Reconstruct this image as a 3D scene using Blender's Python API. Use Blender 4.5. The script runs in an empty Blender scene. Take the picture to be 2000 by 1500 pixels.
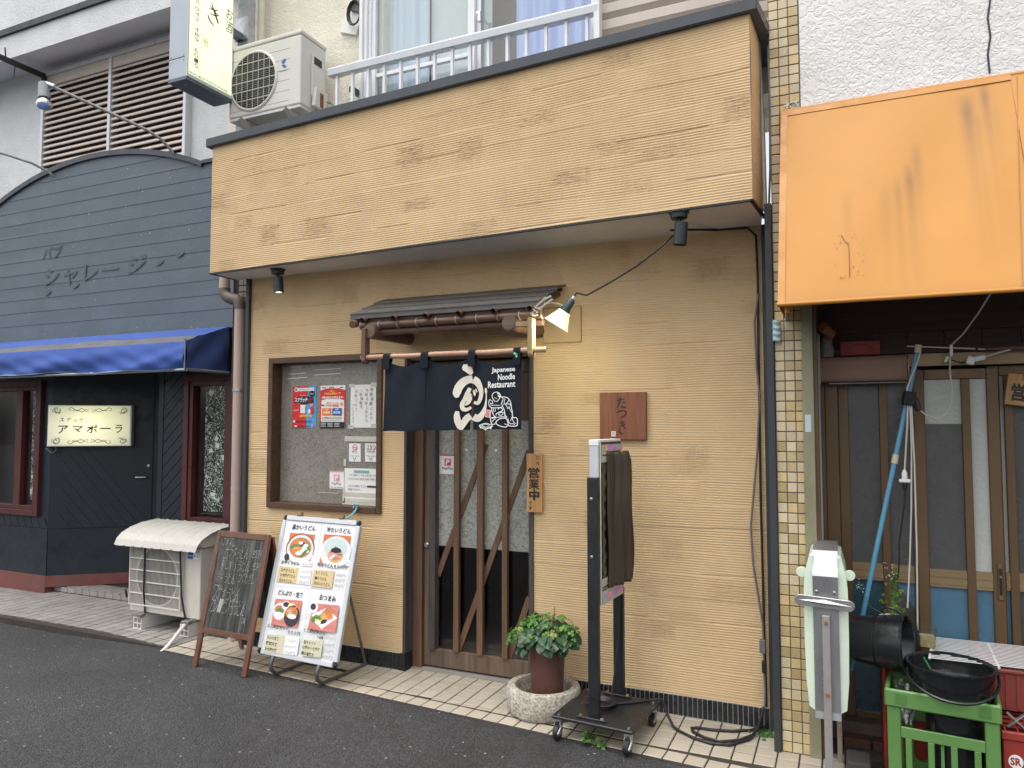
import bpy, bmesh, math, random
import numpy as np
from mathutils import Matrix, Vector, Euler

SC = bpy.context.scene
COL = SC.collection
R = math.radians
random.seed(7)

# ------------------------------------------------------------------ camera, sky, sun, exposure
cam_d = bpy.data.cameras.new('camera')
cam = bpy.data.objects.new('camera', cam_d)
COL.objects.link(cam)
cam_d.sensor_fit = 'HORIZONTAL'
cam_d.sensor_width = 36.0
cam_d.lens = 1430.0 / 2000.0 * 36.0
cam_d.clip_end = 500
cam_d.clip_start = 0.05
cam.location = (0.0, -4.1434, 1.6)
cam.rotation_euler = (R(90 + 3.12), 0, R(24.15))
SC.camera = cam

world = bpy.data.worlds.new('World')
SC.world = world
world.use_nodes = True
wn = world.node_tree
wn.nodes.clear()
SUN_EL, SUN_AZ = 74.0, 205.0          # azimuth, clockwise from +y
sky = wn.nodes.new('ShaderNodeTexSky')
sky.sky_type = 'NISHITA'
sky.sun_disc = False
sky.sun_elevation = R(SUN_EL)
sky.sun_rotation = R(SUN_AZ)
sky.air_density = 1.0
sky.dust_density = 4.0
sky.ozone_density = 1.0
hs = wn.nodes.new('ShaderNodeHueSaturation')
hs.inputs['Saturation'].default_value = 0.22
bg = wn.nodes.new('ShaderNodeBackground')
bg.inputs['Strength'].default_value = 0.15
wo = wn.nodes.new('ShaderNodeOutputWorld')
wn.links.new(sky.outputs[0], hs.inputs['Color'])
wn.links.new(hs.outputs[0], bg.inputs['Color'])
wn.links.new(bg.outputs[0], wo.inputs['Surface'])

sun_d = bpy.data.lights.new('sun', 'SUN')
sun_d.energy = 0.95
sun_d.angle = R(95)
sun_d.color = (1.0, 0.95, 0.87)
sun = bpy.data.objects.new('sun', sun_d)
COL.objects.link(sun)
_az, _el = R(SUN_AZ), R(SUN_EL)
_dir = Vector((math.sin(_az) * math.cos(_el), math.cos(_az) * math.cos(_el), math.sin(_el)))
sun.rotation_euler = _dir.to_track_quat('Z', 'Y').to_euler()

vs = SC.view_settings
vs.view_transform = 'Standard'
vs.look = 'None'
vs.gamma = 1.0
vs.use_curve_mapping = False
vs.exposure = 0.90

# ------------------------------------------------------------------ materials
MATS = {}


def new_mat(name):
    m = bpy.data.materials.new(name)
    m.use_nodes = True
    nt = m.node_tree
    b = nt.nodes['Principled BSDF']
    return m, nt, b


def link(nt, a, b):
    nt.links.new(a, b)


def coords(nt, scale=(1, 1, 1), rnd=True):
    tc = nt.nodes.new('ShaderNodeTexCoord')
    mp = nt.nodes.new('ShaderNodeMapping')
    mp.inputs['Scale'].default_value = scale
    link(nt, tc.outputs['Object'], mp.inputs['Vector'])
    return mp.outputs[0]


def noise(nt, vec, scale, detail=4, rough=0.6, w=True):
    n = nt.nodes.new('ShaderNodeTexNoise')
    n.inputs['Scale'].default_value = scale
    n.inputs['Detail'].default_value = detail
    n.inputs['Roughness'].default_value = rough
    if w:
        n.noise_dimensions = '4D'
        oi = nt.nodes.new('ShaderNodeObjectInfo')
        mu = nt.nodes.new('ShaderNodeMath')
        mu.operation = 'MULTIPLY'
        mu.inputs[1].default_value = 37.0
        link(nt, oi.outputs['Random'], mu.inputs[0])
        link(nt, mu.outputs[0], n.inputs['W'])
    link(nt, vec, n.inputs['Vector'])
    return n.outputs[0]


def ramp(nt, fac, stops):
    r = nt.nodes.new('ShaderNodeValToRGB')
    el = r.color_ramp.elements
    while len(el) < len(stops):
        el.new(0.5)
    for e, (p, c) in zip(el, stops):
        e.position = p
        e.color = (c[0], c[1], c[2], 1) if hasattr(c, '__len__') else (c, c, c, 1)
    link(nt, fac, r.inputs[0])
    return r.outputs[0]


def mixc(nt, mode, fac, a, b):
    m = nt.nodes.new('ShaderNodeMix')
    m.data_type = 'RGBA'
    m.blend_type = mode
    for sock, v in ((m.inputs[0], fac), (m.inputs[6], a), (m.inputs[7], b)):
        if hasattr(v, 'is_output') or hasattr(v, 'links'):
            link(nt, v, sock)
        elif isinstance(v, (int, float)):
            sock.default_value = v
        else:
            sock.default_value = (v[0], v[1], v[2], 1)
    return m.outputs[2]


def mth(nt, op, a, b=None):
    m = nt.nodes.new('ShaderNodeMath')
    m.operation = op
    for i, v in enumerate((a, b)):
        if v is None:
            continue
        if isinstance(v, (int, float)):
            m.inputs[i].default_value = v
        else:
            link(nt, v, m.inputs[i])
    return m.outputs[0]


def bump(nt, b, height, strength, dist=0.002):
    bn = nt.nodes.new('ShaderNodeBump')
    bn.inputs['Strength'].default_value = strength
    bn.inputs['Distance'].default_value = dist
    link(nt, height, bn.inputs['Height'])
    link(nt, bn.outputs[0], b.inputs['Normal'])


def M(name, col, rough=0.6, var=0.14, scale=6.0, bmp=0.0, bscale=120.0, metal=0.0, spec=0.5, dirt=0.0, dirtcol=(0.12, 0.1, 0.08),
      rv=0.0, coat=0.0, stretch=(1, 1, 1), dscale=2.5, bdist=0.002, rvar=0.15):
    if name in MATS:
        return MATS[name]
    m, nt, b = new_mat(name)
    v = coords(nt, stretch)
    n = noise(nt, v, scale, 6)
    c = mixc(nt, 'MULTIPLY', 1.0, col, ramp(nt, n, [(0.25, 1 - var), (0.75, 1 + var)]))
    if rv:
        oi = nt.nodes.new('ShaderNodeObjectInfo')
        c = mixc(nt, 'MULTIPLY', 1.0, c, ramp(nt, oi.outputs['Random'], [(0, 1 - rv), (1, 1 + rv)]))
    if dirt:
        n2 = noise(nt, coords(nt, stretch), dscale, 8, 0.7)
        c = mixc(nt, 'MIX', mth(nt, 'MULTIPLY', ramp(nt, n2, [(0.45, 0), (0.75, 1)]), dirt), c, dirtcol)
    link(nt, c, b.inputs['Base Color'])
    rr = noise(nt, v, scale * 2.3, 4)
    link(nt, ramp(nt, rr, [(0.3, max(0.02, rough - rvar)), (0.7, min(1, rough + rvar))]), b.inputs['Roughness'])
    b.inputs['Metallic'].default_value = metal
    b.inputs['Specular IOR Level'].default_value = spec
    if coat:
        b.inputs['Coat Weight'].default_value = coat
        b.inputs['Coat Roughness'].default_value = 0.15
    if bmp:
        bump(nt, b, noise(nt, v, bscale, 5), bmp, bdist)
    MATS[name] = m
    return m


def WOOD(name, c1, c2, axis='z', rough=0.55, fine=28.0, dirt=0.0, dirtcol=(0.05, 0.04, 0.035)):
    if name in MATS:
        return MATS[name]
    m, nt, b = new_mat(name)
    s = {'x': (0.06, 1, 1), 'y': (1, 0.06, 1), 'z': (1, 1, 0.06)}[axis]
    v = coords(nt, s)
    n = noise(nt, v, fine, 6, 0.62)
    n2 = noise(nt, v, fine * 5, 3, 0.5)
    c = ramp(nt, n, [(0.3, c1), (0.68, c2)])
    c = mixc(nt, 'MULTIPLY', 1.0, c, ramp(nt, n2, [(0.3, 0.8), (0.7, 1.12)]))
    if dirt:
        n3 = noise(nt, coords(nt, (1, 1, 0.4)), 5, 6, 0.7)
        c = mixc(nt, 'MIX', mth(nt, 'MULTIPLY', ramp(nt, n3, [(0.4, 0), (0.7, 1)]), dirt), c, dirtcol)
    link(nt, c, b.inputs['Base Color'])
    b.inputs['Roughness'].default_value = rough
    bump(nt, b, n2, 0.25, 0.001)
    MATS[name] = m
    return m


def EMIT(name, col, strength, base=(0.8, 0.8, 0.7)):
    if name in MATS:
        return MATS[name]
    m, nt, b = new_mat(name)
    b.inputs['Base Color'].default_value = (*base, 1)
    b.inputs['Roughness'].default_value = 0.4
    n = noise(nt, coords(nt), 3.5, 3)
    c = mixc(nt, 'MULTIPLY', 1.0, col, ramp(nt, n, [(0.3, 0.82), (0.7, 1.1)]))
    link(nt, c, b.inputs['Emission Color'])
    b.inputs['Emission Strength'].default_value = strength
    MATS[name] = m
    return m


def GLASS(name, tint, refl=0.12, rough=0.02, bmp=0.0, bscale=(6, 6, 6)):
    if name in MATS:
        return MATS[name]
    m, nt, b = new_mat(name)
    nt.nodes.remove(b)
    out = nt.nodes['Material Output']
    t = nt.nodes.new('ShaderNodeBsdfTransparent')
    t.inputs[0].default_value = (*tint, 1)
    g = nt.nodes.new('ShaderNodeBsdfGlossy')
    g.inputs['Roughness'].default_value = rough
    g.inputs['Color'].default_value = (1, 1, 1, 1)
    fr = nt.nodes.new('ShaderNodeLayerWeight')
    fr.inputs['Blend'].default_value = 0.5
    mx = nt.nodes.new('ShaderNodeMixShader')
    f = mth(nt, 'ADD', mth(nt, 'MULTIPLY', mth(nt, 'POWER', fr.outputs['Facing'], 5.0), 0.9), max(0.0, refl + 0.03))
    link(nt, f, mx.inputs[0])
    link(nt, t.outputs[0], mx.inputs[1])
    link(nt, g.outputs[0], mx.inputs[2])
    if bmp:
        bn = nt.nodes.new('ShaderNodeBump')
        bn.inputs['Strength'].default_value = bmp
        bn.inputs['Distance'].default_value = 0.01
        link(nt, noise(nt, coords(nt, bscale), 3.0, 4), bn.inputs['Height'])
        link(nt, bn.outputs[0], g.inputs['Normal'])
        link(nt, bn.outputs[0], fr.inputs['Normal'])
    link(nt, mx.outputs[0], out.inputs['Surface'])
    MATS[name] = m
    return m


def plaster_mat():
    m, nt, b = new_mat('combed ochre plaster')
    v = coords(nt)
    n = noise(nt, v, 3.0, 7, 0.65, w=False)
    c = mixc(nt, 'MULTIPLY', 1.0, (0.655, 0.478, 0.278), ramp(nt, n, [(0.3, 0.90), (0.7, 1.06)]))
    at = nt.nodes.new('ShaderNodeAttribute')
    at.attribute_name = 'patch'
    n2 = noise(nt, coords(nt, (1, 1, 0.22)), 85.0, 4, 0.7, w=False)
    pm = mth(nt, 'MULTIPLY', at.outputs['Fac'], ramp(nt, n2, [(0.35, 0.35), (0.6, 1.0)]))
    c = mixc(nt, 'MIX', mth(nt, 'MULTIPLY', pm, 0.55), c, (0.36, 0.225, 0.13))  # rough patches: fine shadow of their crossed texture put into the colour
    n4 = noise(nt, coords(nt, (1.2, 1.2, 0.35)), 2.2, 7, 0.7, w=False)
    c = mixc(nt, 'MIX', mth(nt, 'MULTIPLY', ramp(nt, n4, [(0.55, 0), (0.8, 1)]), 0.22), c, (0.34, 0.23, 0.12))
    link(nt, c, b.inputs['Base Color'])
    b.inputs['Roughness'].default_value = 0.9
    b.inputs['Specular IOR Level'].default_value = 0.04
    bump(nt, b, noise(nt, v, 260.0, 4, 0.7, w=False), 0.3, 0.002)
    return m


def stucco_mat(name, col, sc, strength, dirt, dirtcol=(0.25, 0.24, 0.22), dist=0.01, streak=True):
    m, nt, b = new_mat(name)
    v = coords(nt)
    vo = nt.nodes.new('ShaderNodeTexNoise')
    vo.inputs['Scale'].default_value = sc
    vo.inputs['Detail'].default_value = 3
    vo.inputs['Roughness'].default_value = 0.55
    vo.inputs['Distortion'].default_value = 1.2
    link(nt, v, vo.inputs['Vector'])
    h = ramp(nt, vo.outputs[0], [(0.42, 0), (0.55, 1)])
    n = noise(nt, coords(nt, (1, 1, 0.3) if streak else (1, 1, 1)), 2.5, 8, 0.7, w=False)
    c = mixc(nt, 'MULTIPLY', 1.0, col, ramp(nt, noise(nt, v, 5, 5, w=False), [(0.3, 0.93), (0.7, 1.04)]))
    c = mixc(nt, 'MIX', mth(nt, 'MULTIPLY', ramp(nt, n, [(0.48, 0), (0.75, 1)]), dirt), c, dirtcol)
    link(nt, c, b.inputs['Base Color'])
    b.inputs['Roughness'].default_value = 0.85
    bump(nt, b, h, strength, dist)
    return m


def asphalt_mat():
    m, nt, b = new_mat('asphalt')
    v = coords(nt)
    vo = nt.nodes.new('ShaderNodeTexVoronoi')
    vo.inputs['Scale'].default_value = 110.0
    link(nt, v, vo.inputs['Vector'])
    big = noise(nt, v, 0.9, 8, 0.65, w=False)
    c = mixc(nt, 'MULTIPLY', 1.0, (0.037, 0.037, 0.039), ramp(nt, big, [(0.28, 0.58), (0.5, 1.0), (0.72, 1.5)]))
    cell = nt.nodes.new('ShaderNodeSeparateColor')
    link(nt, vo.outputs['Color'], cell.inputs[0])
    c = mixc(nt, 'MULTIPLY', 1.0, c, ramp(nt, cell.outputs[0], [(0, 0.55), (0.8, 1.3), (1, 1.9)]))
    vo2 = nt.nodes.new('ShaderNodeTexVoronoi')
    vo2.inputs['Scale'].default_value = 46.0
    link(nt, v, vo2.inputs['Vector'])
    cell2 = nt.nodes.new('ShaderNodeSeparateColor')
    link(nt, vo2.outputs['Color'], cell2.inputs[0])
    sp = mth(nt, 'MULTIPLY', mth(nt, 'GREATER_THAN', cell2.outputs[1], 0.98), mth(nt, 'LESS_THAN', vo2.outputs['Distance'], 0.26))
    c = mixc(nt, 'MIX', mth(nt, 'MULTIPLY', sp, 0.8), c, (0.42, 0.41, 0.39))
    link(nt, c, b.inputs['Base Color'])
    link(nt, ramp(nt, big, [(0.3, 0.6), (0.7, 0.85)]), b.inputs['Roughness'])
    hgt = mth(nt, 'ADD', mth(nt, 'MULTIPLY', vo.outputs['Distance'], -1.0), mth(nt, 'MULTIPLY', noise(nt, v, 60, 4, w=False), 0.5))
    bump(nt, b, hgt, 0.9, 0.006)
    return m


def board_mat():
    m, nt, b = new_mat('painted slate blue boards')
    v = coords(nt)
    n = noise(nt, coords(nt, (0.35, 1, 1)), 4.0, 7, 0.65)
    c = mixc(nt, 'MULTIPLY', 1.0, (0.088, 0.118, 0.146), ramp(nt, n, [(0.3, 0.82), (0.72, 1.16)]))
    dn = noise(nt, coords(nt, (1, 1, 0.3)), 2.6, 8, 0.7, w=False)
    c = mixc(nt, 'MIX', mth(nt, 'MULTIPLY', ramp(nt, dn, [(0.5, 0), (0.8, 1)]), 0.4), c, (0.05, 0.06, 0.065))
    vo = nt.nodes.new('ShaderNodeTexNoise')
    vo.inputs['Scale'].default_value = 38.0
    vo.inputs['Detail'].default_value = 2
    link(nt, v, vo.inputs['Vector'])
    big = noise(nt, v, 2.0, 3, w=False)
    sp = mth(nt, 'MULTIPLY', ramp(nt, vo.outputs[0], [(0.705, 0), (0.725, 1)]), ramp(nt, big, [(0.45, 0.25), (0.6, 1)]))
    c = mixc(nt, 'MIX', sp, c, (0.55, 0.56, 0.55))
    link(nt, c, b.inputs['Base Color'])
    b.inputs['Roughness'].default_value = 0.5
    bump(nt, b, noise(nt, coords(nt, (0.08, 1, 1)), 90, 4), 0.2, 0.002)
    return m


def attr_mix_mat(name, col, stain, attr, rough=0.6, bmp=0.1, bscale=300, var=0.07, coat=0.0):
    m, nt, b = new_mat(name)
    v = coords(nt)
    n = noise(nt, v, 2.2, 6, 0.6, w=False)
    c = mixc(nt, 'MULTIPLY', 1.0, col, ramp(nt, n, [(0.3, 1 - var), (0.7, 1 + var)]))
    at = nt.nodes.new('ShaderNodeAttribute')
    at.attribute_name = attr
    c = mixc(nt, 'MIX', at.outputs['Fac'], c, stain)
    link(nt, c, b.inputs['Base Color'])
    b.inputs['Roughness'].default_value = rough
    b.inputs['Coat Weight'].default_value = coat
    bump(nt, b, noise(nt, v, bscale, 3, w=False), bmp, 0.001)
    return m


def washi_mat(name, c1, c2, rough=0.5, sc=55):
    m, nt, b = new_mat(name)
    v = coords(nt)
    n = nt.nodes.new('ShaderNodeTexNoise')
    n.inputs['Scale'].default_value = sc
    n.inputs['Detail'].default_value = 3
    n.inputs['Distortion'].default_value = 2.5
    link(nt, v, n.inputs['Vector'])
    f = ramp(nt, n.outputs[0], [(0.40, 0), (0.49, 1), (0.53, 1), (0.62, 0)])
    big = noise(nt, v, 2.0, 4, w=False)
    c = mixc(nt, 'MIX', f, c1, c2)
    c = mixc(nt, 'MULTIPLY', 1.0, c, ramp(nt, big, [(0.3, 0.85), (0.7, 1.1)]))
    link(nt, c, b.inputs['Base Color'])
    b.inputs['Roughness'].default_value = rough
    b.inputs['Coat Weight'].default_value = 1.0
    b.inputs['Coat Roughness'].default_value = 0.03
    return m


def lace_mat():
    m, nt, b = new_mat('floral lace')
    v = coords(nt)
    vo = nt.nodes.new('ShaderNodeTexVoronoi')
    vo.inputs['Scale'].default_value = 9.0
    link(nt, v, vo.inputs['Vector'])
    w = nt.nodes.new('ShaderNodeTexNoise')
    w.inputs['Scale'].default_value = 13.0
    w.inputs['Distortion'].default_value = 3.0
    w.inputs['Detail'].default_value = 1
    link(nt, v, w.inputs['Vector'])
    pet = ramp(nt, mth(nt, 'ADD', vo.outputs['Distance'], mth(nt, 'MULTIPLY', w.outputs[0], 0.55)), [(0.48, 1), (0.56, 0)])
    vine = ramp(nt, w.outputs[0], [(0.49, 0), (0.5, 1), (0.54, 1), (0.55, 0)])
    f = mth(nt, 'MAXIMUM', pet, vine)
    c = mixc(nt, 'MIX', f, (0.03, 0.04, 0.034), (0.75, 0.82, 0.72))
    link(nt, c, b.inputs['Base Color'])
    b.inputs['Roughness'].default_value = 0.9
    return m


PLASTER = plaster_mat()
STUCCO_W = stucco_mat('white rough stucco', (0.80, 0.795, 0.78), 32.0, 0.5, 0.12, (0.58, 0.54, 0.47), 0.007, False)
STUCCO_L = stucco_mat('grey white stucco', (0.72, 0.73, 0.74), 40.0, 0.5, 0.32, (0.36, 0.35, 0.33), 0.005)
STUCCO_C = stucco_mat('cream stucco', (0.80, 0.76, 0.64), 42.0, 0.5, 0.25, (0.45, 0.38, 0.26), 0.009)
ASPHALT = asphalt_mat()
BOARD = board_mat()
SLATE = M('dark slate metal', (0.042, 0.050, 0.060), 0.42, 0.12)
TRIM = M('dark grey trim', (0.038, 0.042, 0.048), 0.5, 0.12)
SOFFIT = M('pale soffit board', (0.68, 0.66, 0.64), 0.7, 0.06)
NAVY = M('navy painted board', (0.0085, 0.0145, 0.022), 0.45, 0.2, dirt=0.25, dirtcol=(0.022, 0.028, 0.034), rv=0.1)
MAROON = M('maroon painted wood', (0.085, 0.020, 0.018), 0.42, 0.2, dirt=0.3, dirtcol=(0.05, 0.03, 0.028), stretch=(1, 1, 0.5))
SKIRT = M('faded red skirting', (0.17, 0.052, 0.045), 0.7, 0.25, dirt=0.5, dirtcol=(0.10, 0.07, 0.06))
BLACKTILE = M('black glazed tile', (0.018, 0.02, 0.024), 0.25, 0.2, rv=0.15)
GROUT_L = M('pale grout', (0.38, 0.37, 0.35), 0.9, 0.1)
GROUT_D = M('dark grout', (0.040, 0.034, 0.029), 0.9, 0.25)
GROUT_C = M('brown grey grout', (0.19, 0.165, 0.135), 0.9, 0.2, dirt=0.4)
TILE_C = M('cream pavement tile', (0.43, 0.385, 0.31), 0.5, 0.08, dirt=0.30, dirtcol=(0.36, 0.31, 0.24), rv=0.07, dscale=5)
TILE_G = M('grey pavement tile', (0.285, 0.27, 0.25), 0.6, 0.10, dirt=0.35, dirtcol=(0.16, 0.145, 0.125), rv=0.12, dscale=4)
TILE_Y = M('yellow column tile', (0.54, 0.415, 0.215), 0.35, 0.14, scale=14, dirt=0.40, dirtcol=(0.30, 0.19, 0.075), rv=0.24, dscale=6)
TILE_YP = M('pale yellow column tile', (0.60, 0.50, 0.325), 0.35, 0.10, scale=14, dirt=0.3, dirtcol=(0.36, 0.26, 0.12), rv=0.12, dscale=6)
TILE_B = M('brown grey column tile', (0.20, 0.17, 0.13), 0.35, 0.2, dirt=0.4, dirtcol=(0.09, 0.06, 0.045), rv=0.3)
WOODD = WOOD('dark stained wood', (0.065, 0.027, 0.013), (0.155, 0.068, 0.030), 'z', 0.5, dirt=0.25)
WOODX = WOOD('dark stained wood across', (0.055, 0.028, 0.015), (0.12, 0.058, 0.030), 'x', 0.5, dirt=0.25)
WOODW = WOOD('weathered door wood', (0.085, 0.062, 0.045), (0.19, 0.135, 0.095), 'x', 0.7, dirt=0.45)
WOODWZ = WOOD('weathered wood upright', (0.085, 0.062, 0.045), (0.20, 0.13, 0.085), 'z', 0.7, dirt=0.4)
WOODR = WOOD('reddish slat wood', (0.095, 0.050, 0.028), (0.20, 0.108, 0.060), 'z', 0.55, dirt=0.2)
WOODB = WOOD('dark weathered post', (0.035, 0.033, 0.033), (0.085, 0.075, 0.068), 'z', 0.75)
WOODP = WOOD('pale plaque wood', (0.42, 0.205, 0.075), (0.60, 0.335, 0.14), 'z', 0.5, 22)
WOODN = WOOD('red brown plaque wood', (0.165, 0.055, 0.025), (0.27, 0.105, 0.048), 'z', 0.45, 22)
WOODC = WOOD('chalkboard frame wood', (0.10, 0.037, 0.020), (0.19, 0.078, 0.042), 'z', 0.35)
BAMB_D = M('old brown bamboo', (0.115, 0.062, 0.042), 0.5, 0.3, scale=18, dirt=0.4, dirtcol=(0.24, 0.20, 0.17))
BAMB_P = M('pale pink bamboo', (0.46, 0.27, 0.18), 0.45, 0.25, scale=22, dirt=0.3, dirtcol=(0.55, 0.45, 0.36), stretch=(0.4, 1, 1))
BAMB_Y = M('yellowed wood bracket', (0.30, 0.215, 0.105), 0.6, 0.22, scale=16, stretch=(1, 1, 0.3))
ROOFM = M('dark canopy roofing', (0.085, 0.082, 0.078), 0.5, 0.2, dirt=0.3, dirtcol=(0.15, 0.13, 0.105))
BLACKP = M('black paint', (0.014, 0.015, 0.017), 0.4, 0.2)
BLACKG = M('black green lamp body', (0.022, 0.028, 0.028), 0.45, 0.15)
BLACKPL = M('black glossy plastic', (0.011, 0.012, 0.014), 0.24, 0.2, bmp=0.1, bscale=40, dirt=0.15, dirtcol=(0.05, 0.05, 0.05))
RUBBER = M('black rubber', (0.012, 0.012, 0.013), 0.6, 0.2)
CABLE = M('black cable', (0.014, 0.014, 0.015), 0.5, 0.2)
CABLE_G = M('grey cable', (0.16, 0.155, 0.15), 0.5, 0.15)
CABLE_W = M('white cable', (0.60, 0.57, 0.52), 0.5, 0.12)
STEEL = M('galvanised steel', (0.46, 0.47, 0.48), 0.4, 0.15, metal=0.8, scale=14)
CHROME = M('chrome', (0.65, 0.65, 0.66), 0.15, 0.05, metal=1.0)
ALU = M('pale aluminium', (0.62, 0.64, 0.66), 0.38, 0.05, metal=0.35)
ALU_W = M('white aluminium', (0.78, 0.79, 0.80), 0.4, 0.05)
ALUS = M('silver sign metal', (0.40, 0.40, 0.41), 0.34, 0.12, metal=0.75, dirt=0.35, dirtcol=(0.22, 0.21, 0.20), stretch=(1, 1, 0.3))
BRONZE = M('bronze door aluminium', (0.150, 0.092, 0.046), 0.42, 0.14, metal=0.25, dirt=0.25, dirtcol=(0.07, 0.045, 0.03), stretch=(1, 1, 0.3))
BRONZE_L = M('pale bronze rail', (0.30, 0.215, 0.115), 0.42, 0.15, metal=0.25, stretch=(0.3, 1, 1))
ACW = M('off white appliance plastic', (0.66, 0.645, 0.60), 0.42, 0.05, dirt=0.14, dirtcol=(0.42, 0.38, 0.32))
ACB = M('beige appliance plastic', (0.60, 0.575, 0.51), 0.5, 0.07, dirt=0.22, dirtcol=(0.40, 0.36, 0.30))
ACD = M('dark fan void', (0.03, 0.03, 0.03), 0.6, 0.2)
ACFIN = M('grey fan grille', (0.20, 0.195, 0.185), 0.5, 0.1)
RUST = M('rust', (0.25, 0.105, 0.035), 0.8, 0.3)
RUSTPOLE = M('rust stained painted steel', (0.29, 0.285, 0.275), 0.6, 0.15, dirt=0.85, dirtcol=(0.19, 0.085, 0.035), dscale=6, stretch=(1, 1, 0.3))
OLIVE = M('flaking olive post', (0.27, 0.265, 0.17), 0.65, 0.15, dirt=0.55, dirtcol=(0.15, 0.095, 0.04), dscale=9, stretch=(1, 1, 0.4))
PIPE_P = M('pinkish beige drainpipe', (0.46, 0.345, 0.29), 0.5, 0.1, dirt=0.25, dirtcol=(0.30, 0.23, 0.19), stretch=(1, 1, 0.25))
PIPE_B = M('brown pipe elbow', (0.13, 0.095, 0.075), 0.5, 0.2)
PIPE_G = M('grey pvc conduit', (0.36, 0.36, 0.37), 0.5, 0.1)
PIPE_C = M('cream pipe', (0.62, 0.58, 0.48), 0.5, 0.1, dirt=0.2)
TAN = M('tan shutter slat', (0.60, 0.52, 0.45), 0.5, 0.06, dirt=0.2, dirtcol=(0.30, 0.25, 0.21))
TAN2 = M('tan shutter case', (0.50, 0.425, 0.365), 0.5, 0.06)
PAPER = M('white paper', (0.78, 0.77, 0.73), 0.7, 0.04)
CARD = M('white plastic card', (0.80, 0.80, 0.79), 0.35, 0.03)
POSTER_W = M('white poster print', (0.74, 0.75, 0.76), 0.16, 0.03, coat=0.4)
SLEEVE = M('old clear tape', (0.56, 0.54, 0.46), 0.3, 0.12)
INK = M('black ink', (0.014, 0.013, 0.013), 0.5, 0.1)
INKG = M('grey pencil ink', (0.17, 0.16, 0.16), 0.6, 0.1)
INK_B = M('sumi ink', (0.020, 0.017, 0.015), 0.5, 0.2)
GHOST = M('ghost of removed letters', (0.072, 0.094, 0.115), 0.55, 0.3)
P_RED = M('red print', (0.62, 0.025, 0.035), 0.35, 0.05)
P_BLUE = M('light blue print', (0.10, 0.33, 0.66), 0.35, 0.05)
P_NAVYB = M('blue print', (0.03, 0.12, 0.36), 0.35, 0.05)
P_ORANGE = M('orange print', (0.78, 0.20, 0.03), 0.35, 0.05)
P_YEL = M('yellow print', (0.85, 0.60, 0.05), 0.35, 0.05)
P_WHITE = M('white print', (0.80, 0.80, 0.78), 0.4, 0.04)
P_TEAL = M('teal print', (0.22, 0.42, 0.44), 0.5, 0.05)
P_PINK = M('faded pink print', (0.68, 0.30, 0.33), 0.4, 0.05)
P_TAN = M('tan print', (0.62, 0.48, 0.25), 0.3, 0.12, scale=14)
P_PHOTO1 = M('orange table print', (0.62, 0.165, 0.05), 0.25, 0.2, scale=14, stretch=(1, 1, 4))
P_PHOTO2 = M('pink table print', (0.58, 0.20, 0.17), 0.25, 0.2, scale=14, stretch=(1, 1, 4))
P_GREEN = M('green print', (0.08, 0.22, 0.05), 0.3, 0.35, scale=60)
P_BROTH = M('broth print', (0.50, 0.20, 0.08), 0.3, 0.4, scale=80)
P_FOOD = M('food print', (0.62, 0.34, 0.14), 0.3, 0.45, scale=90)
P_BOWL = M('bowl print', (0.66, 0.69, 0.70), 0.25, 0.1, scale=20)
P_DARK = M('dark bowl print', (0.035, 0.025, 0.03), 0.25, 0.2)
P_CREAM = M('calligraphy cream print', (0.70, 0.65, 0.55), 0.6, 0.12, scale=14)
CLOTH = M('navy noren cloth', (0.0165, 0.0205, 0.029), 0.9, 0.14, bmp=0.25, bscale=500, spec=0.15)
CLOTHL = M('navy noren loop cloth', (0.014, 0.0175, 0.025), 0.9, 0.14, bmp=0.25, bscale=500, spec=0.15)
AWN_B = M('faded blue canvas', (0.040, 0.095, 0.36), 0.75, 0.18, dirt=0.35, dirtcol=(0.030, 0.05, 0.14), bmp=0.2, bscale=300, stretch=(0.3, 1, 1))
AWN_G = M('worn grey canvas stripe', (0.115, 0.115, 0.13), 0.8, 0.2, bmp=0.2, bscale=300)
AWN_O = attr_mix_mat('orange awning vinyl', (0.50, 0.222, 0.030), (0.14, 0.066, 0.028), 'stain', 0.55, 0.12, 420, 0.05)
AWN_OD = M('orange awning hem', (0.48, 0.205, 0.028), 0.45, 0.08)
SIGN_L = EMIT('lit sign panel yellow green', (0.88, 1.0, 0.58), 0.42)
SIGN_S = EMIT('lit snack sign panel', (1.0, 0.96, 0.52), 0.40)
_nt = SIGN_S.node_tree
_sx = _nt.nodes.new('ShaderNodeTexCoord')
_mp = _nt.nodes.new('ShaderNodeMapping')
_mp.inputs['Scale'].default_value = (2.4, 0.0, 3.6)
_gr = _nt.nodes.new('ShaderNodeTexGradient')
_gr.gradient_type = 'SPHERICAL'
link(_nt, _sx.outputs['Object'], _mp.inputs['Vector'])
link(_nt, _mp.outputs[0], _gr.inputs[0])
link(_nt, mth(_nt, 'ADD', mth(_nt, 'MULTIPLY', _gr.outputs['Fac'], 0.42), 0.14), _nt.nodes['Principled BSDF'].inputs['Emission Strength'])
SIGN_CASE = M('pale blue sign casing', (0.42, 0.47, 0.53), 0.4, 0.05)
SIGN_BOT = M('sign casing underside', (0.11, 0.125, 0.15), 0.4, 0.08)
SIGN_PALE = M('pale green acrylic', (0.66, 0.76, 0.62), 0.25, 0.05)
SHADE = EMIT('lit lamp shade', (1.0, 0.92, 0.50), 0.50)
BULB = EMIT('lit bulb', (1.0, 0.95, 0.75), 14.0)
SPOTLIT = EMIT('lit spot lens', (1.0, 0.78, 0.42), 5.0)
LAMPGREEN = M('dark green lamp socket', (0.035, 0.075, 0.07), 0.4, 0.12)
WASHI = washi_mat('washi film', (0.165, 0.152, 0.125), (0.265, 0.25, 0.21), 0.5, 24)
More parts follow.
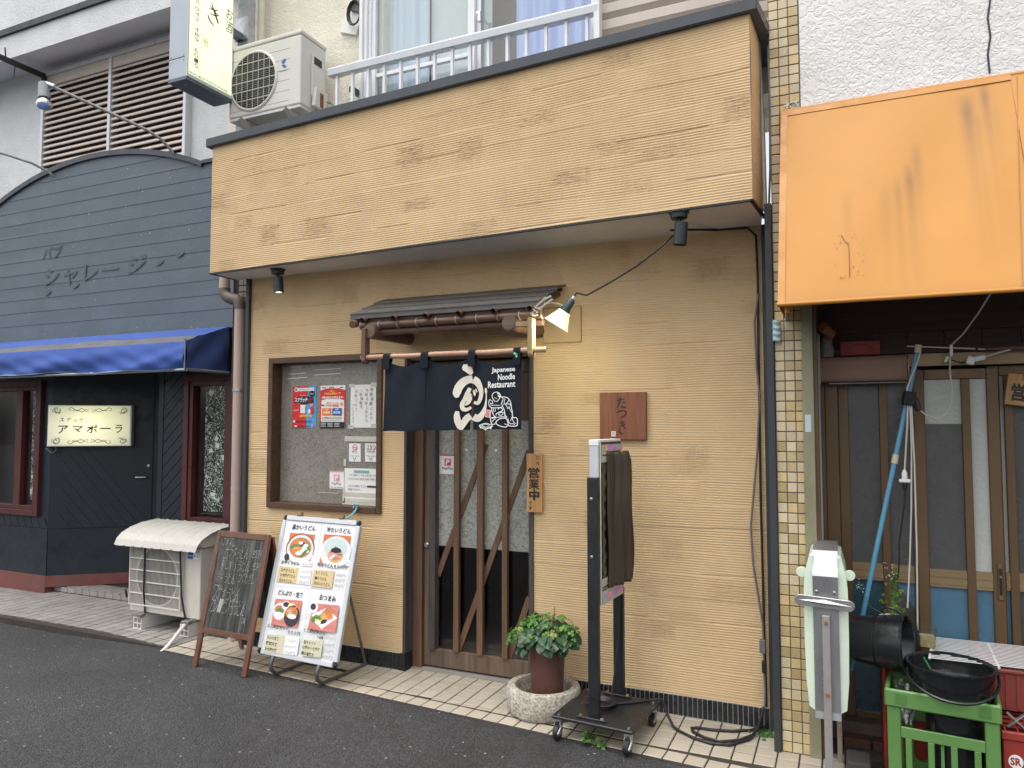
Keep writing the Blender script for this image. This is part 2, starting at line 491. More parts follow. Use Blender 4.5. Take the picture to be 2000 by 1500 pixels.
WASHI2 = washi_mat('washi door film', (0.24, 0.245, 0.215), (0.41, 0.415, 0.37), 0.5, 20)
GLASS_D = GLASS('dark clear glass', (0.94, 0.94, 0.94), -0.01)
GLASS_W = GLASS('window glass', (0.92, 0.94, 0.94), 0.02)
WRAP = GLASS('crumpled clear wrap', (0.95, 0.95, 0.95), -0.018, 0.05, 1.0, (26, 26, 2.2))
CLEARP = GLASS('clear plastic', (0.86, 0.87, 0.78), 0.06, 0.1)
LACE = lace_mat()
CURT = M('pale blue curtain', (0.62, 0.70, 0.80), 0.9, 0.10, stretch=(1, 1, 0.1))
CURT2 = M('lilac blue curtain', (0.45, 0.55, 0.85), 0.9, 0.12, stretch=(1, 1, 0.1))
CURT3 = M('grey green curtain', (0.62, 0.67, 0.66), 0.9, 0.06)
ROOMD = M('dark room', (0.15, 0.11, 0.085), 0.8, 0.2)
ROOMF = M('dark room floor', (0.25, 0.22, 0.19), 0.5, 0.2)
FROST = M('dark frosted glass', (0.085, 0.085, 0.085), 0.28, 0.10, coat=0.4)
FROSTB = M('blue lower pane', (0.085, 0.19, 0.29), 0.30, 0.15, coat=0.4)
FROSTP = M('pale textured pane', (0.50, 0.52, 0.48), 0.22, 0.08, bmp=0.6, bscale=45, bdist=0.006)
DARKWOOD = WOOD('dark brown boards', (0.022, 0.010, 0.006), (0.055, 0.026, 0.016), 'x', 0.6)  # the wood itself is dark brown
BLIND = M('rolled brown blind', (0.27, 0.17, 0.125), 0.8, 0.12)
BLUEPOLE = M('faded blue pole', (0.12, 0.33, 0.50), 0.4, 0.14, stretch=(1, 1, 0.3))
CREAMP = M('cream plastic', (0.66, 0.56, 0.38), 0.5, 0.1)
GREENC = M('green crate plastic', (0.115, 0.25, 0.07), 0.42, 0.12, dirt=0.25, dirtcol=(0.085, 0.20, 0.06), dscale=6)
REDC = M('red crate plastic', (0.30, 0.035, 0.022), 0.45, 0.15, dirt=0.25, dirtcol=(0.14, 0.03, 0.025))
REDP = M('faded red plaque', (0.30, 0.045, 0.042), 0.6, 0.2)
GRANITE = M('granite', (0.44, 0.40, 0.34), 0.85, 0.85, scale=75, bmp=1.0, bscale=85, dirt=0.3, dirtcol=(0.20, 0.17, 0.13), bdist=0.008)
POT = M('brown plastic pot', (0.115, 0.047, 0.034), 0.5, 0.12, dirt=0.2, dirtcol=(0.17, 0.10, 0.08))
SOIL = M('soil', (0.03, 0.022, 0.016), 0.95, 0.4, scale=50, bmp=1.0, bscale=80, bdist=0.01)
LEAF_D = M('dark marbled leaf', (0.024, 0.068, 0.026), 0.35, 0.5, scale=38, rv=0.35)
LEAF_L = M('fresh green leaf', (0.055, 0.155, 0.020), 0.5, 0.25, scale=30, rv=0.4)
LEAF_Y = M('yellow green leaf', (0.14, 0.24, 0.03), 0.5, 0.25, scale=30, rv=0.3)
STEM = M('red brown stem', (0.16, 0.055, 0.035), 0.6, 0.2)
STEMG = M('green stem', (0.12, 0.22, 0.05), 0.6, 0.2)
MOSS = M('moss', (0.05, 0.13, 0.03), 0.95, 0.4, scale=80, bmp=1.0, bscale=120, bdist=0.01)
PLASTERSIGN = M('stone ornament', (0.20, 0.185, 0.165), 0.8, 0.35, scale=40, bmp=0.7, bscale=60, bdist=0.006)
BOARDBLK = M('blackboard', (0.018, 0.020, 0.019), 0.5, 0.3, scale=14, dirt=0.85, dirtcol=(0.24, 0.23, 0.20), stretch=(4, 1, 0.3), dscale=9)  # pale upright streaks are glints of the clear wrap, painted into the colour
CHALK = M('white chalk', (0.42, 0.42, 0.40), 0.9, 0.2)
COVER = M('dark brown vinyl cover', (0.055, 0.040, 0.026), 0.38, 0.2, stretch=(1, 1, 0.15))
WATER = M('dark water', (0.012, 0.013, 0.012), 0.03, 0.1, rvar=0.01, bmp=0.25, bscale=14, bdist=0.01)
YWATER = M('yellowed water', (0.48, 0.43, 0.26), 0.1, 0.1)
CONCRETE = M('concrete', (0.30, 0.285, 0.26), 0.9, 0.15, dirt=0.4, dirtcol=(0.15, 0.14, 0.12), bmp=0.5, bscale=80)
CONCD = M('dark mossy block', (0.06, 0.058, 0.052), 0.9, 0.3, bmp=0.8, bscale=60, bdist=0.006)
GRIDW = M('white coated wire', (0.78, 0.78, 0.77), 0.4, 0.04)
BLUETIE = M('pale blue twine', (0.20, 0.45, 0.60), 0.7, 0.2)
TEALBAG = M('pale teal rag', (0.38, 0.55, 0.56), 0.7, 0.2)
HOLO1 = M('holographic tape pink', (0.75, 0.35, 0.75), 0.2, 0.4, scale=18)
HOLO2 = M('holographic tape cyan', (0.20, 0.65, 0.75), 0.2, 0.4, scale=18)
BAG = GLASS('milky bag plastic', (0.75, 0.75, 0.75), 0.18, 0.25, 0.8, (8, 8, 8))
BRASS = M('old brass', (0.22, 0.165, 0.08), 0.4, 0.2, metal=0.6)
STICKER = M('pale teal sticker', (0.52, 0.64, 0.64), 0.5, 0.1)

# ------------------------------------------------------------------ object helpers
WM = {}


def setmat(o, mat):
    o.data.materials.clear()
    o.data.materials.append(mat)


def thing(name, label, cat, loc=(0, 0, 0), rot=(0, 0, 0), group=None):
    o = bpy.data.objects.new(name, None)
    o.empty_display_size = 0.05
    COL.objects.link(o)
    o.location = loc
    o.rotation_euler = rot
    WM[o.name] = Matrix.LocRotScale(Vector(loc), Euler(rot), None)
    tag(o, label, cat, group)
    return o


def tag(o, label=None, cat=None, group=None, kind=None):
    if label:
        o['label'] = label
    if cat:
        o['category'] = cat
    if group:
        o['group'] = group
    if kind:
        o['kind'] = kind
    return o


def par(o, parent, local=False):
    if parent is None:
        WM[o.name] = Matrix.Identity(4)
        return o
    o.parent = parent
    pw = WM.get(parent.name, Matrix.Identity(4))
    if local:
        WM[o.name] = pw.copy()
    else:
        o.matrix_parent_inverse = pw.inverted()
        WM[o.name] = Matrix.Identity(4)
    return o


def link_mesh(name, me, mat, parent=None, local=False, smooth=False):
    o = bpy.data.objects.new(name, me)
    COL.objects.link(o)
    if mat and not me.materials:
        me.materials.append(mat)
    if smooth:
        me.polygons.foreach_set('use_smooth', [True] * len(me.polygons))
    return par(o, parent, local)


class MB:
    def __init__(s):
        s.bm = bmesh.new()

    def box(s, x0, x1, y0, y1, z0, z1, bev=0.0):
        vs_ = [s.bm.verts.new((x, y, z)) for x in (x0, x1) for y in (y0, y1) for z in (z0, z1)]
        fs = [(0, 1, 3, 2), (4, 6, 7, 5), (0, 4, 5, 1), (2, 3, 7, 6), (0, 2, 6, 4), (1, 5, 7, 3)]
        faces = [s.bm.faces.new([vs_[i] for i in f]) for f in fs]
        if bev > 0:
            es = list({e for f in faces for e in f.edges})
            bmesh.ops.bevel(s.bm, geom=es, offset=bev, segments=2, profile=0.5, affect='EDGES')
        return s

    def obox(s, c, size, rot, bev=0.0):
        b = MB()
        b.box(-size[0] / 2, size[0] / 2, -size[1] / 2, size[1] / 2, -size[2] / 2, size[2] / 2, bev)
        m = Matrix.LocRotScale(Vector(c), Euler(rot), None)
        b.bm.transform(m)
        s.join(b)
        return s

    def join(s, b):
        me = bpy.data.meshes.new('tmp')
        b.bm.to_mesh(me)
        s.bm.from_mesh(me)
        bpy.data.meshes.remove(me)
        b.bm.free()
        return s

    def poly(s, pts):
        s.bm.faces.new([s.bm.verts.new(p) for p in pts])
        return s

    def prism(s, pts, d):
        """polygon pts extruded by vector d"""
        d = Vector(d)
        a = [s.bm.verts.new(p) for p in pts]
        b = [s.bm.verts.new(Vector(p) + d) for p in pts]
        n = len(a)
        s.bm.faces.new(a)
        s.bm.faces.new(b[::-1])
        for i in range(n):
            s.bm.faces.new((a[i], b[i], b[(i + 1) % n], a[(i + 1) % n]))
        return s

    def tube(s, pts, r, seg=8, cap=True, radii=None):
        pts = [Vector(p) for p in pts]
        rings = []
        n = len(pts)
        up = None
        for i, p in enumerate(pts):
            t = (pts[min(i + 1, n - 1)] - pts[max(i - 1, 0)]).normalized()
            if up is None:
                up = t.orthogonal().normalized()
            else:
                up = (up - t * up.dot(t))
                up = up.normalized() if up.length > 1e-6 else t.orthogonal().normalized()
            b = t.cross(up)
            rr = radii[i] if radii else r
            rings.append([s.bm.verts.new(p + (up * math.cos(a) + b * math.sin(a)) * rr)
                          for a in [2 * math.pi * k / seg for k in range(seg)]])
        for i in range(n - 1):
            for k in range(seg):
                s.bm.faces.new((rings[i][k], rings[i][(k + 1) % seg], rings[i + 1][(k + 1) % seg], rings[i + 1][k]))
        if cap:
            s.bm.faces.new(rings[0][::-1])
            s.bm.faces.new(rings[-1])
        return s

    def cyl(s, p0, p1, r0, r1=None, seg=16, cap=True):
        return s.tube([p0, p1], r0, seg, cap, [r0, r0 if r1 is None else r1])

    def lathe(s, prof, c=(0, 0, 0), seg=32, mat4=None):
        b = MB()
        rings = []
        for r, z in prof:
            if r < 1e-5:
                rings.append([b.bm.verts.new((0, 0, z))])
            else:
                rings.append([b.bm.verts.new((r * math.cos(2 * math.pi * k / seg), r * math.sin(2 * math.pi * k / seg), z)) for k in range(seg)])
        for i in range(len(rings) - 1):
            a, d = rings[i], rings[i + 1]
            for k in range(seg):
                q = [a[k % len(a)], a[(k + 1) % len(a)], d[(k + 1) % len(d)], d[k % len(d)]]
                q2 = []
                for v in q:
                    if v not in q2:
                        q2.append(v)
                if len(q2) > 2:
                    b.bm.faces.new(q2)
        b.bm.transform(mat4 if mat4 else Matrix.Translation(Vector(c)))
        return s.join(b)

    def obj(s, name, mat, parent=None, local=False, smooth=False, bev=0.0):
        if bev > 0:
            bmesh.ops.bevel(s.bm, geom=list(s.bm.edges), offset=bev, segments=1, affect='EDGES')
        bmesh.ops.recalc_face_normals(s.bm, faces=list(s.bm.faces))
        me = bpy.data.meshes.new(name)
        s.bm.to_mesh(me)
        s.bm.free()
        o = link_mesh(name, me, mat, parent, local)
        if smooth:
            for p in me.polygons:
                p.use_smooth = True
            try:
                me.set_sharp_from_angle(angle=R(40))
            except Exception:
                pass
        return o


def box(name, x0, x1, y0, y1, z0, z1, mat, parent=None, bev=0.0, local=False):
    return MB().box(x0, x1, y0, y1, z0, z1, bev).obj(name, mat, parent, local)


def grid(name, fn, nu, nv, mat, parent=None, local=False, smooth=True, thick=0.0, attr=None):
    vs_ = [fn(i / nu, j / nv) for j in range(nv + 1) for i in range(nu + 1)]
    fs = [(j * (nu + 1) + i, j * (nu + 1) + i + 1, (j + 1) * (nu + 1) + i + 1, (j + 1) * (nu + 1) + i) for j in range(nv) for i in range(nu)]
    me = bpy.data.meshes.new(name)
    me.from_pydata([tuple(v) for v in vs_], [], fs)
    if attr:
        a = me.attributes.new(attr[0], 'FLOAT', 'POINT')
        a.data.foreach_set('value', [attr[1](i / nu, j / nv) for j in range(nv + 1) for i in range(nu + 1)])
    o = link_mesh(name, me, mat, parent, local, smooth)
    if thick:
        md = o.modifiers.new('thickness', 'SOLIDIFY')
        md.thickness = thick
        md.offset = 0
    return o


# ------------------------------------------------------------------ lettering and print
_GL = {}


def glyphs(body, bold=0.0):
    key = (body, bold)
    if key not in _GL:
        cu = bpy.data.curves.new('lettering', 'FONT')
        cu.body = body
        cu.size = 1.0
        cu.resolution_u = 2
        cu.offset = bold
        o = bpy.data.objects.new('lettering', cu)
        COL.objects.link(o)
        dg = bpy.context.evaluated_depsgraph_get()
        dg.update()
        me = bpy.data.meshes.new_from_object(o.evaluated_get(dg))
        v = np.array([tuple(x.co)[:2] for x in me.vertices]) if len(me.vertices) else np.zeros((0, 2))
        f = [tuple(p.vertices) for p in me.polygons]
        bpy.data.objects.remove(o)
        bpy.data.curves.remove(cu)
        bpy.data.meshes.remove(me)
        _GL[key] = (v, f)
    return _GL[key]


class Print:
    """flat print on a surface: fn(u, v, lift) gives the point on that surface"""

    def __init__(s, parent, fn, local=False, lift=0.0006):
        s.p, s.fn, s.local, s.l, s.step = parent, fn, local, lift, 0.00012
        s.d = {}

    def _add(s, mat, pts, faces, name='print'):
        V, Fc = s.d.setdefault((mat.name, name), ([], []))
        b = len(V)
        V.extend(s.fn(u, v, s.l) for u, v in pts)
        Fc.extend(tuple(b + i for i in f) for f in faces)
        s.l += s.step
        return s

    def poly(s, mat, pts, name='print'):
        return s._add(mat, pts, [tuple(range(len(pts)))], name)

    def rect(s, mat, u0, v0, u1, v1, name='print'):
        return s.poly(mat, [(u0, v0), (u1, v0), (u1, v1), (u0, v1)], name)

    def ell(s, mat, u, v, a, b, n=22, rot=0.0, name='print'):
        c, q = math.cos(rot), math.sin(rot)
        P = []
        for k in range(n):
            t = 2 * math.pi * k / n
            x, y = a * math.cos(t), b * math.sin(t)
            P.append((u + x * c - y * q, v + x * q + y * c))
        return s.poly(mat, P, name)

    def stroke(s, mat, pts, w, name='print', sub=4):
        if not hasattr(w, '__len__'):
            w = [w] * len(pts)
        P, Wd = [], []
        n = len(pts)
        for i in range(n - 1):
            p0, p1, p2, p3 = pts[max(i - 1, 0)], pts[i], pts[i + 1], pts[min(i + 2, n - 1)]
            for k in range(sub):
                t = k / sub
                P.append([0.5 * (2 * p1[a] + (p2[a] - p0[a]) * t + (2 * p0[a] - 5 * p1[a] + 4 * p2[a] - p3[a]) * t * t
                                 + (3 * p1[a] - p0[a] - 3 * p2[a] + p3[a]) * t ** 3) for a in (0, 1)])
                Wd.append(w[i] * (1 - t) + w[i + 1] * t)
        P.append(list(pts[-1]))
        Wd.append(w[-1])
        L, Rr = [], []
        for i, p in enumerate(P):
            a, b = P[max(i - 1, 0)], P[min(i + 1, len(P) - 1)]
            dx, dy = b[0] - a[0], b[1] - a[1]
            l = math.hypot(dx, dy) or 1
            nx, ny = -dy / l, dx / l
            L.append((p[0] + nx * Wd[i] / 2, p[1] + ny * Wd[i] / 2))
            Rr.append((p[0] - nx * Wd[i] / 2, p[1] - ny * Wd[i] / 2))
        n = len(P)
        return s._add(mat, L + Rr, [(i, i + 1, n + i + 1, n + i) for i in range(n - 1)], name)

    def text(s, mat, body, u0, v0, u1, v1, bold=0.0, slant=0.0, name='lettering', rot=0.0, jit=0.0):
        """lettering stretched to the box u0..u1, v0..v1"""
        v, f = glyphs(body, bold)
        if not len(v):
            return s
        lo, hi = v.min(0), v.max(0)
        q = (v - lo) / np.maximum(hi - lo, 1e-6)
        w, h = u1 - u0, v1 - v0
        pts = []
        for a, b in q:
            x, y = (a - 0.5) * w + slant * (b - 0.5) * h, (b - 0.5) * h
            if jit:
                y += jit * h * math.sin(a * 17 + len(body)) * 0.3
                x += jit * h * math.sin(b * 5 + a * 9)
            c, sn = math.cos(rot), math.sin(rot)
            pts.append(((u0 + u1) / 2 + x * c - y * sn, (v0 + v1) / 2 + x * sn + y * c))
        return s._add(mat, pts, f, name)

    def vtext(s, mat, body, u, vtop, size, pitch=1.05, bold=0.0, jit=0.0, name='lettering', squash=1.0):
        for i, ch in enumerate(body):
            if ch == ' ':
                continue
            v, f = glyphs(ch, bold)
            if not len(v):
                continue
            vc = vtop - (i + 0.5) * size * pitch
            du = math.sin(i * 2.7 + size * 99) * jit * size
            pts = [(u + (a - 0.5) * size * squash + du, vc + (b - 0.38) * size) for a, b in v]
            s._add(mat, pts, f, name)
        return s

    def flush(s):
        for (mn, name), (V, Fc) in s.d.items():
            me = bpy.data.meshes.new(name)
            me.from_pydata([tuple(v) for v in V], [], Fc)
            tag(link_mesh(name, me, bpy.data.materials[mn], s.p, s.local), kind='stuff')


def on_wall(x0, z0, y):
    return lambda u, v, h: Vector((x0 + u, y - h, z0 + v))


def on_east(x, y0, z0):
    return lambda u, v, h: Vector((x + h, y0 + u, z0 + v))


# ------------------------------------------------------------------ ground
def ground():
    road = bpy.data.meshes.new('road')
    # the road falls gently to the left; its near edge follows the street line
    def rz(x):
        return -0.007 if x > -4.3 else (-0.007 - 0.045 * (-4.3 - x) / 1.4 if x > -5.7 else -0.052)
    xs = [-60, -9, -5.7, -5.2, -4.7, -4.3, -1, 1, 60]
    V, Fc = [], []
    for x in xs:
        for y in (-60, -3, 0.9):
            V.append((x, y, rz(x)))
    for i in range(len(xs) - 1):
        for j in range(2):
            a = i * 3 + j
            Fc.append((a, a + 3, a + 4, a + 1))
    road.from_pydata(V, [], Fc)
    o = link_mesh('road', road, ASPHALT)
    tag(o, kind='structure')
    # far ground behind the buildings
    g = MB().poly([(-60, 0.9, -0.1), (60, 0.9, -0.1), (60, 60, -0.1), (-60, 60, -0.1)]).obj('ground', CONCRETE)
    tag(g, kind='structure')

    def edge(x):           # street line
        return -0.600 - 0.0665 * (x + 0.45)
    # right, cream pavement
    pv = MB()
    pts = [(-4.42, edge(-4.42) - 0.004), (2.2, edge(2.2) - 0.004), (2.2, 0.19), (-4.42, 0.19)]
    pv.prism([(x, y, -0.12) for x, y in pts], (0, 0, 0.116))
    pav = pv.obj('front_pavement', GROUT_D)
    tag(pav, kind='structure')

    def tile_mesh(w, d):
        b = MB()
        b.box(-w / 2, w / 2, -d / 2, d / 2, -0.012, 0.0)
        bmesh.ops.recalc_face_normals(b.bm, faces=list(b.bm.faces))
        bmesh.ops.bevel(b.bm, geom=[e for e in b.bm.edges if all(v.co.z > -0.001 for v in e.verts)], offset=0.0022, segments=1, affect='EDGES')
        me = bpy.data.meshes.new('tile')
        b.bm.to_mesh(me)
        b.bm.free()
        return me
    t_full = tile_mesh(0.0925, 0.0925)
    t_full.materials.append(TILE_C)

    def put(me, x, y, z, parent, rz_=0.0, sx=1.0, sy=1.0, name='tile'):
        o = bpy.data.objects.new(name, me)
        COL.objects.link(o)
        o.location = (x, y, z)
        o.rotation_euler = (R(random.uniform(-.35, .35)), R(random.uniform(-.35, .35)), rz_)
        o.scale = (sx, sy, 1)
        o.parent = parent
        return o
    rng = random.Random(3)
    ang = math.atan(-0.0665)
    inner = lambda x: edge(x) + 0.122
    x = -4.365
    while x < 0.05:
        # border row along the street line
        put(t_full, x, edge(x) + 0.062, rng.uniform(-0.0008, 0.0008), pav, ang)
        # field rows
        for k in range(5):
            y1 = 0.060 - k * 0.1
            y0 = y1 - 0.1
            lo = inner(x) + 0.004
            if y0 > lo - 0.006:
                if k == 0 and -2.62 < x < -1.73 and False:
                    continue
                put(t_full, x, (y0 + y1) / 2, rng.uniform(-0.0008, 0.0008), pav)
            elif y1 - lo > 0.018:
                h = y1 - lo - 0.007
                put(t_full, x, y1 - 0.004 - h / 2, rng.uniform(-0.0008, 0.0008), pav, 0, 1, h / 0.0925)
                break
            else:
                break
        x += 0.1
    # concrete sill strip under the door and the plinth
    o = MB().box(-2.63, -1.74, 0.062, 0.145, -0.01, 0.003).obj('door_sill', CONCRETE, pav)

    # left, grey pavement with a low step
    lp = MB()
    lp.prism([(-9.5, -0.175, -0.14), (-4.425, edge(-4.425) + 0.06, -0.14), (-4.425, 0.56, -0.14), (-9.5, 0.56, -0.14)], (0, 0, 0.136))
    lpav = lp.obj('side_pavement', GROUT_D)
    tag(lpav, kind='structure')
    t_g = tile_mesh(0.0925, 0.0935)
    t_g.materials.append(TILE_G)
    cnt = 0
    for i in range(31):
        xx = -4.475 - i * 0.1045
        y0e = -0.175 + max(0, (xx + 5.3)) * -0.10
        for k in range(8):
            yy = y0e + 0.052 + k * 0.1045
            if yy > 0.53 or cnt >= 268:
                continue
            put(t_g, xx + rng.uniform(-.001, .001), yy, rng.uniform(-0.001, 0.001), lpav, R(-1.0) * 0)
            cnt += 1
    far = MB()
    for i in range(31, 48):
        xx = -4.475 - i * 0.1045
        for k in range(7):
            yy = -0.123 + k * 0.1045
            far.box(xx - .049, xx + .049, yy - .049, yy + .049, -0.012, 0.0)
    f = far.obj('tile', TILE_G, lpav)
    tag(f, kind='stuff')
    kf = MB().box(-0.0485, 0.0485, -0.005, 0.005, -0.052, -0.004, 0.002)
    bmesh.ops.recalc_face_normals(kf.bm, faces=list(kf.bm.faces))
    me_k = bpy.data.meshes.new('kerb_tile')
    kf.bm.to_mesh(me_k)
    kf.bm.free()
    me_k.materials.append(TILE_G)
    for i in range(30):
        xx = -4.53 - i * 0.1045
        put(me_k, xx, -0.178 + max(0, (xx + 5.3)) * -0.10, 0.0, lpav, name='tile')
    # step in front of the snack bar door
    st = MB().prism([(-6.95, 0.562, -0.14), (-4.6, 0.562, -0.14), (-4.6, 1.6, -0.14), (-6.0, 1.6, -0.14)], (0, 0, 0.186)).obj('step', GROUT_D, lpav)
    t_r = MB().box(-0.049, 0.049, -0.005, 0.005, -0.022, 0.022, 0.002)
    bmesh.ops.recalc_face_normals(t_r.bm, faces=list(t_r.bm.faces))
    me_r = bpy.data.meshes.new('step_tile')
    t_r.bm.to_mesh(me_r)
    t_r.bm.free()
    me_r.materials.append(TILE_G)
    for i in range(22):
        put(me_r, -6.88 + i * 0.104, 0.557, 0.026, lpav, name='tile')
    for i in range(14):
        for k in range(2):
            put(t_g, -6.72 + i * 0.1045 + k * 0.09, 0.62 + k * 0.1045, 0.051, lpav)
    # right alley floor in front of the sliding doors
    o = MB().prism([(-0.1, -0.17, -0.115), (2.2, -0.17, -0.115), (2.2, 0.19, -0.115), (-0.1, 0.19, -0.115)], (0, 0, 0.117)).obj('doorway_floor', CONCD)
    tag(o, kind='structure')


ground()


# ------------------------------------------------------------------ noodle restaurant
def ridge_wall(name, u0, u1, z0, z1, fn, parent, seed, holes=(), pitch=0.0138, amp=0.0027, du=0.016):
    rs = np.random.RandomState(seed)
    us = list(np.arange(u0, u1, du)) + [u1]
    for h in holes:
        us += [h[0], h[1]]
    us = np.array(sorted(set(round(a, 5) for a in us)))
    zs = list(np.arange(z0, z1, pitch / 5.0)) + [z1]
    zs = np.array(sorted(set(round(a, 5) for a in zs)))
    U, Z = np.meshgrid(us, zs)
    BH = 0.128
    band = np.floor((Z + 0.006 * np.sin(U * 2.1 + seed)) / BH).astype(int)
    nb = int(band.max() - band.min()) + 2
    bmin = band.min()
    H = np.zeros_like(U)
    dark = np.zeros_like(U)
    for b in range(nb):
        m = band == b + bmin
        if not m.any():
            continue
        cuts = [u0 - 1]
        while cuts[-1] < u1 + 1:
            cuts.append(cuts[-1] + rs.uniform(0.45, 1.5))
        cuts = np.array(cuts)
        ci = np.searchsorted(cuts, U[m]) - 1
        off = rs.uniform(-0.5, 0.5, len(cuts)) * pitch
        sl = rs.uniform(-0.009, 0.009, len(cuts))
        wa = rs.uniform(0.001, 0.005, len(cuts))
        wl = rs.uniform(3.5, 8.0, len(cuts))
        ph = rs.uniform(0, 6.28, len(cuts))
        dz = off[ci] + sl[ci] * (U[m] - cuts[ci]) + wa[ci] * np.sin(wl[ci] * U[m] + ph[ci])
        p = 2 * np.pi * (Z[m] - dz) / pitch
        prof = 0.5 + 0.5 * np.cos(p)
        prof = prof ** 0.75
        a = amp * (0.85 + 0.3 * np.sin(U[m] * 3.3 + b) * np.sin(Z[m] * 17))
        lvl = rs.uniform(-0.0012, 0.0012, len(cuts))
        hh = a * prof + lvl[ci]
        # the lip where one stroke of the comb overlaps the next
        fr = (Z[m] + 0.006 * np.sin(U[m] * 2.1 + seed)) / BH - band[m]
        lipm = (np.sin(U[m] * rs.uniform(1.5, 3.2) + rs.uniform(0, 6.28)) + 0.6 * np.sin(U[m] * rs.uniform(5, 9) + rs.uniform(0, 6))) > 0.72
        lip = np.exp(-((fr - 0.03) * BH / 0.0035) ** 2) * lipm
        hh = hh - lip * amp * 1.5
        # vertical end marks of strokes
        ed = np.exp(-((U[m] - cuts[ci]) / 0.010) ** 2) * (rs.uniform(0, 1, len(cuts)) > 0.45)[ci]
        hh = hh + ed * amp * 0.8
        H[m] = hh
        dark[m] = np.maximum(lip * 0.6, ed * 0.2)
    # patches worked over with a rougher, crossing stroke
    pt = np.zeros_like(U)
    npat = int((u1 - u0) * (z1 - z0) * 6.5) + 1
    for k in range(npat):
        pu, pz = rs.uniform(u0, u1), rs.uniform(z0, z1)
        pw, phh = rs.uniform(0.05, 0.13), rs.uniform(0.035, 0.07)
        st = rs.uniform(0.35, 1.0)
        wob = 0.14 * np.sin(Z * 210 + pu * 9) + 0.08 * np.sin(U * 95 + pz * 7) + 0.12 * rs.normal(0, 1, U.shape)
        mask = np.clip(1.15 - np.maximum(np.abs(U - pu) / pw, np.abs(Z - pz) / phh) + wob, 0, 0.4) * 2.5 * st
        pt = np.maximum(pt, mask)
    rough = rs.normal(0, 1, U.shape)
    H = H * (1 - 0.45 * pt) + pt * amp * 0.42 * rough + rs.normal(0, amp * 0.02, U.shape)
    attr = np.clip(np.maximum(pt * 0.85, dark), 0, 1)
    nu, nz = len(us), len(zs)
    co = fn(U.ravel(), Z.ravel(), H.ravel())
    idx = np.arange(nu * nz).reshape(nz, nu)
    q = np.stack([idx[:-1, :-1], idx[:-1, 1:], idx[1:, 1:], idx[1:, :-1]], -1).reshape(-1, 4)
    uc = ((us[:-1] + us[1:]) / 2)[None, :].repeat(nz - 1, 0).ravel()
    zc = ((zs[:-1] + zs[1:]) / 2)[:, None].repeat(nu - 1, 1).ravel()
    keep = np.ones(len(q), bool)
    for h in holes:
        keep &= ~((uc > h[0]) & (uc < h[1]) & (zc > h[2]) & (zc < h[3]))
    q = q[keep]
    me = bpy.data.meshes.new(name)
    me.vertices.add(nu * nz)
    me.vertices.foreach_set('co', np.asarray(co, dtype=np.float32).ravel())
    me.loops.add(len(q) * 4)
    me.loops.foreach_set('vertex_index', q.ravel().astype(np.int32))
    me.polygons.add(len(q))
    me.polygons.foreach_set('loop_start', (np.arange(len(q)) * 4).astype(np.int32))
    me.polygons.foreach_set('loop_total', np.full(len(q), 4, np.int32))
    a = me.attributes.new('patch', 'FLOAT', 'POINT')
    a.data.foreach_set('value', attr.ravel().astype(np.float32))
    me.update(calc_edges=True)
    me.validate()
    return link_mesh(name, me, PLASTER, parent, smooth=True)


REST = thing('noodle_restaurant', 'noodle shop front of combed ochre plaster with jutting balcony box and slatted wooden door', 'building', (-2.2, 0.0, 0.0))
BX0, BY0, BX1, BY1 = -4.106, -0.283, -0.363, -0.505      # balcony box front, in plan
_bd = Vector((BX1 - BX0, BY1 - BY0, 0))
BL = _bd.length
_bd.normalize()
_bn = Vector((_bd.y, -_bd.x, 0))                          # outward


def bpt(u, z, h=0.0):
    p = Vector((BX0, BY0, 0)) + _bd * u + _bn * h
    return Vector((p.x, p.y, z))


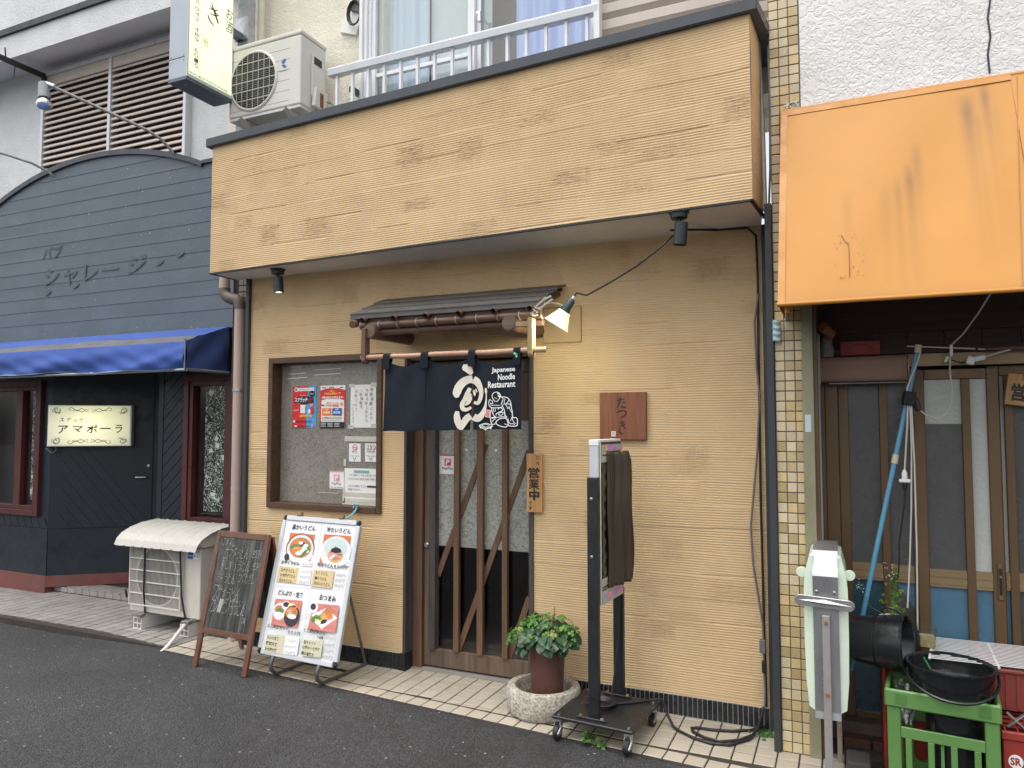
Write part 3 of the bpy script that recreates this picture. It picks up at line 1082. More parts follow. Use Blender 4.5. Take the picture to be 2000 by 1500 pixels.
def build_restaurant():
    WH = (-3.79, -2.81, 1.0, 2.078)
    DH = (-2.638, -1.712, 0.0, 2.06)
    fn = lambda u, z, h: np.stack([u, -h, z], -1)
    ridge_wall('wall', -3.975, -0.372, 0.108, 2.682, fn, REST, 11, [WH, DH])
    # solid core behind the plaster, round the openings
    w = MB()
    for a in ((-3.978, WH[0], 0, 2.682), (WH[0], WH[1], 0, WH[2]), (WH[0], WH[1], WH[3], 2.682), (WH[1], DH[0], 0, 2.682), (DH[0], DH[1], DH[3], 2.682), (DH[1], -0.30, 0, 2.682)):
        w.box(a[0], a[1], 0.003, 0.16, a[2], a[3])
    w.obj('wall_core', PLASTER, REST)
    box('plaster_edge', -3.98, -3.9755, -0.003, 0.16, 0.108, 2.682, PLASTER, REST)
    # balcony box
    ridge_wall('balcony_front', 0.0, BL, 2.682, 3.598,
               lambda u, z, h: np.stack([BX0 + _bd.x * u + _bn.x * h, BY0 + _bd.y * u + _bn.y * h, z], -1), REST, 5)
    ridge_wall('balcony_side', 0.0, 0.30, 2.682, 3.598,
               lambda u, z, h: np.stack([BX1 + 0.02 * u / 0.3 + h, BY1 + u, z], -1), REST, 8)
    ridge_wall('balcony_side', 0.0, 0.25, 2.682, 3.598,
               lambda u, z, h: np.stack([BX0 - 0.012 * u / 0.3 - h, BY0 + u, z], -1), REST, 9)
    o = MB()
    p = [bpt(0.004, 2.69, -0.004), bpt(BL - 0.004, 2.69, -0.004), Vector((-0.348, -0.2, 2.69)), Vector((-0.37, -0.004, 2.69)), Vector((-3.98, -0.004, 2.69)), Vector((-4.11, -0.04, 2.69))]
    o.prism([(v.x, v.y, 2.676) for v in p], (0, 0, 0.9))
    o.obj('balcony_core', SOFFIT, REST)
    e = MB()
    e.prism([bpt(-0.003, 2.672, 0.001), bpt(BL + 0.003, 2.672, 0.001), bpt(BL + 0.003, 2.672, -0.016), bpt(-0.003, 2.672, -0.016)], (0, 0, 0.011))
    e.prism([bpt(BL + 0.003, 2.672, 0.001), (-0.335, -0.195, 2.672), (-0.353, -0.195, 2.672), bpt(BL - 0.014, 2.672, 0.001)], (0, 0, 0.0112))
    e.prism([bpt(-0.003, 2.672, 0.001), bpt(0.014, 2.672, 0.001), (-4.098, -0.045, 2.672), (-4.114, -0.045, 2.672)], (0, 0, 0.0112))
    e.obj('edge_strip', BLACKP, REST)
    # coping
    c = MB()
    c.prism([bpt(-0.04, 3.598, 0.03), bpt(BL + 0.04, 3.598, 0.03), (-0.285, -0.20, 3.598), (-0.31, 0.10, 3.598), (-4.15, 0.10, 3.598)], (0, 0, 0.062))
    bmesh.ops.bevel(c.bm, geom=list(c.bm.edges), offset=0.004, segments=2, affect='EDGES')
    c.obj('coping', SLATE, REST)
    # fins at both ends of the front
    box('corner_trim', -0.332, -0.2985, -0.268, 0.16, -0.004, 2.72, TRIM, REST, 0.003)
    box('corner_trim', -0.3715, -0.3335, -0.012, 0.16, 0.0, 2.681, TRIM, REST, 0.002)
    box('corner_trim', -4.0125, -3.981, -0.03, 0.16, -0.004, 2.681, TRIM, REST, 0.003)
    # plinth of narrow black tiles
    for x0, x1 in ((-3.98, -2.66), (-1.70, -0.375)):
        box('plinth', x0, x1, -0.005, 0.15, -0.02, 0.1075, GROUT_L, REST)
        n = int((x1 - x0) / 0.0262)
        me = None
        for i in range(n):
            xa = x0 + (i + 0.5) * (x1 - x0) / n
            if me is None:
                b = MB().box(-0.0110, 0.0110, -0.004, 0.004, 0.003, 0.1055, 0.0012)
                bmesh.ops.recalc_face_normals(b.bm, faces=list(b.bm.faces))
                me = bpy.data.meshes.new('plinth_tile')
                b.bm.to_mesh(me)
                b.bm.free()
                me.materials.append(BLACKTILE)
            t = bpy.data.objects.new('plinth_tile', me)
            COL.objects.link(t)
            t.location = (xa, -0.0075, 0)
            par(t, REST)
    box('plinth_corner', -2.66, -2.6165, -0.013, 0.165, -0.02, 0.1077, BLACKP, REST, 0.003)
    # display window
    fr = MB()
    fr.box(-3.79, -3.752, -0.022, 0.078, 1.0, 2.078)
    fr.box(-2.848, -2.81, -0.022, 0.078, 1.0, 2.078)
    fr.box(-3.752, -2.848, -0.0225, 0.0775, 2.036, 2.0775)
    fr.box(-3.752, -2.848, -0.0255, 0.0775, 1.0005, 1.040)
    win = fr.obj('display_window', WOODX, REST, bev=0.002)
    box('window_pane', -3.7515, -2.8485, 0.0785, 0.0845, 1.0405, 2.0355, WASHI, win)
    for u0, u1, z in ((-3.69, -3.52, 1.93), (-3.69, -3.53, 1.962), (-3.45, -3.22, 1.95), (-3.45, -3.22, 1.985), (-3.68, -3.56, 2.012), (-3.40, -3.27, 2.018)):
        o = MB()
        o.prism([(u0, 0.0782, z), (u1, 0.0782, z + 0.004), (u1, 0.0782, z + 0.0085), (u0, 0.0782, z + 0.0045)], (0, -0.0006, 0))
        o.obj('reflection_strip', PAPER, win)  # pale strips laid on the pane in place of bright reflections
    # entrance: jambs, lintel
    box('door_jamb', -2.638, -2.618, -0.006, 0.155, 0.1085, 2.06, WOODB, REST, 0.002)
    box('door_jamb', -2.6175, -2.548, 0.085, 0.155, 0.0035, 2.02, WOODR, REST, 0.003)
    box('door_jamb', -1.735, -1.712, -0.012, 0.155, 0.0035, 2.06, WOODB, REST, 0.002)
    box('door_lintel', -2.617, -1.7355, 0.03, 0.155, 2.02, 2.0595, WOODX, REST, 0.003)
    # sliding door
    door = MB()
    door.box(-2.547, -2.50, 0.112, 0.150, 0.015, 2.015)
    door.box(-1.795, -1.737, 0.112, 0.150, 0.015, 2.015)
    door.box(-2.4995, -1.7955, 0.114, 0.148, 0.015, 0.128)
    door.box(-2.4995, -1.7955, 0.114, 0.148, 1.93, 2.015)
    d = door.obj('sliding_door', WOODWZ, REST, bev=0.003)
    box('meeting_post', -2.4995, -2.452, 0.088, 0.150, 0.1285, 1.929, WOODB, d, 0.003)
    box('door_pane', -2.4515, -1.7955, 0.138, 0.142, 0.1285, 1.929, GLASS_D, d)
    box('film', -2.4512, -1.7958, 0.1345, 0.1372, 0.796, 1.62, WASHI2, d)
    box('top_panel', -2.4512, -1.7958, 0.1343, 0.1371, 1.6205, 1.929, WOODR, d)
    for a, b in ((-2.320, -2.281), (-2.150, -2.107), (-1.972, -1.934)):
        box('slat', a, b, 0.096, 0.126, 0.1285, 1.929, WOODR, d, 0.003)
    for (xa, za), (xb, zb) in (((-2.452, 0.60), (-2.10, 1.47)), ((-2.296, 0.135), (-1.797, 1.43)), ((-1.935, 0.135), (-1.797, 0.52))):
        L = math.hypot(xb - xa, zb - za)
        an = math.atan2(zb - za, xb - xa)
        MB().obox(((xa + xb) / 2, 0.1305, (za + zb) / 2), (L, 0.007, 0.038), (0, -an, 0)).obj('diagonal_slat', WOODR, d)
    k = MB()
    k.cyl((-2.523, 0.112, 0.80), (-2.523, 0.098, 0.80), 0.017, 0.017)
    k.cyl((-2.523, 0.0985, 0.80), (-2.523, 0.088, 0.80), 0.010, 0.012)
    k.obj('lock', CHROME, d, smooth=True)
    for x in (-2.245, -2.03):
        MB().cyl((x, 0.1335, 1.43), (x, 0.1315, 1.43), 0.009).obj('suction_disc', CARD, d)
    # room behind
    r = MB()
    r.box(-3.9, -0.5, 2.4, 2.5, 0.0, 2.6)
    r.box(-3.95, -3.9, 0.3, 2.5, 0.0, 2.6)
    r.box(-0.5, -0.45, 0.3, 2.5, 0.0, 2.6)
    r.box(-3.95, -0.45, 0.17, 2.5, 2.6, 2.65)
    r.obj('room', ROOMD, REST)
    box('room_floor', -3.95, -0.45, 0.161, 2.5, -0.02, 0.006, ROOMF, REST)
    # upper storey wall and windows
    w = MB()
    w.box(-4.6, -3.062, 0.33, 0.55, 3.4, 6.2)
    w.box(-3.062, -1.30, 0.33, 0.55, 5.95, 6.2)
    w.box(-3.062, -1.30, 0.34, 0.55, 3.4, 3.78)
    w.box(-1.30, -0.32, 0.33, 0.55, 3.4, 6.2)
    w.obj('upper_wall', STUCCO_C, REST)
    box('balcony_floor', -4.14, -0.32, 0.101, 0.5, 3.45, 3.60, SOFFIT, REST)
    f = MB()
    f.box(-3.2, -3.172, 0.215, 0.40, 3.78, 5.95)
    f.box(-3.1715, -3.145, 0.235, 0.40, 3.78, 5.95)
    f.box(-3.1445, -3.122, 0.255, 0.40, 3.78, 5.95)
    f.box(-1.40, -1.345, 0.215, 0.40, 3.78, 5.95)
    f.box(-3.122, -1.40, 0.225, 0.40, 3.72, 3.80)
    f.box(-3.122, -1.40, 0.225, 0.40, 5.90, 5.95)
    uw = f.obj('upper_window', ALU_W, REST, bev=0.003)
    box('sash', -3.1218, -3.092, 0.27, 0.31, 3.80, 5.90, ALU_W, uw, 0.003)
    box('sash', -2.315, -2.262, 0.262, 0.30, 3.80, 5.90, ALU_W, uw, 0.003)
    box('sash', -2.2615, -2.225, 0.29, 0.33, 3.80, 5.90, ALU, uw, 0.003)
    box('crossbar', -3.0915, -2.3155, 0.28, 0.31, 4.165, 4.195, ALU, uw, 0.003)
    box('window_pane', -3.0915, -2.3155, 0.292, 0.296, 3.80, 5.90, GLASS_W, uw)
    box('window_pane', -2.2245, -1.4005, 0.32, 0.324, 3.80, 5.90, GLASS_W, uw)
    lk = MB()
    lk.cyl((-2.23, 0.285, 4.44), (-2.23, 0.24, 4.44), 0.008)
    lk.cyl((-2.21, 0.24, 4.44), (-2.21, 0.24, 4.37), 0.012, 0.016)
    lk.obj('latch', CHROME, uw, smooth=True)

    def fold(x0, x1, y, a, n, ph=0.0):
        return lambda u, v: (x0 + (x1 - x0) * u, y + a * math.sin(u * n * 6.28 + ph) + 0.4 * a * math.sin(u * n * 14.1 + 1), 3.8 + 2.1 * v)
    grid('curtain', fold(-3.09, -2.70, 0.40, 0.018, 3), 60, 2, CURT, uw)
    grid('curtain', fold(-2.70, -2.2, 0.42, 0.006, 1), 40, 2, CURT3, uw)
    grid('curtain', fold(-2.02, -1.38, 0.43, 0.028, 5), 80, 2, CURT2, uw)
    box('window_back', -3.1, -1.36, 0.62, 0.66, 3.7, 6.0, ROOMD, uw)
    # shutter case
    sc_ = MB()
    sc_.box(-1.344, -0.325, 0.19, 0.33, 3.6, 5.9)
    case = sc_.obj('shutter_case', TAN2, REST)
    pts = []
    for i in range(22):
        z = 3.62 + i * 0.105
        b = MB()
        b.prism([(-1.343, 0.189, z), (-1.343, 0.162, z + 0.028), (-1.343, 0.162, z + 0.085), (-1.343, 0.189, z + 0.104)], (1.017, 0, 0))
        b.obj('corrugation', TAN, case)
    # railing
    rl = MB()
    rl.prism([(-3.365, 0.070, 4.142), (-3.365, 0.064, 4.185), (-3.365, 0.078, 4.200), (-3.365, 0.122, 4.200), (-3.365, 0.136, 4.185), (-3.365, 0.130, 4.142)], (2.05, 0, 0))
    rail = rl.obj('railing', ALU, REST)
    me = None
    for i in range(15):
        x = -3.30 + i * 0.1365
        if me is None:
            b = MB().box(-0.009, 0.009, -0.012, 0.012, 3.61, 4.142)
            bmesh.ops.recalc_face_normals(b.bm, faces=list(b.bm.faces))
            me = bpy.data.meshes.new('baluster')
            b.bm.to_mesh(me)
            b.bm.free()
            me.materials.append(ALU_W)
        t = bpy.data.objects.new('baluster', me)
        COL.objects.link(t)
        t.location = (x, 0.1, 0)
        par(t, rail)
    box('railing_post', -1.338, -1.300, 0.07, 0.13, 3.61, 4.30, ALU_W, rail, 0.003)
    box('railing_stay', -3.22, -3.19, 0.131, 0.33, 4.02, 4.06, SLATE, rail)
    # cream pipe and steel post on the left of the upper wall
    MB().cyl((-4.17, 0.24, 3.6), (-4.17, 0.24, 6.1), 0.028).obj('wall_pipe', PIPE_C, REST, smooth=True)
    # entrance canopy
    cp = MB()
    yb, yf = 0.0, -0.42
    for i in range(3):
        t0, t1 = i / 3, (i + 1) / 3
        y0, y1 = yb + (yf - yb) * t0, yb + (yf - yb) * t1
        z0, z1 = 2.432 - 0.148 * t0, 2.432 - 0.148 * t1
        up = 0.006 * (2 - i)
        cp.prism([(-2.80 + 0.03 * t0, y0, z0 + up), (-1.50, y0, z0 + up), (-1.50, y1 - 0.012, z1 + up), (-2.80 + 0.03 * t1, y1 - 0.012, z1 + up)], (0, 0, -0.008))
    cp.box(-2.768, -1.502, -0.428, -0.412, 2.248, 2.281)
    can = cp.obj('entrance_canopy', ROOFM, REST)
    b = MB()
    b.prism([(-2.74, -0.40, 2.262), (-1.52, -0.40, 2.262), (-1.52, -0.002, 2.405), (-2.74, -0.002, 2.405)], (0, 0, 0.014))
    b.box(-2.74, -1.52, -0.406, -0.385, 2.228, 2.262)
    b.obj('ceiling_board', WOODX, can)
    bm_ = MB()
    nodes = []
    xs = [-2.705 + 0.0 * i for i in range(1)]
    segs = 9
    pp, rr = [], []
    for i in range(segs + 1):
        x = -2.70 + (1.205) * i / segs
        for dx, r in ((-0.007, 0.0225), (0.0, 0.0255), (0.007, 0.0225)):
            pp.append((x + dx, -0.40, 2.207))
            rr.append(r)
    bm_.tube(pp, 0.022, 12, True, rr)
    bm_.obj('bamboo_beam', BAMB_D, can, smooth=True)
    for i in range(segs + 1):
        x = -2.70 + 1.205 * i / segs
        MB().tube([(x - 0.0045, -0.40, 2.207), (x - 0.0015, -0.40, 2.207), (x + 0.0015, -0.40, 2.207), (x + 0.0045, -0.40, 2.207)], 0.026, 12, True, [0.0245, 0.0272, 0.0272, 0.0245]).obj('node_ring', M('pale bamboo node', (0.27, 0.225, 0.19), 0.6, 0.3, scale=40), can, smooth=True)
    pp2 = [(x, y + 0.035, z - 0.038) for x, y, z in pp[2:-2]]
    MB().tube(pp2, 0.02, 12, True, rr[2:-2]).obj('bamboo_beam', BAMB_D, can, smooth=True)
    for i in range(6):
        x = -2.66 + i * 0.222
        b = MB()
        b.tube([(x, -0.455, 2.232), (x, 0.0, 2.385)], 0.017, 10, False)
        b.tube([(x, -0.450, 2.2335), (x, -0.3, 2.284)], 0.011, 10, False)
        b.obj('rafter', BAMB_D, can, smooth=True)
    b = MB()
    b.tube([(-2.735, -0.45, 2.212), (-2.735, 0.0, 2.36)], 0.024, 12, True)
    b.obj('rafter', BAMB_D, can, smooth=True)
    for x in (-2.612, -1.675):
        b = MB()
        b.tube([(x, -0.45, 2.163), (x, 0.0, 2.168)], 0.044, 18, True)
        b.obj('support_log', BAMB_D, can, smooth=True)
        b = MB()
        b.tube([(x, -0.452, 2.163), (x, -0.4505, 2.163)], 0.039, 18, True)
        b.obj('log_end', WOODW, can)
    for x, mt in ((-2.650, BAMB_D), (-1.553, BAMB_Y)):
        b = MB()
        pts = [(x, -0.474, 2.18), (x, -0.474, 1.995)] + [(x, -0.45 + 0.026 * math.cos(a), 1.99 + 0.028 * math.sin(a)) for a in [R(180 + 20 * k) for k in range(10)]] + [(x, -0.424, 2.18)]
        b.prism(pts, (0.028, 0, 0))
        b.obj('pole_bracket', mt, can, bev=0.002)
    box('bracket_peg', -1.632, -1.5535, -0.455, -0.435, 2.14, 2.165, BAMB_Y, can)
    box('wall_plate', -1.64, -1.40, -0.022, -0.004, 2.09, 2.30, M('ochre painted board', (0.52, 0.375, 0.205), 0.8, 0.08), can, 0.002)
    # soffit conduit: black cord along the ceiling corner
    c = MB()
    c.tube([(-0.78, -0.40, 2.60), (-0.72, -0.2, 2.645), (-0.60, -0.03, 2.672), (-0.44, -0.02, 2.668), (-0.398, -0.022, 2.62), (-0.392, -0.022, 2.4), (-0.395, -0.02, 2.0), (-0.398, -0.02, 1.2), (-0.392, -0.02, 0.5), (-0.388, -0.02, 0.12)], 0.0065, 8)
    c.obj('wall_cable', CABLE, REST, smooth=True)
    c = MB()
    c.tube([(-0.30, -0.24, 3.55), (-0.295, -0.26, 3.2), (-0.30, -0.25, 2.9), (-0.31, -0.24, 2.72), (-0.345, -0.19, 2.665)], 0.0055, 8)
    c.tube([(-0.388, -0.03, 2.3), (-0.412, -0.03, 2.15), (-0.405, -0.03, 1.9), (-0.392, -0.03, 1.75), (-0.41, -0.03, 1.45), (-0.45, -0.03, 1.05), (-0.44, -0.03, 0.85), (-0.398, -0.03, 0.55), (-0.392, -0.035, 0.2), (-0.40, -0.03, 0.03)], 0.0055, 8)
    c.obj('wall_cable', CABLE_G, REST, smooth=True)
    MB().tube([(-0.352, -0.195, 3.59), (-0.337, -0.197, 3.1), (-0.333, -0.2, 2.70)], 0.012, 10).obj('drain_pipe', PIPE_C, REST, smooth=True)
    box('cable_box', -0.415, -0.385, -0.05, -0.02, 0.40, 0.47, CABLE_G, REST, 0.004)
    box('cable_box', -0.405, -0.383, -0.052, -0.022, 0.30, 0.36, RUBBER, REST, 0.004)


build_restaurant()


# ------------------------------------------------------------------ snack bar on the left
SNACK = thing('snack_bar', 'snack bar with arched slate blue board front under grey stucco upper storey', 'building', (-6.2, 0.5, 0.0))
ARC_C, ARC_R = (-6.36, 0.48), 3.64


def arch(x):
    return ARC_C[1] + math.sqrt(max(0.0, ARC_R ** 2 - (x - ARC_C[0]) ** 2)) if x < -4.965 else 3.838


DG0 = Vector((-6.92, 0.48, 0))
DGD = Vector((0.788, 0.616, 0))
DGN = Vector((0.616, -0.788, 0))


def dg(t, h, z):
    p = DG0 + DGD * t + DGN * h
    return Vector((p.x, p.y, z))


def build_snack():
    # boards, each lapping over the next
    z = 2.435
    X0, X1 = -9.2, -4.50
    while z < 4.12:
        z1 = z + 0.1275
        xs = [X0 + (X1 - X0) * i / 60 for i in range(61)]
        xs = [x for x in xs if arch(x) > z + 0.012] if z > 3.2 else xs
        if len(xs) < 2:
            break
        bot = [(x, 0.4195, z) for x in xs]
        top = [(x, 0.4225, min(z1 - 0.0018, arch(x) - 0.002)) for x in xs[::-1]]
        MB().prism(bot + top, (0, 0.016, 0)).obj('board', BOARD, SNACK)
        z = z1
    # arched metal trim
    t = MB()
    xs = [-9.2 + (4.235) * i / 70 for i in range(71)]
    for a, b in zip(xs[:-1], xs[1:]):
        za, zb = arch(a), arch(b)
        t.prism([(a, 0.40, za - 0.03), (a, 0.40, za + 0.018), (b, 0.40, zb + 0.018), (b, 0.40, zb - 0.03)], (0, 0.07, 0))
    t.box(-4.965, -4.50, 0.4005, 0.47, 3.835, 3.865)
    t.obj('arch_trim', SLATE, SNACK)
    b = MB()
    b.box(-9.2, -4.52, 0.4405, 0.52, 2.3, 3.74)
    b.obj('front_backing', NAVY, SNACK)
    box('board_base', -9.2, -4.5, 0.41, 0.44, 2.40, 2.4345, BOARD, SNACK)
    # ghosts of the letters taken off the boards
    pr = Print(SNACK, on_wall(0, 0, 0.4135))
    pr.text(GHOST, 'パブ', -7.05, 3.19, -6.77, 3.32, 0.012, 0.1)
    pr.text(GHOST, 'シャレー', -7.02, 2.92, -5.98, 3.10, 0.008, 0.1)
    pr.text(GHOST, 'ジ', -5.86, 2.95, -5.62, 3.12, 0.01, 0.1)
    for x, zz in ((-5.45, 3.02), (-5.2, 3.07), (-6.95, 2.86), (-6.55, 2.9)):
        pr.ell(GHOST, x, zz, 0.05, 0.018, 12, 0.4)
    pr.flush()
    # upper storey
    w = MB()
    w.box(-9.6, -7.36, 0.62, 0.9, 2.3, 6.4)
    w.box(-5.33, -4.42, 0.62, 0.9, 2.3, 6.4)
    w.box(-7.36, -5.33, 0.62, 0.9, 5.175, 6.4)
    w.box(-7.36, -5.33, 0.72, 0.9, 2.3, 5.175)
    w.obj('upper_wall', STUCCO_L, SNACK)
    e = MB()
    e.prism([(-9.6, 0.25, 5.20), (-9.6, 0.25, 5.44), (-9.6, 0.62, 5.46), (-9.6, 0.62, 5.26)], (5.2, 0, 0))
    e.obj('eave', STUCCO_L, SNACK)
    e = MB()
    e.box(-9.6, -4.4, 0.225, 0.62, 5.441, 5.50)
    e.obj('eave_trim', BLACKP, SNACK)
    box('upper_band', -9.6, -4.4, 0.30, 0.62, 5.501, 6.4, STUCCO_L, SNACK)
    # louvred shutter
    f = MB()
    f.box(-7.36, -7.325, 0.545, 0.72, 3.6, 5.174)
    f.box(-5.365, -5.33, 0.545, 0.72, 3.6, 5.174)
    f.box(-6.365, -6.33, 0.545, 0.70, 3.6, 5.13)
    f.box(-7.325, -5.365, 0.543, 0.72, 5.13, 5.1745)
    sh = f.obj('louvre_shutter', ALU, SNACK, bev=0.002)
    box('shutter_head', -7.3245, -6.3655, 0.56, 0.58, 5.03, 5.1295, TAN, sh)
    box('shutter_head', -6.3295, -5.3655, 0.56, 0.58, 5.03, 5.1295, TAN, sh)
    box('shutter_back', -7.3245, -5.3655, 0.64, 0.70, 3.6, 5.03, M('shutter back', (0.16, 0.14, 0.12), 0.7), sh)
    for (a, b2) in ((-7.3245, -6.3655), (-6.3295, -5.3655)):
        me = None
        for i in range(23):
            zz = 3.66 + i * 0.0602
            if zz > 5.01:
                break
            if me is None:
                m = MB().prism([(a, 0.560, 0.002), (a, 0.556, 0.010), (a, 0.562, 0.026), (a, 0.590, 0.050), (a, 0.612, 0.058), (a, 0.615, 0.050), (a, 0.585, 0.020)], (b2 - a, 0, 0))
                bmesh.ops.recalc_face_normals(m.bm, faces=list(m.bm.faces))
                me = bpy.data.meshes.new('slat')
                m.bm.to_mesh(me)
                m.bm.free()
                me.materials.append(TAN)
            o = bpy.data.objects.new('slat', me)
            COL.objects.link(o)
            o.location = (0, 0, zz - 0.0)
            par(o, sh)
    # lower front: left bay
    wp = MB()
    for q in ((-9.2, -7.90, 0.60, 2.42), (-7.10, -6.923, 0.60, 2.42), (-7.90, -7.10, 0.60, 0.77), (-7.90, -7.10, 1.965, 2.42)):
        wp.box(q[0], q[1], 0.4805, 0.56, q[2], q[3])
    wp.obj('wall_panel', NAVY, SNACK)
    box('kick_panel', -9.2, -6.9235, 0.472, 0.56, 0.16, 0.5995, NAVY, SNACK)
    box('skirting', -9.2, -6.915, 0.458, 0.56, -0.005, 0.1595, SKIRT, SNACK, 0.003)
    # diagonal grooved boards on the left bay
    for i in range(14):
        x1 = -6.93 - i * 0.105
        pts = [(x1, 0.4745, 0.603), (x1 - 0.098, 0.4745, 0.603), (x1 - 0.098 - 0.55, 0.4745, 1.7), (x1 - 0.55, 0.4745, 1.7)]
        if pts[2][0] < -9.1:
            break
        # keep clear of the window
        if x1 - 0.55 < -7.06 and x1 > -7.9:
            zt = 0.70
            k = (zt - 0.603) / 1.097
            pts[2] = (x1 - 0.098 - 0.55 * k, 0.4745, zt)
            pts[3] = (x1 - 0.55 * k, 0.4745, zt)
        MB().prism(pts, (0, 0.007, 0)).obj('diagonal_board', NAVY, SNACK)
    # diagonal entrance face with the door
    b = MB()
    b.prism([dg(0, 0, 0.6), dg(0.95, 0, 0.6), dg(0.95, 0, 2.42), dg(0, 0, 2.42)], -DGN * 0.06)
    b.obj('wall_panel', NAVY, SNACK)
    b = MB()
    b.prism([dg(0, 0.006, 0.16), dg(0.95, 0.006, 0.16), dg(0.95, 0.006, 0.5995), dg(0, 0.006, 0.5995)], -DGN * 0.06)
    b.obj('kick_panel', NAVY, SNACK)
    b = MB()
    b.prism([dg(-0.012, 0.018, 0.055), dg(0.95, 0.018, 0.055), dg(0.95, 0.018, 0.1595), dg(-0.012, 0.018, 0.1595)], -DGN * 0.07)
    b.obj('skirting', SKIRT, SNACK)
    dr = MB()
    dr.prism([dg(0.10, 0.012, 0.602), dg(0.90, 0.012, 0.602), dg(0.90, 0.012, 2.1), dg(0.10, 0.012, 2.1)], -DGN * 0.011)
    door = dr.obj('entrance_door', NAVY, SNACK)
    for i in range(9):
        t0 = 0.10 + i * 0.10
        a, b2 = t0, t0 + 0.093
        t1 = min(0.9, a + 0.7)
        hgt = min(1.1, 0.9 - a)
        if hgt < 0.08 or i > 7:
            break
        zb = 0.604
        pts = [(a, zb), (min(b2, 0.9), zb)]
        s1 = min(0.9, b2 + 0.55)
        pts += [(min(0.9, b2 - 0.0), zb + 0.0)] if False else []
        za = zb + (s1 - b2) * 1.3
        pts += [(s1, za), (min(0.9, a + 0.55), zb + (min(0.9, a + 0.55) - a) * 1.3)]
        MB().prism([dg(u, 0.0165, v) for u, v in [(1.0 - q[0], q[1]) for q in pts]], -DGN * 0.004).obj('diagonal_board', NAVY, door)
    h = MB()
    h.tube([dg(0.86, 0.012, 1.08), dg(0.86, 0.05, 1.08), dg(0.845, 0.055, 1.08), dg(0.76, 0.055, 1.08)], 0.009, 10)
    h.cyl(dg(0.865, 0.012, 1.19), dg(0.865, 0.026, 1.19), 0.016, 0.014)
    h.obj('handle', CHROME, door, smooth=True)
    # right bay
    wp = MB()
    for q in ((-5.42, -5.10, 0.30, 2.42), (-4.65, -4.46, 0.30, 2.42), (-5.10, -4.65, 0.30, 0.77), (-5.10, -4.65, 1.965, 2.42)):
        wp.box(q[0], q[1], 0.4805, 0.56, q[2], q[3])
    wp.obj('wall_panel', NAVY, SNACK)
    box('wall_panel', -6.25, -5.45, 1.2, 1.25, 0.0, 2.42, NAVY, SNACK)
    box('door_post', -5.478, -5.421, 0.47, 0.60, 0.05, 2.42, NAVY, SNACK, 0.003)
    box('porch_ceiling', -9.2, -4.46, 0.56, 1.6, 2.421, 2.46, NAVY, SNACK)
    box('kick_panel', -5.42, -4.46, 0.4725, 0.56, 0.05, 0.2995, NAVY, SNACK)
    for i in range(16):
        zz = 0.38 + i * 0.105
        MB().prism([(-5.418, 0.4745, zz), (-5.155, 0.4745, zz + 0.235), (-5.155, 0.4745, zz + 0.332), (-5.418, 0.4745, zz + 0.097)], (0, 0.0055, 0)).obj('diagonal_board', NAVY, SNACK)
    # windows
    for x0, x1 in ((-7.95, -7.05), (-5.155, -4.60)):
        f = MB()
        for k, (w_, y) in enumerate(((0.055, 0.445), (0.085, 0.458))):
            a0 = 0.0 if k == 0 else 0.0555
            i0, i1 = x0 + a0, x1 - a0
            zb, zt = 0.715 + a0, 2.02 - a0
            ww = 0.055 if k == 0 else 0.04
            f.box(i0, i0 + ww, y, 0.58, zb, zt)
            f.box(i1 - ww, i1, y, 0.58, zb, zt)
            f.box(i0 + ww, i1 - ww, y, 0.5795, zt - ww, zt)
            f.box(i0 + ww, i1 - ww, y, 0.5795, zb, zb + ww)
        win = f.obj('window', MAROON, SNACK, bev=0.003)
        if x0 < -7:
            box('mullion', -7.44, -7.345, 0.462, 0.57, 0.811, 1.924, MAROON, win, 0.003)
        box('pane', x0 + 0.096, x1 - 0.096, 0.500, 0.504, 0.811, 1.924, GLASS_D, win)
        if x0 < -7:
            box('lace_curtain', -7.26, x1 - 0.097, 0.512, 0.515, 0.86, 1.923, LACE, win)
        else:
            box('lace_curtain', x0 + 0.19, x1 - 0.097, 0.512, 0.515, 0.86, 1.923, LACE, win)
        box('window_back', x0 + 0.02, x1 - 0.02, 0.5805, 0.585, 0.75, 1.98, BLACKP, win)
    # narrow column of brown tiles beside the restaurant
    box('tile_column', -4.265, -4.013, 0.1, 0.5, -0.05, 2.9, GROUT_D, SNACK)
    me = None
    for i in range(54):
        for k in range(4):
            if me is None:
                m = MB().box(-0.0215, 0.0215, -0.004, 0.004, -0.0215, 0.0215, 0.002)
                bmesh.ops.recalc_face_normals(m.bm, faces=list(m.bm.faces))
                me = bpy.data.meshes.new('tile')
                m.bm.to_mesh(me)
                m.bm.free()
                me.materials.append(TILE_B)
            o = bpy.data.objects.new('tile', me)
            COL.objects.link(o)
            o.location = (-4.040 - k * 0.0475, 0.097, 0.02 + i * 0.0503)
            par(o, SNACK)
    # drainpipe
    p = MB()
    p.tube([(-4.142, 0.05, 2.51), (-4.142, 0.05, 0.0)], 0.040, 16)
    dp = p.obj('drainpipe', PIPE_P, SNACK, smooth=True)
    p = MB()
    el = [(-4.305, 0.05, 2.86), (-4.305, 0.05, 2.64), (-4.303, 0.05, 2.615), (-4.290, 0.05, 2.588), (-4.262, 0.05, 2.567), (-4.22, 0.05, 2.553), (-4.18, 0.05, 2.545), (-4.155, 0.05, 2.53), (-4.143, 0.05, 2.505), (-4.142, 0.05, 2.47)]
    p.tube(el[1:], 0.044, 16)
    p.obj('pipe_elbow', PIPE_B, dp, smooth=True)
    MB().tube(el[:2], 0.040, 16).obj('pipe_socket', PIPE_P, dp, smooth=True)
    c = MB()
    c.cyl((-4.142, 0.05, 1.845), (-4.142, 0.05, 1.865), 0.0445, 0.0445)
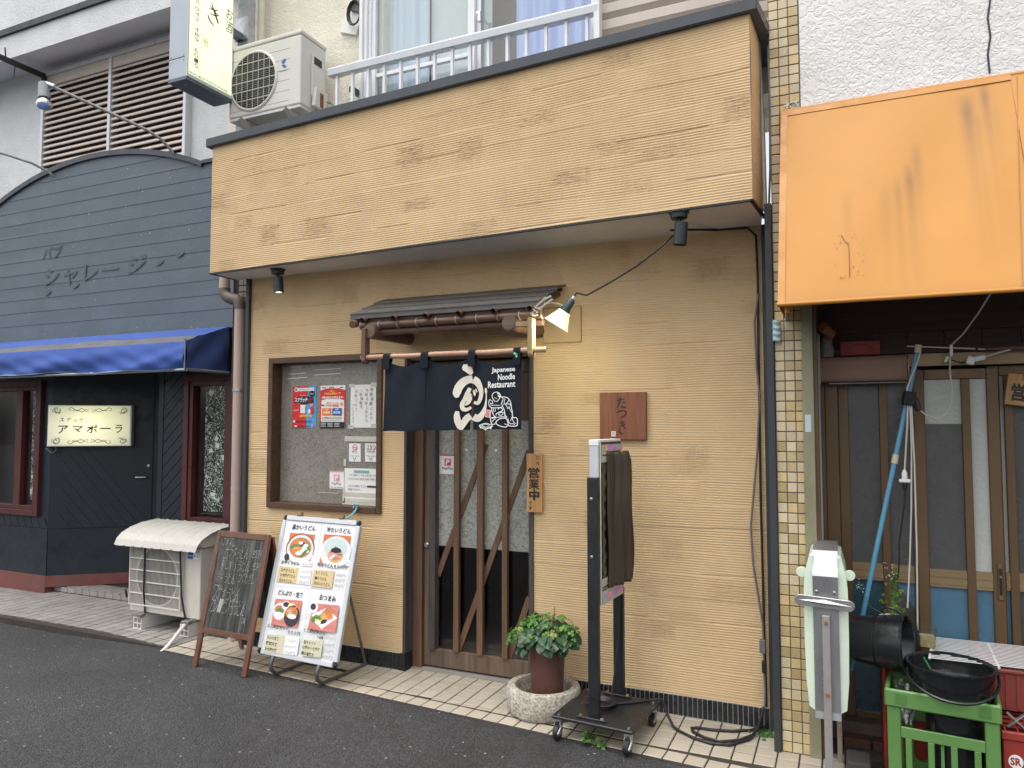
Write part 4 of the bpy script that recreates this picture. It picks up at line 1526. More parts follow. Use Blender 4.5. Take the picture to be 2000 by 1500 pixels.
    c.tube([(-4.12, 0.08, 1.855), (-4.07, 0.11, 1.855)], 0.006)
    c.obj('pipe_clamp', STEEL, dp, smooth=True)
    c = MB()
    c.cyl((-4.142, 0.05, 1.10), (-4.142, 0.05, 1.13), 0.0415, 0.0415)
    c.obj('pipe_joint', PIPE_P, dp, smooth=True)


build_snack()


def blue_awning():
    a = thing('blue_awning', 'faded blue canvas awning with a worn grey stripe over the snack bar door', 'awning', (-6.4, 0.2, 2.2))
    xl, xr = -9.0, -4.602
    rs = random.Random(4)

    def wav(x, k):
        return 0.016 * math.sin(x * 3.1 + k) + 0.013 * math.sin(x * 7.7 + 2 * k)

    def top(u, v):
        x = xl + (xr - xl) * u
        y = 0.40 + (0.0 - 0.40) * v
        return (x, y, 2.408 - 0.125 * v - 0.012 * math.sin(v * math.pi) + 0.4 * wav(x, 1) * v * (1 - v) * 4)
    grid('canvas_top', lambda u, v: top(u, v * 0.80), 120, 8, AWN_B, a)
    grid('canvas_stripe', lambda u, v: Vector(top(u, 0.801 + v * 0.199)) + Vector((0, -0.03 * v, -0.045 * v)), 120, 3, AWN_G, a)

    def front(u, v):
        x = xl + (xr - xl) * u
        b = Vector(top(u, 1.0))
        sw = math.sin(v * math.pi) * 0.02
        cr = 0.018 * math.sin(x * 5 + v * 6) * v + 0.006 * math.sin(x * 19 - v * 11) * v + 0.010 * math.sin(12 * (u * 6 + v)) * max(0, u * 6 - 4.9) * v
        return (x, b.y - 0.03 - sw - 0.012 * v + cr, b.z - 0.045 - 0.215 * v + 0.5 * wav(x, 2.2) * v)
    grid('valance', front, 160, 14, AWN_B, a)

    def hem(u, v):
        p = Vector(front(u, 0.955 + 0.045 * v))
        return p + Vector((0, -0.006, 0))
    grid('hem', hem, 120, 2, M('pale canvas hem', (0.20, 0.26, 0.40), 0.8, 0.3), a)

    def side(u, v):
        y = -0.035 + 0.43 * u
        zt = 2.245 + (2.405 - 2.245) * u
        zb = 2.012 + 0.008 * math.sin(u * 6)
        return (xr + 0.014 * math.sin(u * 7 + v * 4) * math.sin(v * 3.1), y, zt + (zb - zt) * v)
    grid('side_panel', side, 20, 12, M('faded dark blue canvas', (0.033, 0.065, 0.21), 0.75, 0.3, scale=4, dirt=0.4, dirtcol=(0.12, 0.14, 0.22), bmp=0.2, bscale=300), a)
    MB().tube([(xl, -0.02, 2.02), (xr + 0.005, -0.02, 2.02), (xr + 0.005, 0.4, 2.02)], 0.012).obj('frame_tube', STEEL, a)
    o = MB()
    o.tube([(xr + 0.004, -0.045, 2.26), (xr + 0.006, -0.05, 2.13), (xr + 0.004, -0.048, 2.01)], 0.006)
    o.obj('corner_seam', M('pale seam', (0.17, 0.20, 0.26), 0.8, 0.3), a)


blue_awning()


def snack_sign():
    p = DG0 + DGD * 0.36 + DGN * 0.10
    a = thing('illuminated_sign', 'lit cream snack bar sign with scroll ornament on dark diagonal wall', 'sign', (p.x, p.y, 1.583), (0, 0, math.atan2(DGD.y, DGD.x)))
    W2, H2 = 0.365, 0.197
    box('sign_case', -W2, W2, 0.0, 0.085, -H2, H2, CARD, a, 0.004, True)
    box('sign_face', -W2 + 0.008, W2 - 0.008, -0.004, -0.0005, -H2 + 0.008, H2 - 0.008, SIGN_S, a, 0.001, True)
    box('sign_edge', W2 - 0.016, W2 - 0.003, -0.006, -0.0005, -H2 + 0.004, H2 - 0.004, CARD, a, 0.001, True)
    pr = Print(a, on_wall(0, 0, -0.0045), True)
    u = lambda X: (X - 940) / 1490 * 0.73
    v = lambda Y: -(Y - 752) / 820 * 0.394
    for (ch, x0, x1, y0, y1) in (('ス', 400, 485, 600, 672), ('ナ', 530, 605, 592, 665), ('ッ', 645, 715, 630, 672), ('ク', 745, 815, 600, 676)):
        pr.text(INK_B, ch, u(x0), v(y1), u(x1), v(y0), 0.012, 0.12)
    for (ch, x0, x1, y0, y1) in (('ア', 385, 555, 748, 908), ('マ', 636, 815, 760, 880), ('ポ', 885, 1070, 735, 895), ('ー', 1120, 1310, 795, 820), ('ラ', 1390, 1520, 735, 898)):
        pr.text(INK_B, ch, u(x0), v(y1), u(x1), v(y0), 0.014, 0.05)
    # scroll ornament
    OL = M('olive ornament print', (0.10, 0.095, 0.045), 0.5, 0.1)

    def spiral(cx, cy, r, turns, a0, s, w0, flip=1):
        pts, ws = [], []
        n = int(14 * turns)
        for k in range(n + 1):
            t = k / n
            rr = r * (1 - 0.85 * t)
            an = a0 + s * turns * 2 * math.pi * t
            pts.append((cx + rr * math.cos(an) * flip, cy + rr * math.sin(an)))
            ws.append(w0 * (1 - 0.6 * t))
        return pts, ws
    for sy in (1, -1):
        yc = lambda Y: v(752 - sy * (752 - Y))
        for sx in (1, -1):
            X = lambda q: u(940 + sx * q)
            pr.stroke(OL, [(X(60), yc(480)), (X(150), yc(410)), (X(230), yc(455)), (X(330), yc(395)), (X(380), yc(420)), (X(360), yc(455)), (X(335), yc(440))], [0.004, .005, .0055, .005, .004, .003, .003], sub=5)
            pr.stroke(OL, [(X(60), yc(420)), (X(150), yc(480)), (X(230), yc(440)), (X(300), yc(465)), (X(285), yc(430))], [0.003, .005, .004, .003, .002], sub=5)
            pr.stroke(OL, [(X(20), yc(410)), (X(50), yc(450)), (X(20), yc(490))], 0.003, sub=5)
            # corner scrolls
            q, ws = spiral(X(585), yc(450), 0.030, 1.3, 0.6, -1, 0.007)
            pr.stroke(INKG, q, ws, sub=2)
            pr.stroke(INKG, [(X(500), yc(420 + 60)), (X(560), yc(500)), (X(620), yc(470)), (X(665), yc(485))], [.002, .006, .005, .003])
            pr.stroke(INKG, [(X(560), yc(405)), (X(610), yc(400)), (X(650), yc(440)), (X(670), yc(430))], [.004, .006, .004, .002])
            for dx, dy in ((540, 515), (600, 508), (665, 455)):
                pr.ell(INKG, X(dx), yc(dy), 0.004, 0.004, 8)
    pr.flush()
    c = MB()
    c.tube([(-0.31, 0.05, -0.19), (-0.30, 0.05, -0.235), (-0.33, 0.05, -0.262), (-0.37, 0.06, -0.235), (-0.40, 0.09, -0.215)], 0.005, 8)
    c.obj('sign_cable', CABLE_G, a, True, True)
    MB().tube([dg(-0.02, 0.012, 1.378), dg(0.0, 0.012, 1.377), dg(0.03, 0.012, 1.377)], 0.008).obj('cable_duct', NAVY, SNACK)


snack_sign()


def shop_sign_box():
    X, y0, y1, zb, zt, th = -4.17, -0.475, -0.055, 4.055, 5.75, 0.175
    a = thing('projecting_sign', 'tall lit shop sign box projecting over the street beside the balcony air conditioner', 'sign', (X, -0.26, zb))
    box('sign_case', X - th, X - 0.003, y0, y1, zb + 0.006, zt, SIGN_CASE, a, 0.003)
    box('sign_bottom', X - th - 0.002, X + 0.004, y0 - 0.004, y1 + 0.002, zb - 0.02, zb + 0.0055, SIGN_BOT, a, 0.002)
    box('lit_panel', X - 0.0025, X + 0.002, y0 + 0.012, y1 - 0.006, zb + 0.03, zt, SIGN_L, a)
    b = MB()
    b.box(X - 0.002, X + 0.006, y0, y0 + 0.0118, zb + 0.006, zt)
    b.box(X - 0.002, X + 0.006, y1 - 0.0058, y1, zb + 0.006, zt)
    b.box(X - 0.002, X + 0.006, y0 + 0.012, y1 - 0.006, zb + 0.006, zb + 0.0298)
    b.obj('panel_rim', M('pale rim', (0.62, 0.66, 0.60), 0.4, 0.05), a)
    s = MB()
    s.box(X - th - 0.001, X - 0.02, y0 - 0.0015, y0 + 0.002, 4.204, 4.208)
    s.obj('seam', INK, a)
    for x in (-4.325, -4.205):
        for z in (4.188, 4.224):
            MB().cyl((x, y0, z), (x, y0 - 0.004, z), 0.006).obj('screw', STEEL, a, smooth=True)
    for y in (-0.42, -0.13):
        MB().cyl((X - 0.07, y, zb - 0.02), (X - 0.07, y, zb - 0.024), 0.010).obj('screw', CHROME, a, smooth=True)
    pr = Print(a, on_east(X + 0.0022, 0, 0))
    # two tailed brush character in the middle, its lower end in view
    k = lambda px, py: (-0.245 + (px - 417) * 0.0050, 4.585 - (py - 40) * 0.0036)
    pr.stroke(INK_B, [k(409, 15), k(420, 22), k(427, 27)], [.004, .012, .003])
    pr.stroke(INK_B, [k(408, 22), k(420, 18), k(425, 14)], [.004, .010, .003])
    pr.stroke(INK_B, [k(410, 31), k(420, 29), k(427, 23)], [.004, .011, .003])
    pr.stroke(INK_B, [k(412, 6), k(417, 20), k(424, 36), k(426, 44)], [.005, .014, .018, .004])
    pr.stroke(INK_B, [k(406, 36), k(408, 43), k(413, 49), k(419, 53)], [.006, .013, .012, .004])
    pr.text(INK_B, 'お', -0.125, 4.665, -0.06, 4.75, 0.0, 0.1)
    pr.text(INK_B, '酒', -0.128, 4.56, -0.062, 4.65, 0.0, 0.1)
    digits = '042-489-6015'
    n = len(digits)
    for i, ch in enumerate(digits):
        z = 4.60 - i * (0.46 / n)
        if ch == '-':
            pr.rect(INKG, -0.399, z - 0.018, -0.396, z - 0.004)
        else:
            pr.text(INKG, ch, -0.414, z - 0.026, -0.378, z + 0.004, -0.006)
    pr.text(INKG, '話', -0.414, 4.625, -0.378, 4.66, -0.004)
    pr.text(INKG, '電', -0.414, 4.67, -0.378, 4.705, -0.004)
    for (u0, v0, u1, v1) in ((-.352, 4.34, -.349, 4.415), (-.285, 4.34, -.282, 4.415), (-.352, 4.34, -.282, 4.343), (-.352, 4.412, -.282, 4.415)):
        pr.rect(P_TAN, u0, v0, u1, v1)
    pr.text(P_TAN, '樹', -0.340, 4.35, -0.294, 4.405, 0.0)
    # the script line along the foot of the panel
    rs = random.Random(2)
    u = -0.455
    while u < -0.09:
        w = rs.uniform(0.006, 0.014)
        pr.stroke(INK, [(u, 4.092), (u + w * 0.4, 4.092 + rs.uniform(0.008, 0.02)), (u + w, 4.092)], [.0025, .003, .0025], sub=2)
        u += w * rs.uniform(0.9, 1.5)
    pr.flush()
    # steel post and brackets carrying it
    b = MB()
    b.box(-4.30, -4.19, 0.12, 0.20, 3.62, 6.0)
    b.obj('post', M('rust spotted steel post', (0.40, 0.43, 0.45), 0.55, 0.12, dirt=0.7, dirtcol=(0.12, 0.08, 0.06), dscale=9), a, bev=0.003)
    for z in (4.62, 5.2):
        b = MB().box(-4.29, -4.23, -0.056, 0.119, z, z + 0.05)
        b.obj('arm', SIGN_BOT, a)
    MB().box(-4.31, -4.18, 0.10, 0.1195, 4.62, 4.80).obj('bracket_plate', STEEL, a, bev=0.002)


shop_sign_box()


def lamp_arms():
    a = thing('arm_spotlight', 'grey spotlight with silver bulb on a long bent arm over the arched front', 'spotlight', (-5.30, 0.42, 3.95))
    p = [(-5.30, 0.43, 3.93), (-5.305, 0.38, 4.00), (-5.33, 0.29, 4.07), (-5.37, 0.19, 4.115), (-5.43, 0.08, 4.15), (-5.71, -0.34, 4.30), (-5.745, -0.395, 4.318)]
    q = []
    MB().tube(p, 0.0125, 10).obj('arm', M('corroded grey tube', (0.36, 0.355, 0.34), 0.6, 0.25, scale=30, dirt=0.6, dirtcol=(0.16, 0.14, 0.12), dscale=14), a, smooth=True)
    b = MB()
    b.cyl((-5.735, -0.385, 4.318), (-5.80, -0.42, 4.345), 0.02)
    b.obj('knuckle', STEEL, a, smooth=True)
    b = MB()
    b.cyl((-5.815, -0.42, 4.345), (-5.79, -0.43, 4.215), 0.040, 0.044, 20)
    b.obj('lamp_holder', M('weathered lamp holder', (0.34, 0.35, 0.36), 0.5, 0.15, dirt=0.4), a, smooth=True)
    d = (Vector((-5.79, -0.43, 4.215)) - Vector((-5.815, -0.42, 4.345))).normalized()
    mt = Matrix.Translation(Vector((-5.79, -0.43, 4.215))) @ d.to_track_quat('Z', 'Y').to_matrix().to_4x4()
    MB().lathe([(0.030, 0.0), (0.042, 0.02), (0.058, 0.045), (0.060, 0.055), (0.05, 0.075), (0.0, 0.085)], seg=24, mat4=mt).obj('bulb', CHROME, a, smooth=True)
    a2 = thing('arm_spotlight', 'bare grey lamp arm rising from the arch at the left edge', 'spotlight', (-6.93, 0.42, 4.0))
    MB().tube([(-6.93, 0.43, 4.0), (-6.945, 0.36, 4.04), (-7.0, 0.25, 4.09), (-7.12, 0.1, 4.135), (-7.35, -0.12, 4.20), (-7.7, -0.4, 4.29)], 0.0125, 10).obj('arm', M('corroded grey tube', (0.3, 0.3, 0.3)), a2, smooth=True)
    MB().cyl((-7.7, -0.4, 4.29), (-7.78, -0.47, 4.21), 0.035).obj('lamp_holder', STEEL, a2, smooth=True)
    k = MB()
    k.box(-7.33, -7.30, 0.03, 0.55, 5.13, 5.155)
    k.box(-7.315, -7.30, 0.03, 0.55, 5.10, 5.13)
    k.box(-7.33, -7.295, 0.52, 0.555, 5.0, 5.155)
    k.tube([(-7.32, 0.08, 5.15), (-7.36, 0.06, 5.25)], 0.006)
    k.tube([(-7.31, 0.16, 5.15), (-7.26, 0.12, 5.22)], 0.006)
    k.tube([(-7.31, 0.25, 5.10), (-7.31, 0.24, 5.0), (-7.29, 0.23, 4.98)], 0.005)
    o = k.obj('iron_bracket', M('black rusty iron', (0.03, 0.026, 0.024), 0.7, 0.3, dirt=0.3, dirtcol=(0.1, 0.05, 0.03)))
    tag(o, 'rusty black iron bracket jutting from stucco wall above the louvre shutter', 'bracket')


lamp_arms()


# ------------------------------------------------------------------ shop on the right
SHOP = thing('tiled_shop', 'shop with yellow tiled column, white rough stucco and bronze sliding doors', 'building', (0.6, 0.1, 0.0))


def build_shop():
    w = MB()
    w.prism([(-0.148, -0.25, 2.3), (3.0, -0.25, 2.3), (3.0, -0.25, 6.2), (-0.148, -0.25, 6.2)], (0, 0.25, 0))
    w.obj('upper_wall', STUCCO_W, SHOP)
    c = MB()
    c.tube([(0.66, -0.2525, 3.21), (0.655, -0.2525, 3.30), (0.668, -0.2525, 3.38), (0.66, -0.2525, 3.47), (0.672, -0.2525, 3.55), (0.668, -0.2525, 3.66), (0.69, -0.2525, 3.78), (0.72, -0.2525, 3.86)], 0.0042, 6)
    c.obj('crack_line', M('dark crack filler', (0.05, 0.045, 0.06), 0.8, 0.3), SHOP)
    box('tile_column', -0.2975, -0.1185, -0.2455, 0.07, -0.02, 6.2, GROUT_C, SHOP)
    me = {}
    for w_ in (0.0425, 0.0455):
        for mt in (TILE_Y, TILE_YP):
            m = MB().box(-w_ / 2, w_ / 2, -0.004, 0.004, -0.0225, 0.0225, 0.002)
            bmesh.ops.recalc_face_normals(m.bm, faces=list(m.bm.faces))
            q = bpy.data.meshes.new('tile')
            m.bm.to_mesh(q)
            m.bm.free()
            q.materials.append(mt)
            me[(w_, mt.name)] = q
    rs = random.Random(12)
    cnt = 0
    for i in range(84):
        z = 0.028 + i * 0.0503
        for k, (x, w_) in enumerate(((-0.2720, 0.0425), (-0.2255, 0.0425), (-0.1775, 0.0455))):
            if z > 4.2:
                continue
            if cnt >= 300:
                continue
            pale = TILE_YP if rs.random() < (0.62 if 0.9 < z else 0.25) else TILE_Y
            o = bpy.data.objects.new('tile', me[(w_, pale.name)])
            COL.objects.link(o)
            o.location = (x, -0.2485 + rs.uniform(-0.0006, 0.0006), z)
            o.rotation_euler = (R(rs.uniform(-0.7, 0.7)), 0, R(rs.uniform(-0.7, 0.7)))
            par(o, SHOP)
            cnt += 1
    ca = MB()
    for dx in (-0.205, -0.175):
        for k in range(7):
            ca.obox((dx + rs.uniform(-.012, .012), -0.255, 3.215 + rs.uniform(-.012, .012)), (0.02, 0.006, 0.006), (0, rs.uniform(-1, 1), 0))
    ca.obj('caulk_remains', P_WHITE, SHOP)
    # olive steel post
    box('door_post', -0.170, -0.1175, -0.264, -0.2535, -0.02, 2.25, OLIVE, SHOP, 0.003)
    box('sticker', -0.160, -0.132, -0.2660, -0.2645, 1.56, 1.645, STICKER, SHOP)
    # head of the doorway
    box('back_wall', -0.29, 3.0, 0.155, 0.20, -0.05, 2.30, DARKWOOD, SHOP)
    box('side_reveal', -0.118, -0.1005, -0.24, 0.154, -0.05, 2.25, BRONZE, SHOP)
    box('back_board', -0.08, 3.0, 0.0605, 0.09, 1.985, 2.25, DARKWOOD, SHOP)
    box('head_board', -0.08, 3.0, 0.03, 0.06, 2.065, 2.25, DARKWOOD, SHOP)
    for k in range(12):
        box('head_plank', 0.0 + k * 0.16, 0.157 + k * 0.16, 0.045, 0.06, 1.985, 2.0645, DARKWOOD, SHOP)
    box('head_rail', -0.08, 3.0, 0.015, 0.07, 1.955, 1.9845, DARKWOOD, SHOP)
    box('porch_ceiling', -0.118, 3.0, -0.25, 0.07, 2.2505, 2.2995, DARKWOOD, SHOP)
    # sliding door set
    d = MB()
    d.box(-0.10, -0.075, 0.03, 0.15, 0.0, 1.954)
    d.box(-0.0745, -0.012, 0.045, 0.15, 0.0, 1.954)
    d.box(-0.012, 3.0, 0.045, 0.15, 1.915, 1.954)
    fr = d.obj('door_frame', BRONZE, SHOP, bev=0.003)
    box('head_track', 0.31, 3.0, 0.03, 0.0445, 1.888, 1.952, BRONZE_L, fr, 0.002)
    return fr


def build_shop_doors(fr):
    def leaf(x0, x1, y, muls, blue, pale, ztop=1.885):
        b = MB()
        b.box(x0, x0 + 0.05, y, y + 0.035, 0.10, ztop)
        b.box(x1 - 0.05, x1, y, y + 0.035, 0.10, ztop)
        b.box(x0 + 0.05, x1 - 0.05, y + 0.001, y + 0.034, 0.10, 0.135)
        b.box(x0 + 0.05, x1 - 0.05, y + 0.001, y + 0.034, ztop - 0.05, ztop)
        dd = b.obj('sliding_door', BRONZE, SHOP, bev=0.003)
        for m in muls:
            box('mullion', m - 0.018, m + 0.018, y - 0.006, y + 0.02, 0.1355, ztop - 0.0505, BRONZE, dd, 0.003)
        xs = [x0 + 0.05] + list(muls) + [x1 - 0.05]
        for i in range(len(xs) - 1):
            a, b2 = xs[i] + (0.0185 if i else 0.0005), xs[i + 1] - (0.0185 if i < len(xs) - 2 else 0.0005)
            rl = MB().box(a, b2, y + 0.001, y + 0.03, 0.800, 0.886)
            rl.box(a, b2, y - 0.003, y + 0.0005, 0.815, 0.835)
            rl.box(a, b2, y - 0.003, y + 0.0005, 0.850, 0.872)
            rl.obj('mid_rail', BRONZE_L, dd)
            box('pane', a, b2, y + 0.018, y + 0.022, 0.8865, ztop - 0.0505, FROST if not pale[i] else FROSTP, dd)
            if pale[i] == 2:
                box('dark_film', a, b2, y + 0.0150, y + 0.0175, 0.8865, 1.60, FROST, dd)
            box('pane', a, b2, y + 0.018, y + 0.022, 0.1355, 0.7995, (M('deep teal pane', (0.035, 0.085, 0.12), 0.3, 0.2, coat=0.4) if blue[i] == 2 else FROSTB) if blue[i] else FROST, dd)
        return dd
    l1 = leaf(-0.0115, 0.372, 0.085, [0.20], [2, True], [0, 0])
    l2 = leaf(0.335, 0.70, 0.045, [0.562], [True, True], [2, 1], 1.872)
    l3 = leaf(0.66, 1.10, 0.085, [0.745, 0.90], [3, False, False], [1, 0, 0])
    l4 = leaf(1.05, 1.5, 0.045, [1.25], [False, False], [0, 0])
    box('bottom_track', -0.08, 3.0, 0.02, 0.15, 0.0, 0.098, WOODW, fr)
    # wood veneered foot panel
    h = MB()
    h.box(0.668, 0.690, 0.036, 0.0445, 0.76, 0.935)
    pull = h.obj('door_pull', BRASS, l2, bev=0.003)
    box('pull_recess', 0.673, 0.685, 0.0345, 0.0358, 0.785, 0.91, BLACKP, pull)
    MB().cyl((0.679, 0.036, 0.872), (0.679, 0.030, 0.872), 0.005).obj('lock', CHROME, pull, smooth=True)
    # dark streaks of film torn on the lower left pane
    o = MB().prism([(0.20, 0.10, 0.80), (0.232, 0.10, 0.80), (0.36, 0.10, 0.62), (0.36, 0.10, 0.56), (0.20, 0.10, 0.56)], (0, 0.002, 0))
    o.obj('dark_film', FROST, l1)
    # low bricks and a mossy block under the doors
    for k in range(3):
        box('sill_brick', -0.02 + k * 0.13, 0.10 + k * 0.13, -0.06, 0.015, -0.01, 0.045, M('dark red brick', (0.10, 0.045, 0.035), 0.9, 0.3, dirt=0.4), SHOP, 0.004)


FR = build_shop()
build_shop_doors(FR)


def orange_awning():
    a = thing('orange_awning', 'orange vinyl awning with dark dirt streaks above the sliding doors', 'awning', (0.4, -0.5, 2.6))
    xl, xr = -0.242, 0.735
    yt, zt, yb, zb = -0.27, 3.175, -0.74, 2.125
    streak = [((1790 - 1524) / 476, .40, .34, .016, .75), ((1740 - 1524) / 476, .50, .30, .018, .30), ((1766 - 1524) / 476, .46, .42, .013, .45), ((1806 - 1524) / 476, .30, .30, .015, .55), ((1912 - 1524) / 476, .08, .34, .020, .9),
              ((1948 - 1524) / 476, .02, .30, .014, .85), ((1926 - 1524) / 476, .14, .5, .016, .35), ((1664 - 1524) / 476, .50, .30, .015, .28), ((1700 - 1524) / 476, .72, .2, .02, .14), ((1960 - 1524) / 476, .1, .4, .02, .22)]

    def st(u, v):
        t = 0.0
        vv = v
        for su, v0, ln, w, s in streak:
            if vv > v0 - 0.03:
                k = (vv - v0) / ln
                env = min(1, (vv - v0 + 0.03) / 0.10) * math.exp(-max(0, k) * 1.3)
                t = max(t, s * env * math.exp(-((u - su) / (w * 1.35)) ** 2))
        t = max(t, 0.30 * math.exp(-((1 - v) / 0.022)))
        return min(0.85, t * 0.95)

    def face(u, v):
        x = xl + (xr - xl) * u
        s = (0.010 * math.sin(u * 5) + 0.004 * math.sin(u * 13 + v * 5)) * math.sin(v * 3.14)
        return (x, yt + (yb - yt) * v - s, zt + (zb - zt) * v)
    grid('front_panel', face, 130, 110, AWN_O, a, attr=('stain', st))

    def wrap(x0, x1):
        b = MB()
        n = Vector((0, -(zt - zb), -(yt - yb) * -1)).normalized()
        off = Vector((0, -0.004, 0.001))
        P = [Vector((x, y, z)) + off for x, y, z in ((x0, yt, zt), (x1, yt, zt), (x1, yb, zb), (x0, yb, zb))]
        b.prism(P, (0, 0.004, 0))
        return b
    wrap(xl, xl + 0.030).obj('edge_strip', AWN_OD, a)
    t = MB()
    t.prism([(xl, yt - 0.004, zt + 0.004), (xr, yt - 0.004, zt + 0.004), (xr, yt - 0.016, zt - 0.026), (xl, yt - 0.016, zt - 0.026)], (0, 0.003, 0))
    t.obj('edge_strip', AWN_OD, a)
    MB().tube([(xl, yt + 0.012, zt + 0.004), (xr + 0.6, yt + 0.012, zt + 0.004)], 0.014, 10).obj('top_tube', AWN_OD, a, smooth=True)
    MB().tube([(xl - 0.003, yb + 0.006, zb), (xr, yb + 0.006, zb)], 0.010, 10).obj('hem_tube', AWN_OD, a, smooth=True)
    b = MB()
    b.poly([(xl, yt, zt), (xl, yb, zb), (xl, -0.255, zb)])
    b.obj('side_panel', AWN_OD, a)
    # continuing panel to the right
    def face2(u, v):
        return (xr + 1.6 * u, yt + (yb - yt) * v, zt + (zb - zt) * v)
    grid('front_panel', face2, 20, 20, AWN_O, a, attr=('stain', lambda u, v: 0.3 * math.exp(-((1 - v) / 0.02))))
    pr = Print(a, lambda u, v, h: Vector((xl + (xr - xl) * u, yt + (yb - yt) * v - 0.003 - h - (0.010 * math.sin(u * 5) + 0.004 * math.sin(u * 13 + v * 5)) * math.sin(v * 3.14), zt + (zb - zt) * v + h * 0.4)))
    pr.stroke(M('awning seam', (0.36, 0.15, 0.024), 0.5), [(1.025, 0.01), (0.985, 0.4), (0.945, 0.8), (0.925, 0.985)], 0.004)
    rs = random.Random(5)
    SP = M('dried drip', (0.20, 0.07, 0.02), 0.6, 0.2)
    pr.stroke(SP, [(0.268, 0.70), (0.285, 0.735), (0.298, 0.76), (0.298, 0.90)], 0.0030)
    for k in range(26):
        u = 0.24 + rs.random() * 0.12
        pr.ell(SP, u, 0.69 + rs.random() * 0.22, rs.uniform(0.0012, 0.003), rs.uniform(0.0015, 0.0035), 6)
    pr.flush()


orange_awning()


# ------------------------------------------------------------------ noren curtain
def noren():
    a = thing('noren_curtain', 'navy cloth shop curtain with cream calligraphy hanging from a bamboo pole over the door', 'curtain', (-2.05, -0.45, 2.0))
    pp, rr = [], []
    n = 8
    for i in range(n):
        x = -2.655 + i * (1.195 / (n - 1))
        for dx, r in ((-0.008, 0.0150), (0, 0.0168), (0.008, 0.0150)):
            pp.append((x + dx, -0.45 + 0.002 * math.sin(i * 1.7), 2.004 + 0.002 * math.sin(i * 2.3)))
            rr.append(r)
    MB().tube(pp, 0.0155, 14, False, rr).obj('pole', BAMB_P, a, smooth=True)
    MB().tube(pp, 0.011, 12, True, [r * 0.68 for r in rr]).obj('pole_core', BAMB_D, a, smooth=True)
    panels = [(-2.492, -2.207), (-2.206, -1.900), (-1.897, -1.597)]

    def cy(x, z):
        t = (2.0 - z) / 0.45
        return -0.452 + (0.010 * math.sin(x * 23 + 0.6) + 0.006 * math.sin(x * 41 + 2 + z * 4)) * min(1, 0.25 + t) - 0.012 * t

    def top(x, x0, x1):
        u = (x - x0) / (x1 - x0)
        sag = (0.034, 0.036, 0.042)[panels.index((x0, x1))]
        return 1.978 + 0.004 * u - sag * 4 * u * (1 - u) * (0.8 + 0.4 * (1 - abs(2 * u - 1)))

    for k, (x0, x1) in enumerate(panels):
        def fn(u, v, x0=x0, x1=x1, k=k):
            x = x0 + (x1 - x0) * u
            zt = top(x, x0, x1)
            zb = 1.556 + 0.016 * (x + 2.49) / 0.9 + 0.002 * math.sin(u * 9 + k)
            z = zt + (zb - zt) * v
            g = 0.0
            if k == 1 and v > 0.3:
                g = -0.012 * (v - 0.3) / 0.7 * u ** 6
            if k == 2 and v > 0.3:
                g = 0.004 * (v - 0.3) / 0.7 * (1 - u) ** 6
            # diagonal folds fanning from the loops
            fld = 0.006 * math.sin((u * 9 + v * 5)) * (1 - v) * (1 if k < 2 else 0.5)
            return (x + g, cy(x, z) + fld * 0.7, z)
        grid('cloth_panel', fn, 36, 40, CLOTH, a)
        # hem
        def hem(u, v, fn=fn):
            p = Vector(fn(u, 0.962 + 0.038 * v))
            p.y -= 0.0022
            return p
        grid('hem', hem, 36, 2, CLOTHL, a)
    for x0, x1 in ((-2.497, -2.449), (-2.234, -2.184), (-1.921, -1.878), (-1.641, -1.598)):
        pts = []
        for q in range(15):
            an = R(-80 + 340 * q / 14)
            pts.append((-0.45 + 0.0185 * math.cos(an + R(180)) * 1.02, 2.004 + 0.0185 * math.sin(an + R(180) * 0) ))
        prof = [(-0.472, 1.925), (-0.4705, 1.99)] + [(-0.45 - 0.0192 * math.cos(R(t)), 2.004 + 0.0192 * math.sin(R(t))) for t in range(0, 181, 20)] + [(-0.4335, 1.99), (-0.444, 1.95)]
        def lp(u, v, prof=prof, x0=x0, x1=x1):
            i = min(int(v * (len(prof) - 1) + 1e-6), len(prof) - 1)
            return (x0 + (x1 - x0) * u, prof[i][0], prof[i][1])
        grid('loop', lp, 2, len(prof) - 1, CLOTHL, a)
    # the print, drawn in a frame of 1688 x 1500 units laid on the right two panels
    def art(X, Y, h):
        s, t = X / 1688, Y / 1500
        x = -2.042 + 0.570 * s
        z = 2.0065 - 0.0226 * s - t * (0.4711 - 0.0262 * s)
        return Vector((x, cy(x, z) - 0.0065 - h, z))
    pr = Print(a, art)
    C = P_CREAM
    pr.poly(C, [(268, 206), (372, 206), (416, 262), (437, 362), (402, 402), (368, 396), (312, 348), (256, 312), (240, 262)], 'calligraphy')
    pr.stroke(C, [(165, 815), (150, 740), (180, 640), (255, 545), (345, 490), (425, 478)], [60, 165, 165, 150, 140, 140], 'calligraphy', 8)
    pr.stroke(C, [(438, 482), (510, 530), (572, 640), (592, 740), (565, 850), (520, 915), (455, 900)], [140, 135, 105, 90, 80, 65, 50], 'calligraphy', 8)
    pr.stroke(C, [(385, 640), (345, 740), (300, 850), (255, 940), (275, 1015), (335, 1035), (412, 992)], [60, 78, 72, 78, 84, 66, 40], 'calligraphy', 8)
    pr.stroke(C, [(405, 745), (360, 820), (330, 880)], [40, 42, 30], 'calligraphy', 8)
    pr.stroke(C, [(402, 790), (390, 850), (355, 915), (300, 955)], [40, 60, 60, 22], 'calligraphy', 8)
    pr.poly(C, [(430, 690), (462, 672), (488, 740), (470, 792), (448, 770)], 'calligraphy')
    pr.poly(C, [(468, 664), (490, 648), (518, 706), (498, 722)], 'calligraphy')
    pr.stroke(C, [(170, 1065), (160, 1150), (180, 1250), (225, 1335), (275, 1385)], [70, 125, 135, 130, 60], 'calligraphy', 8)
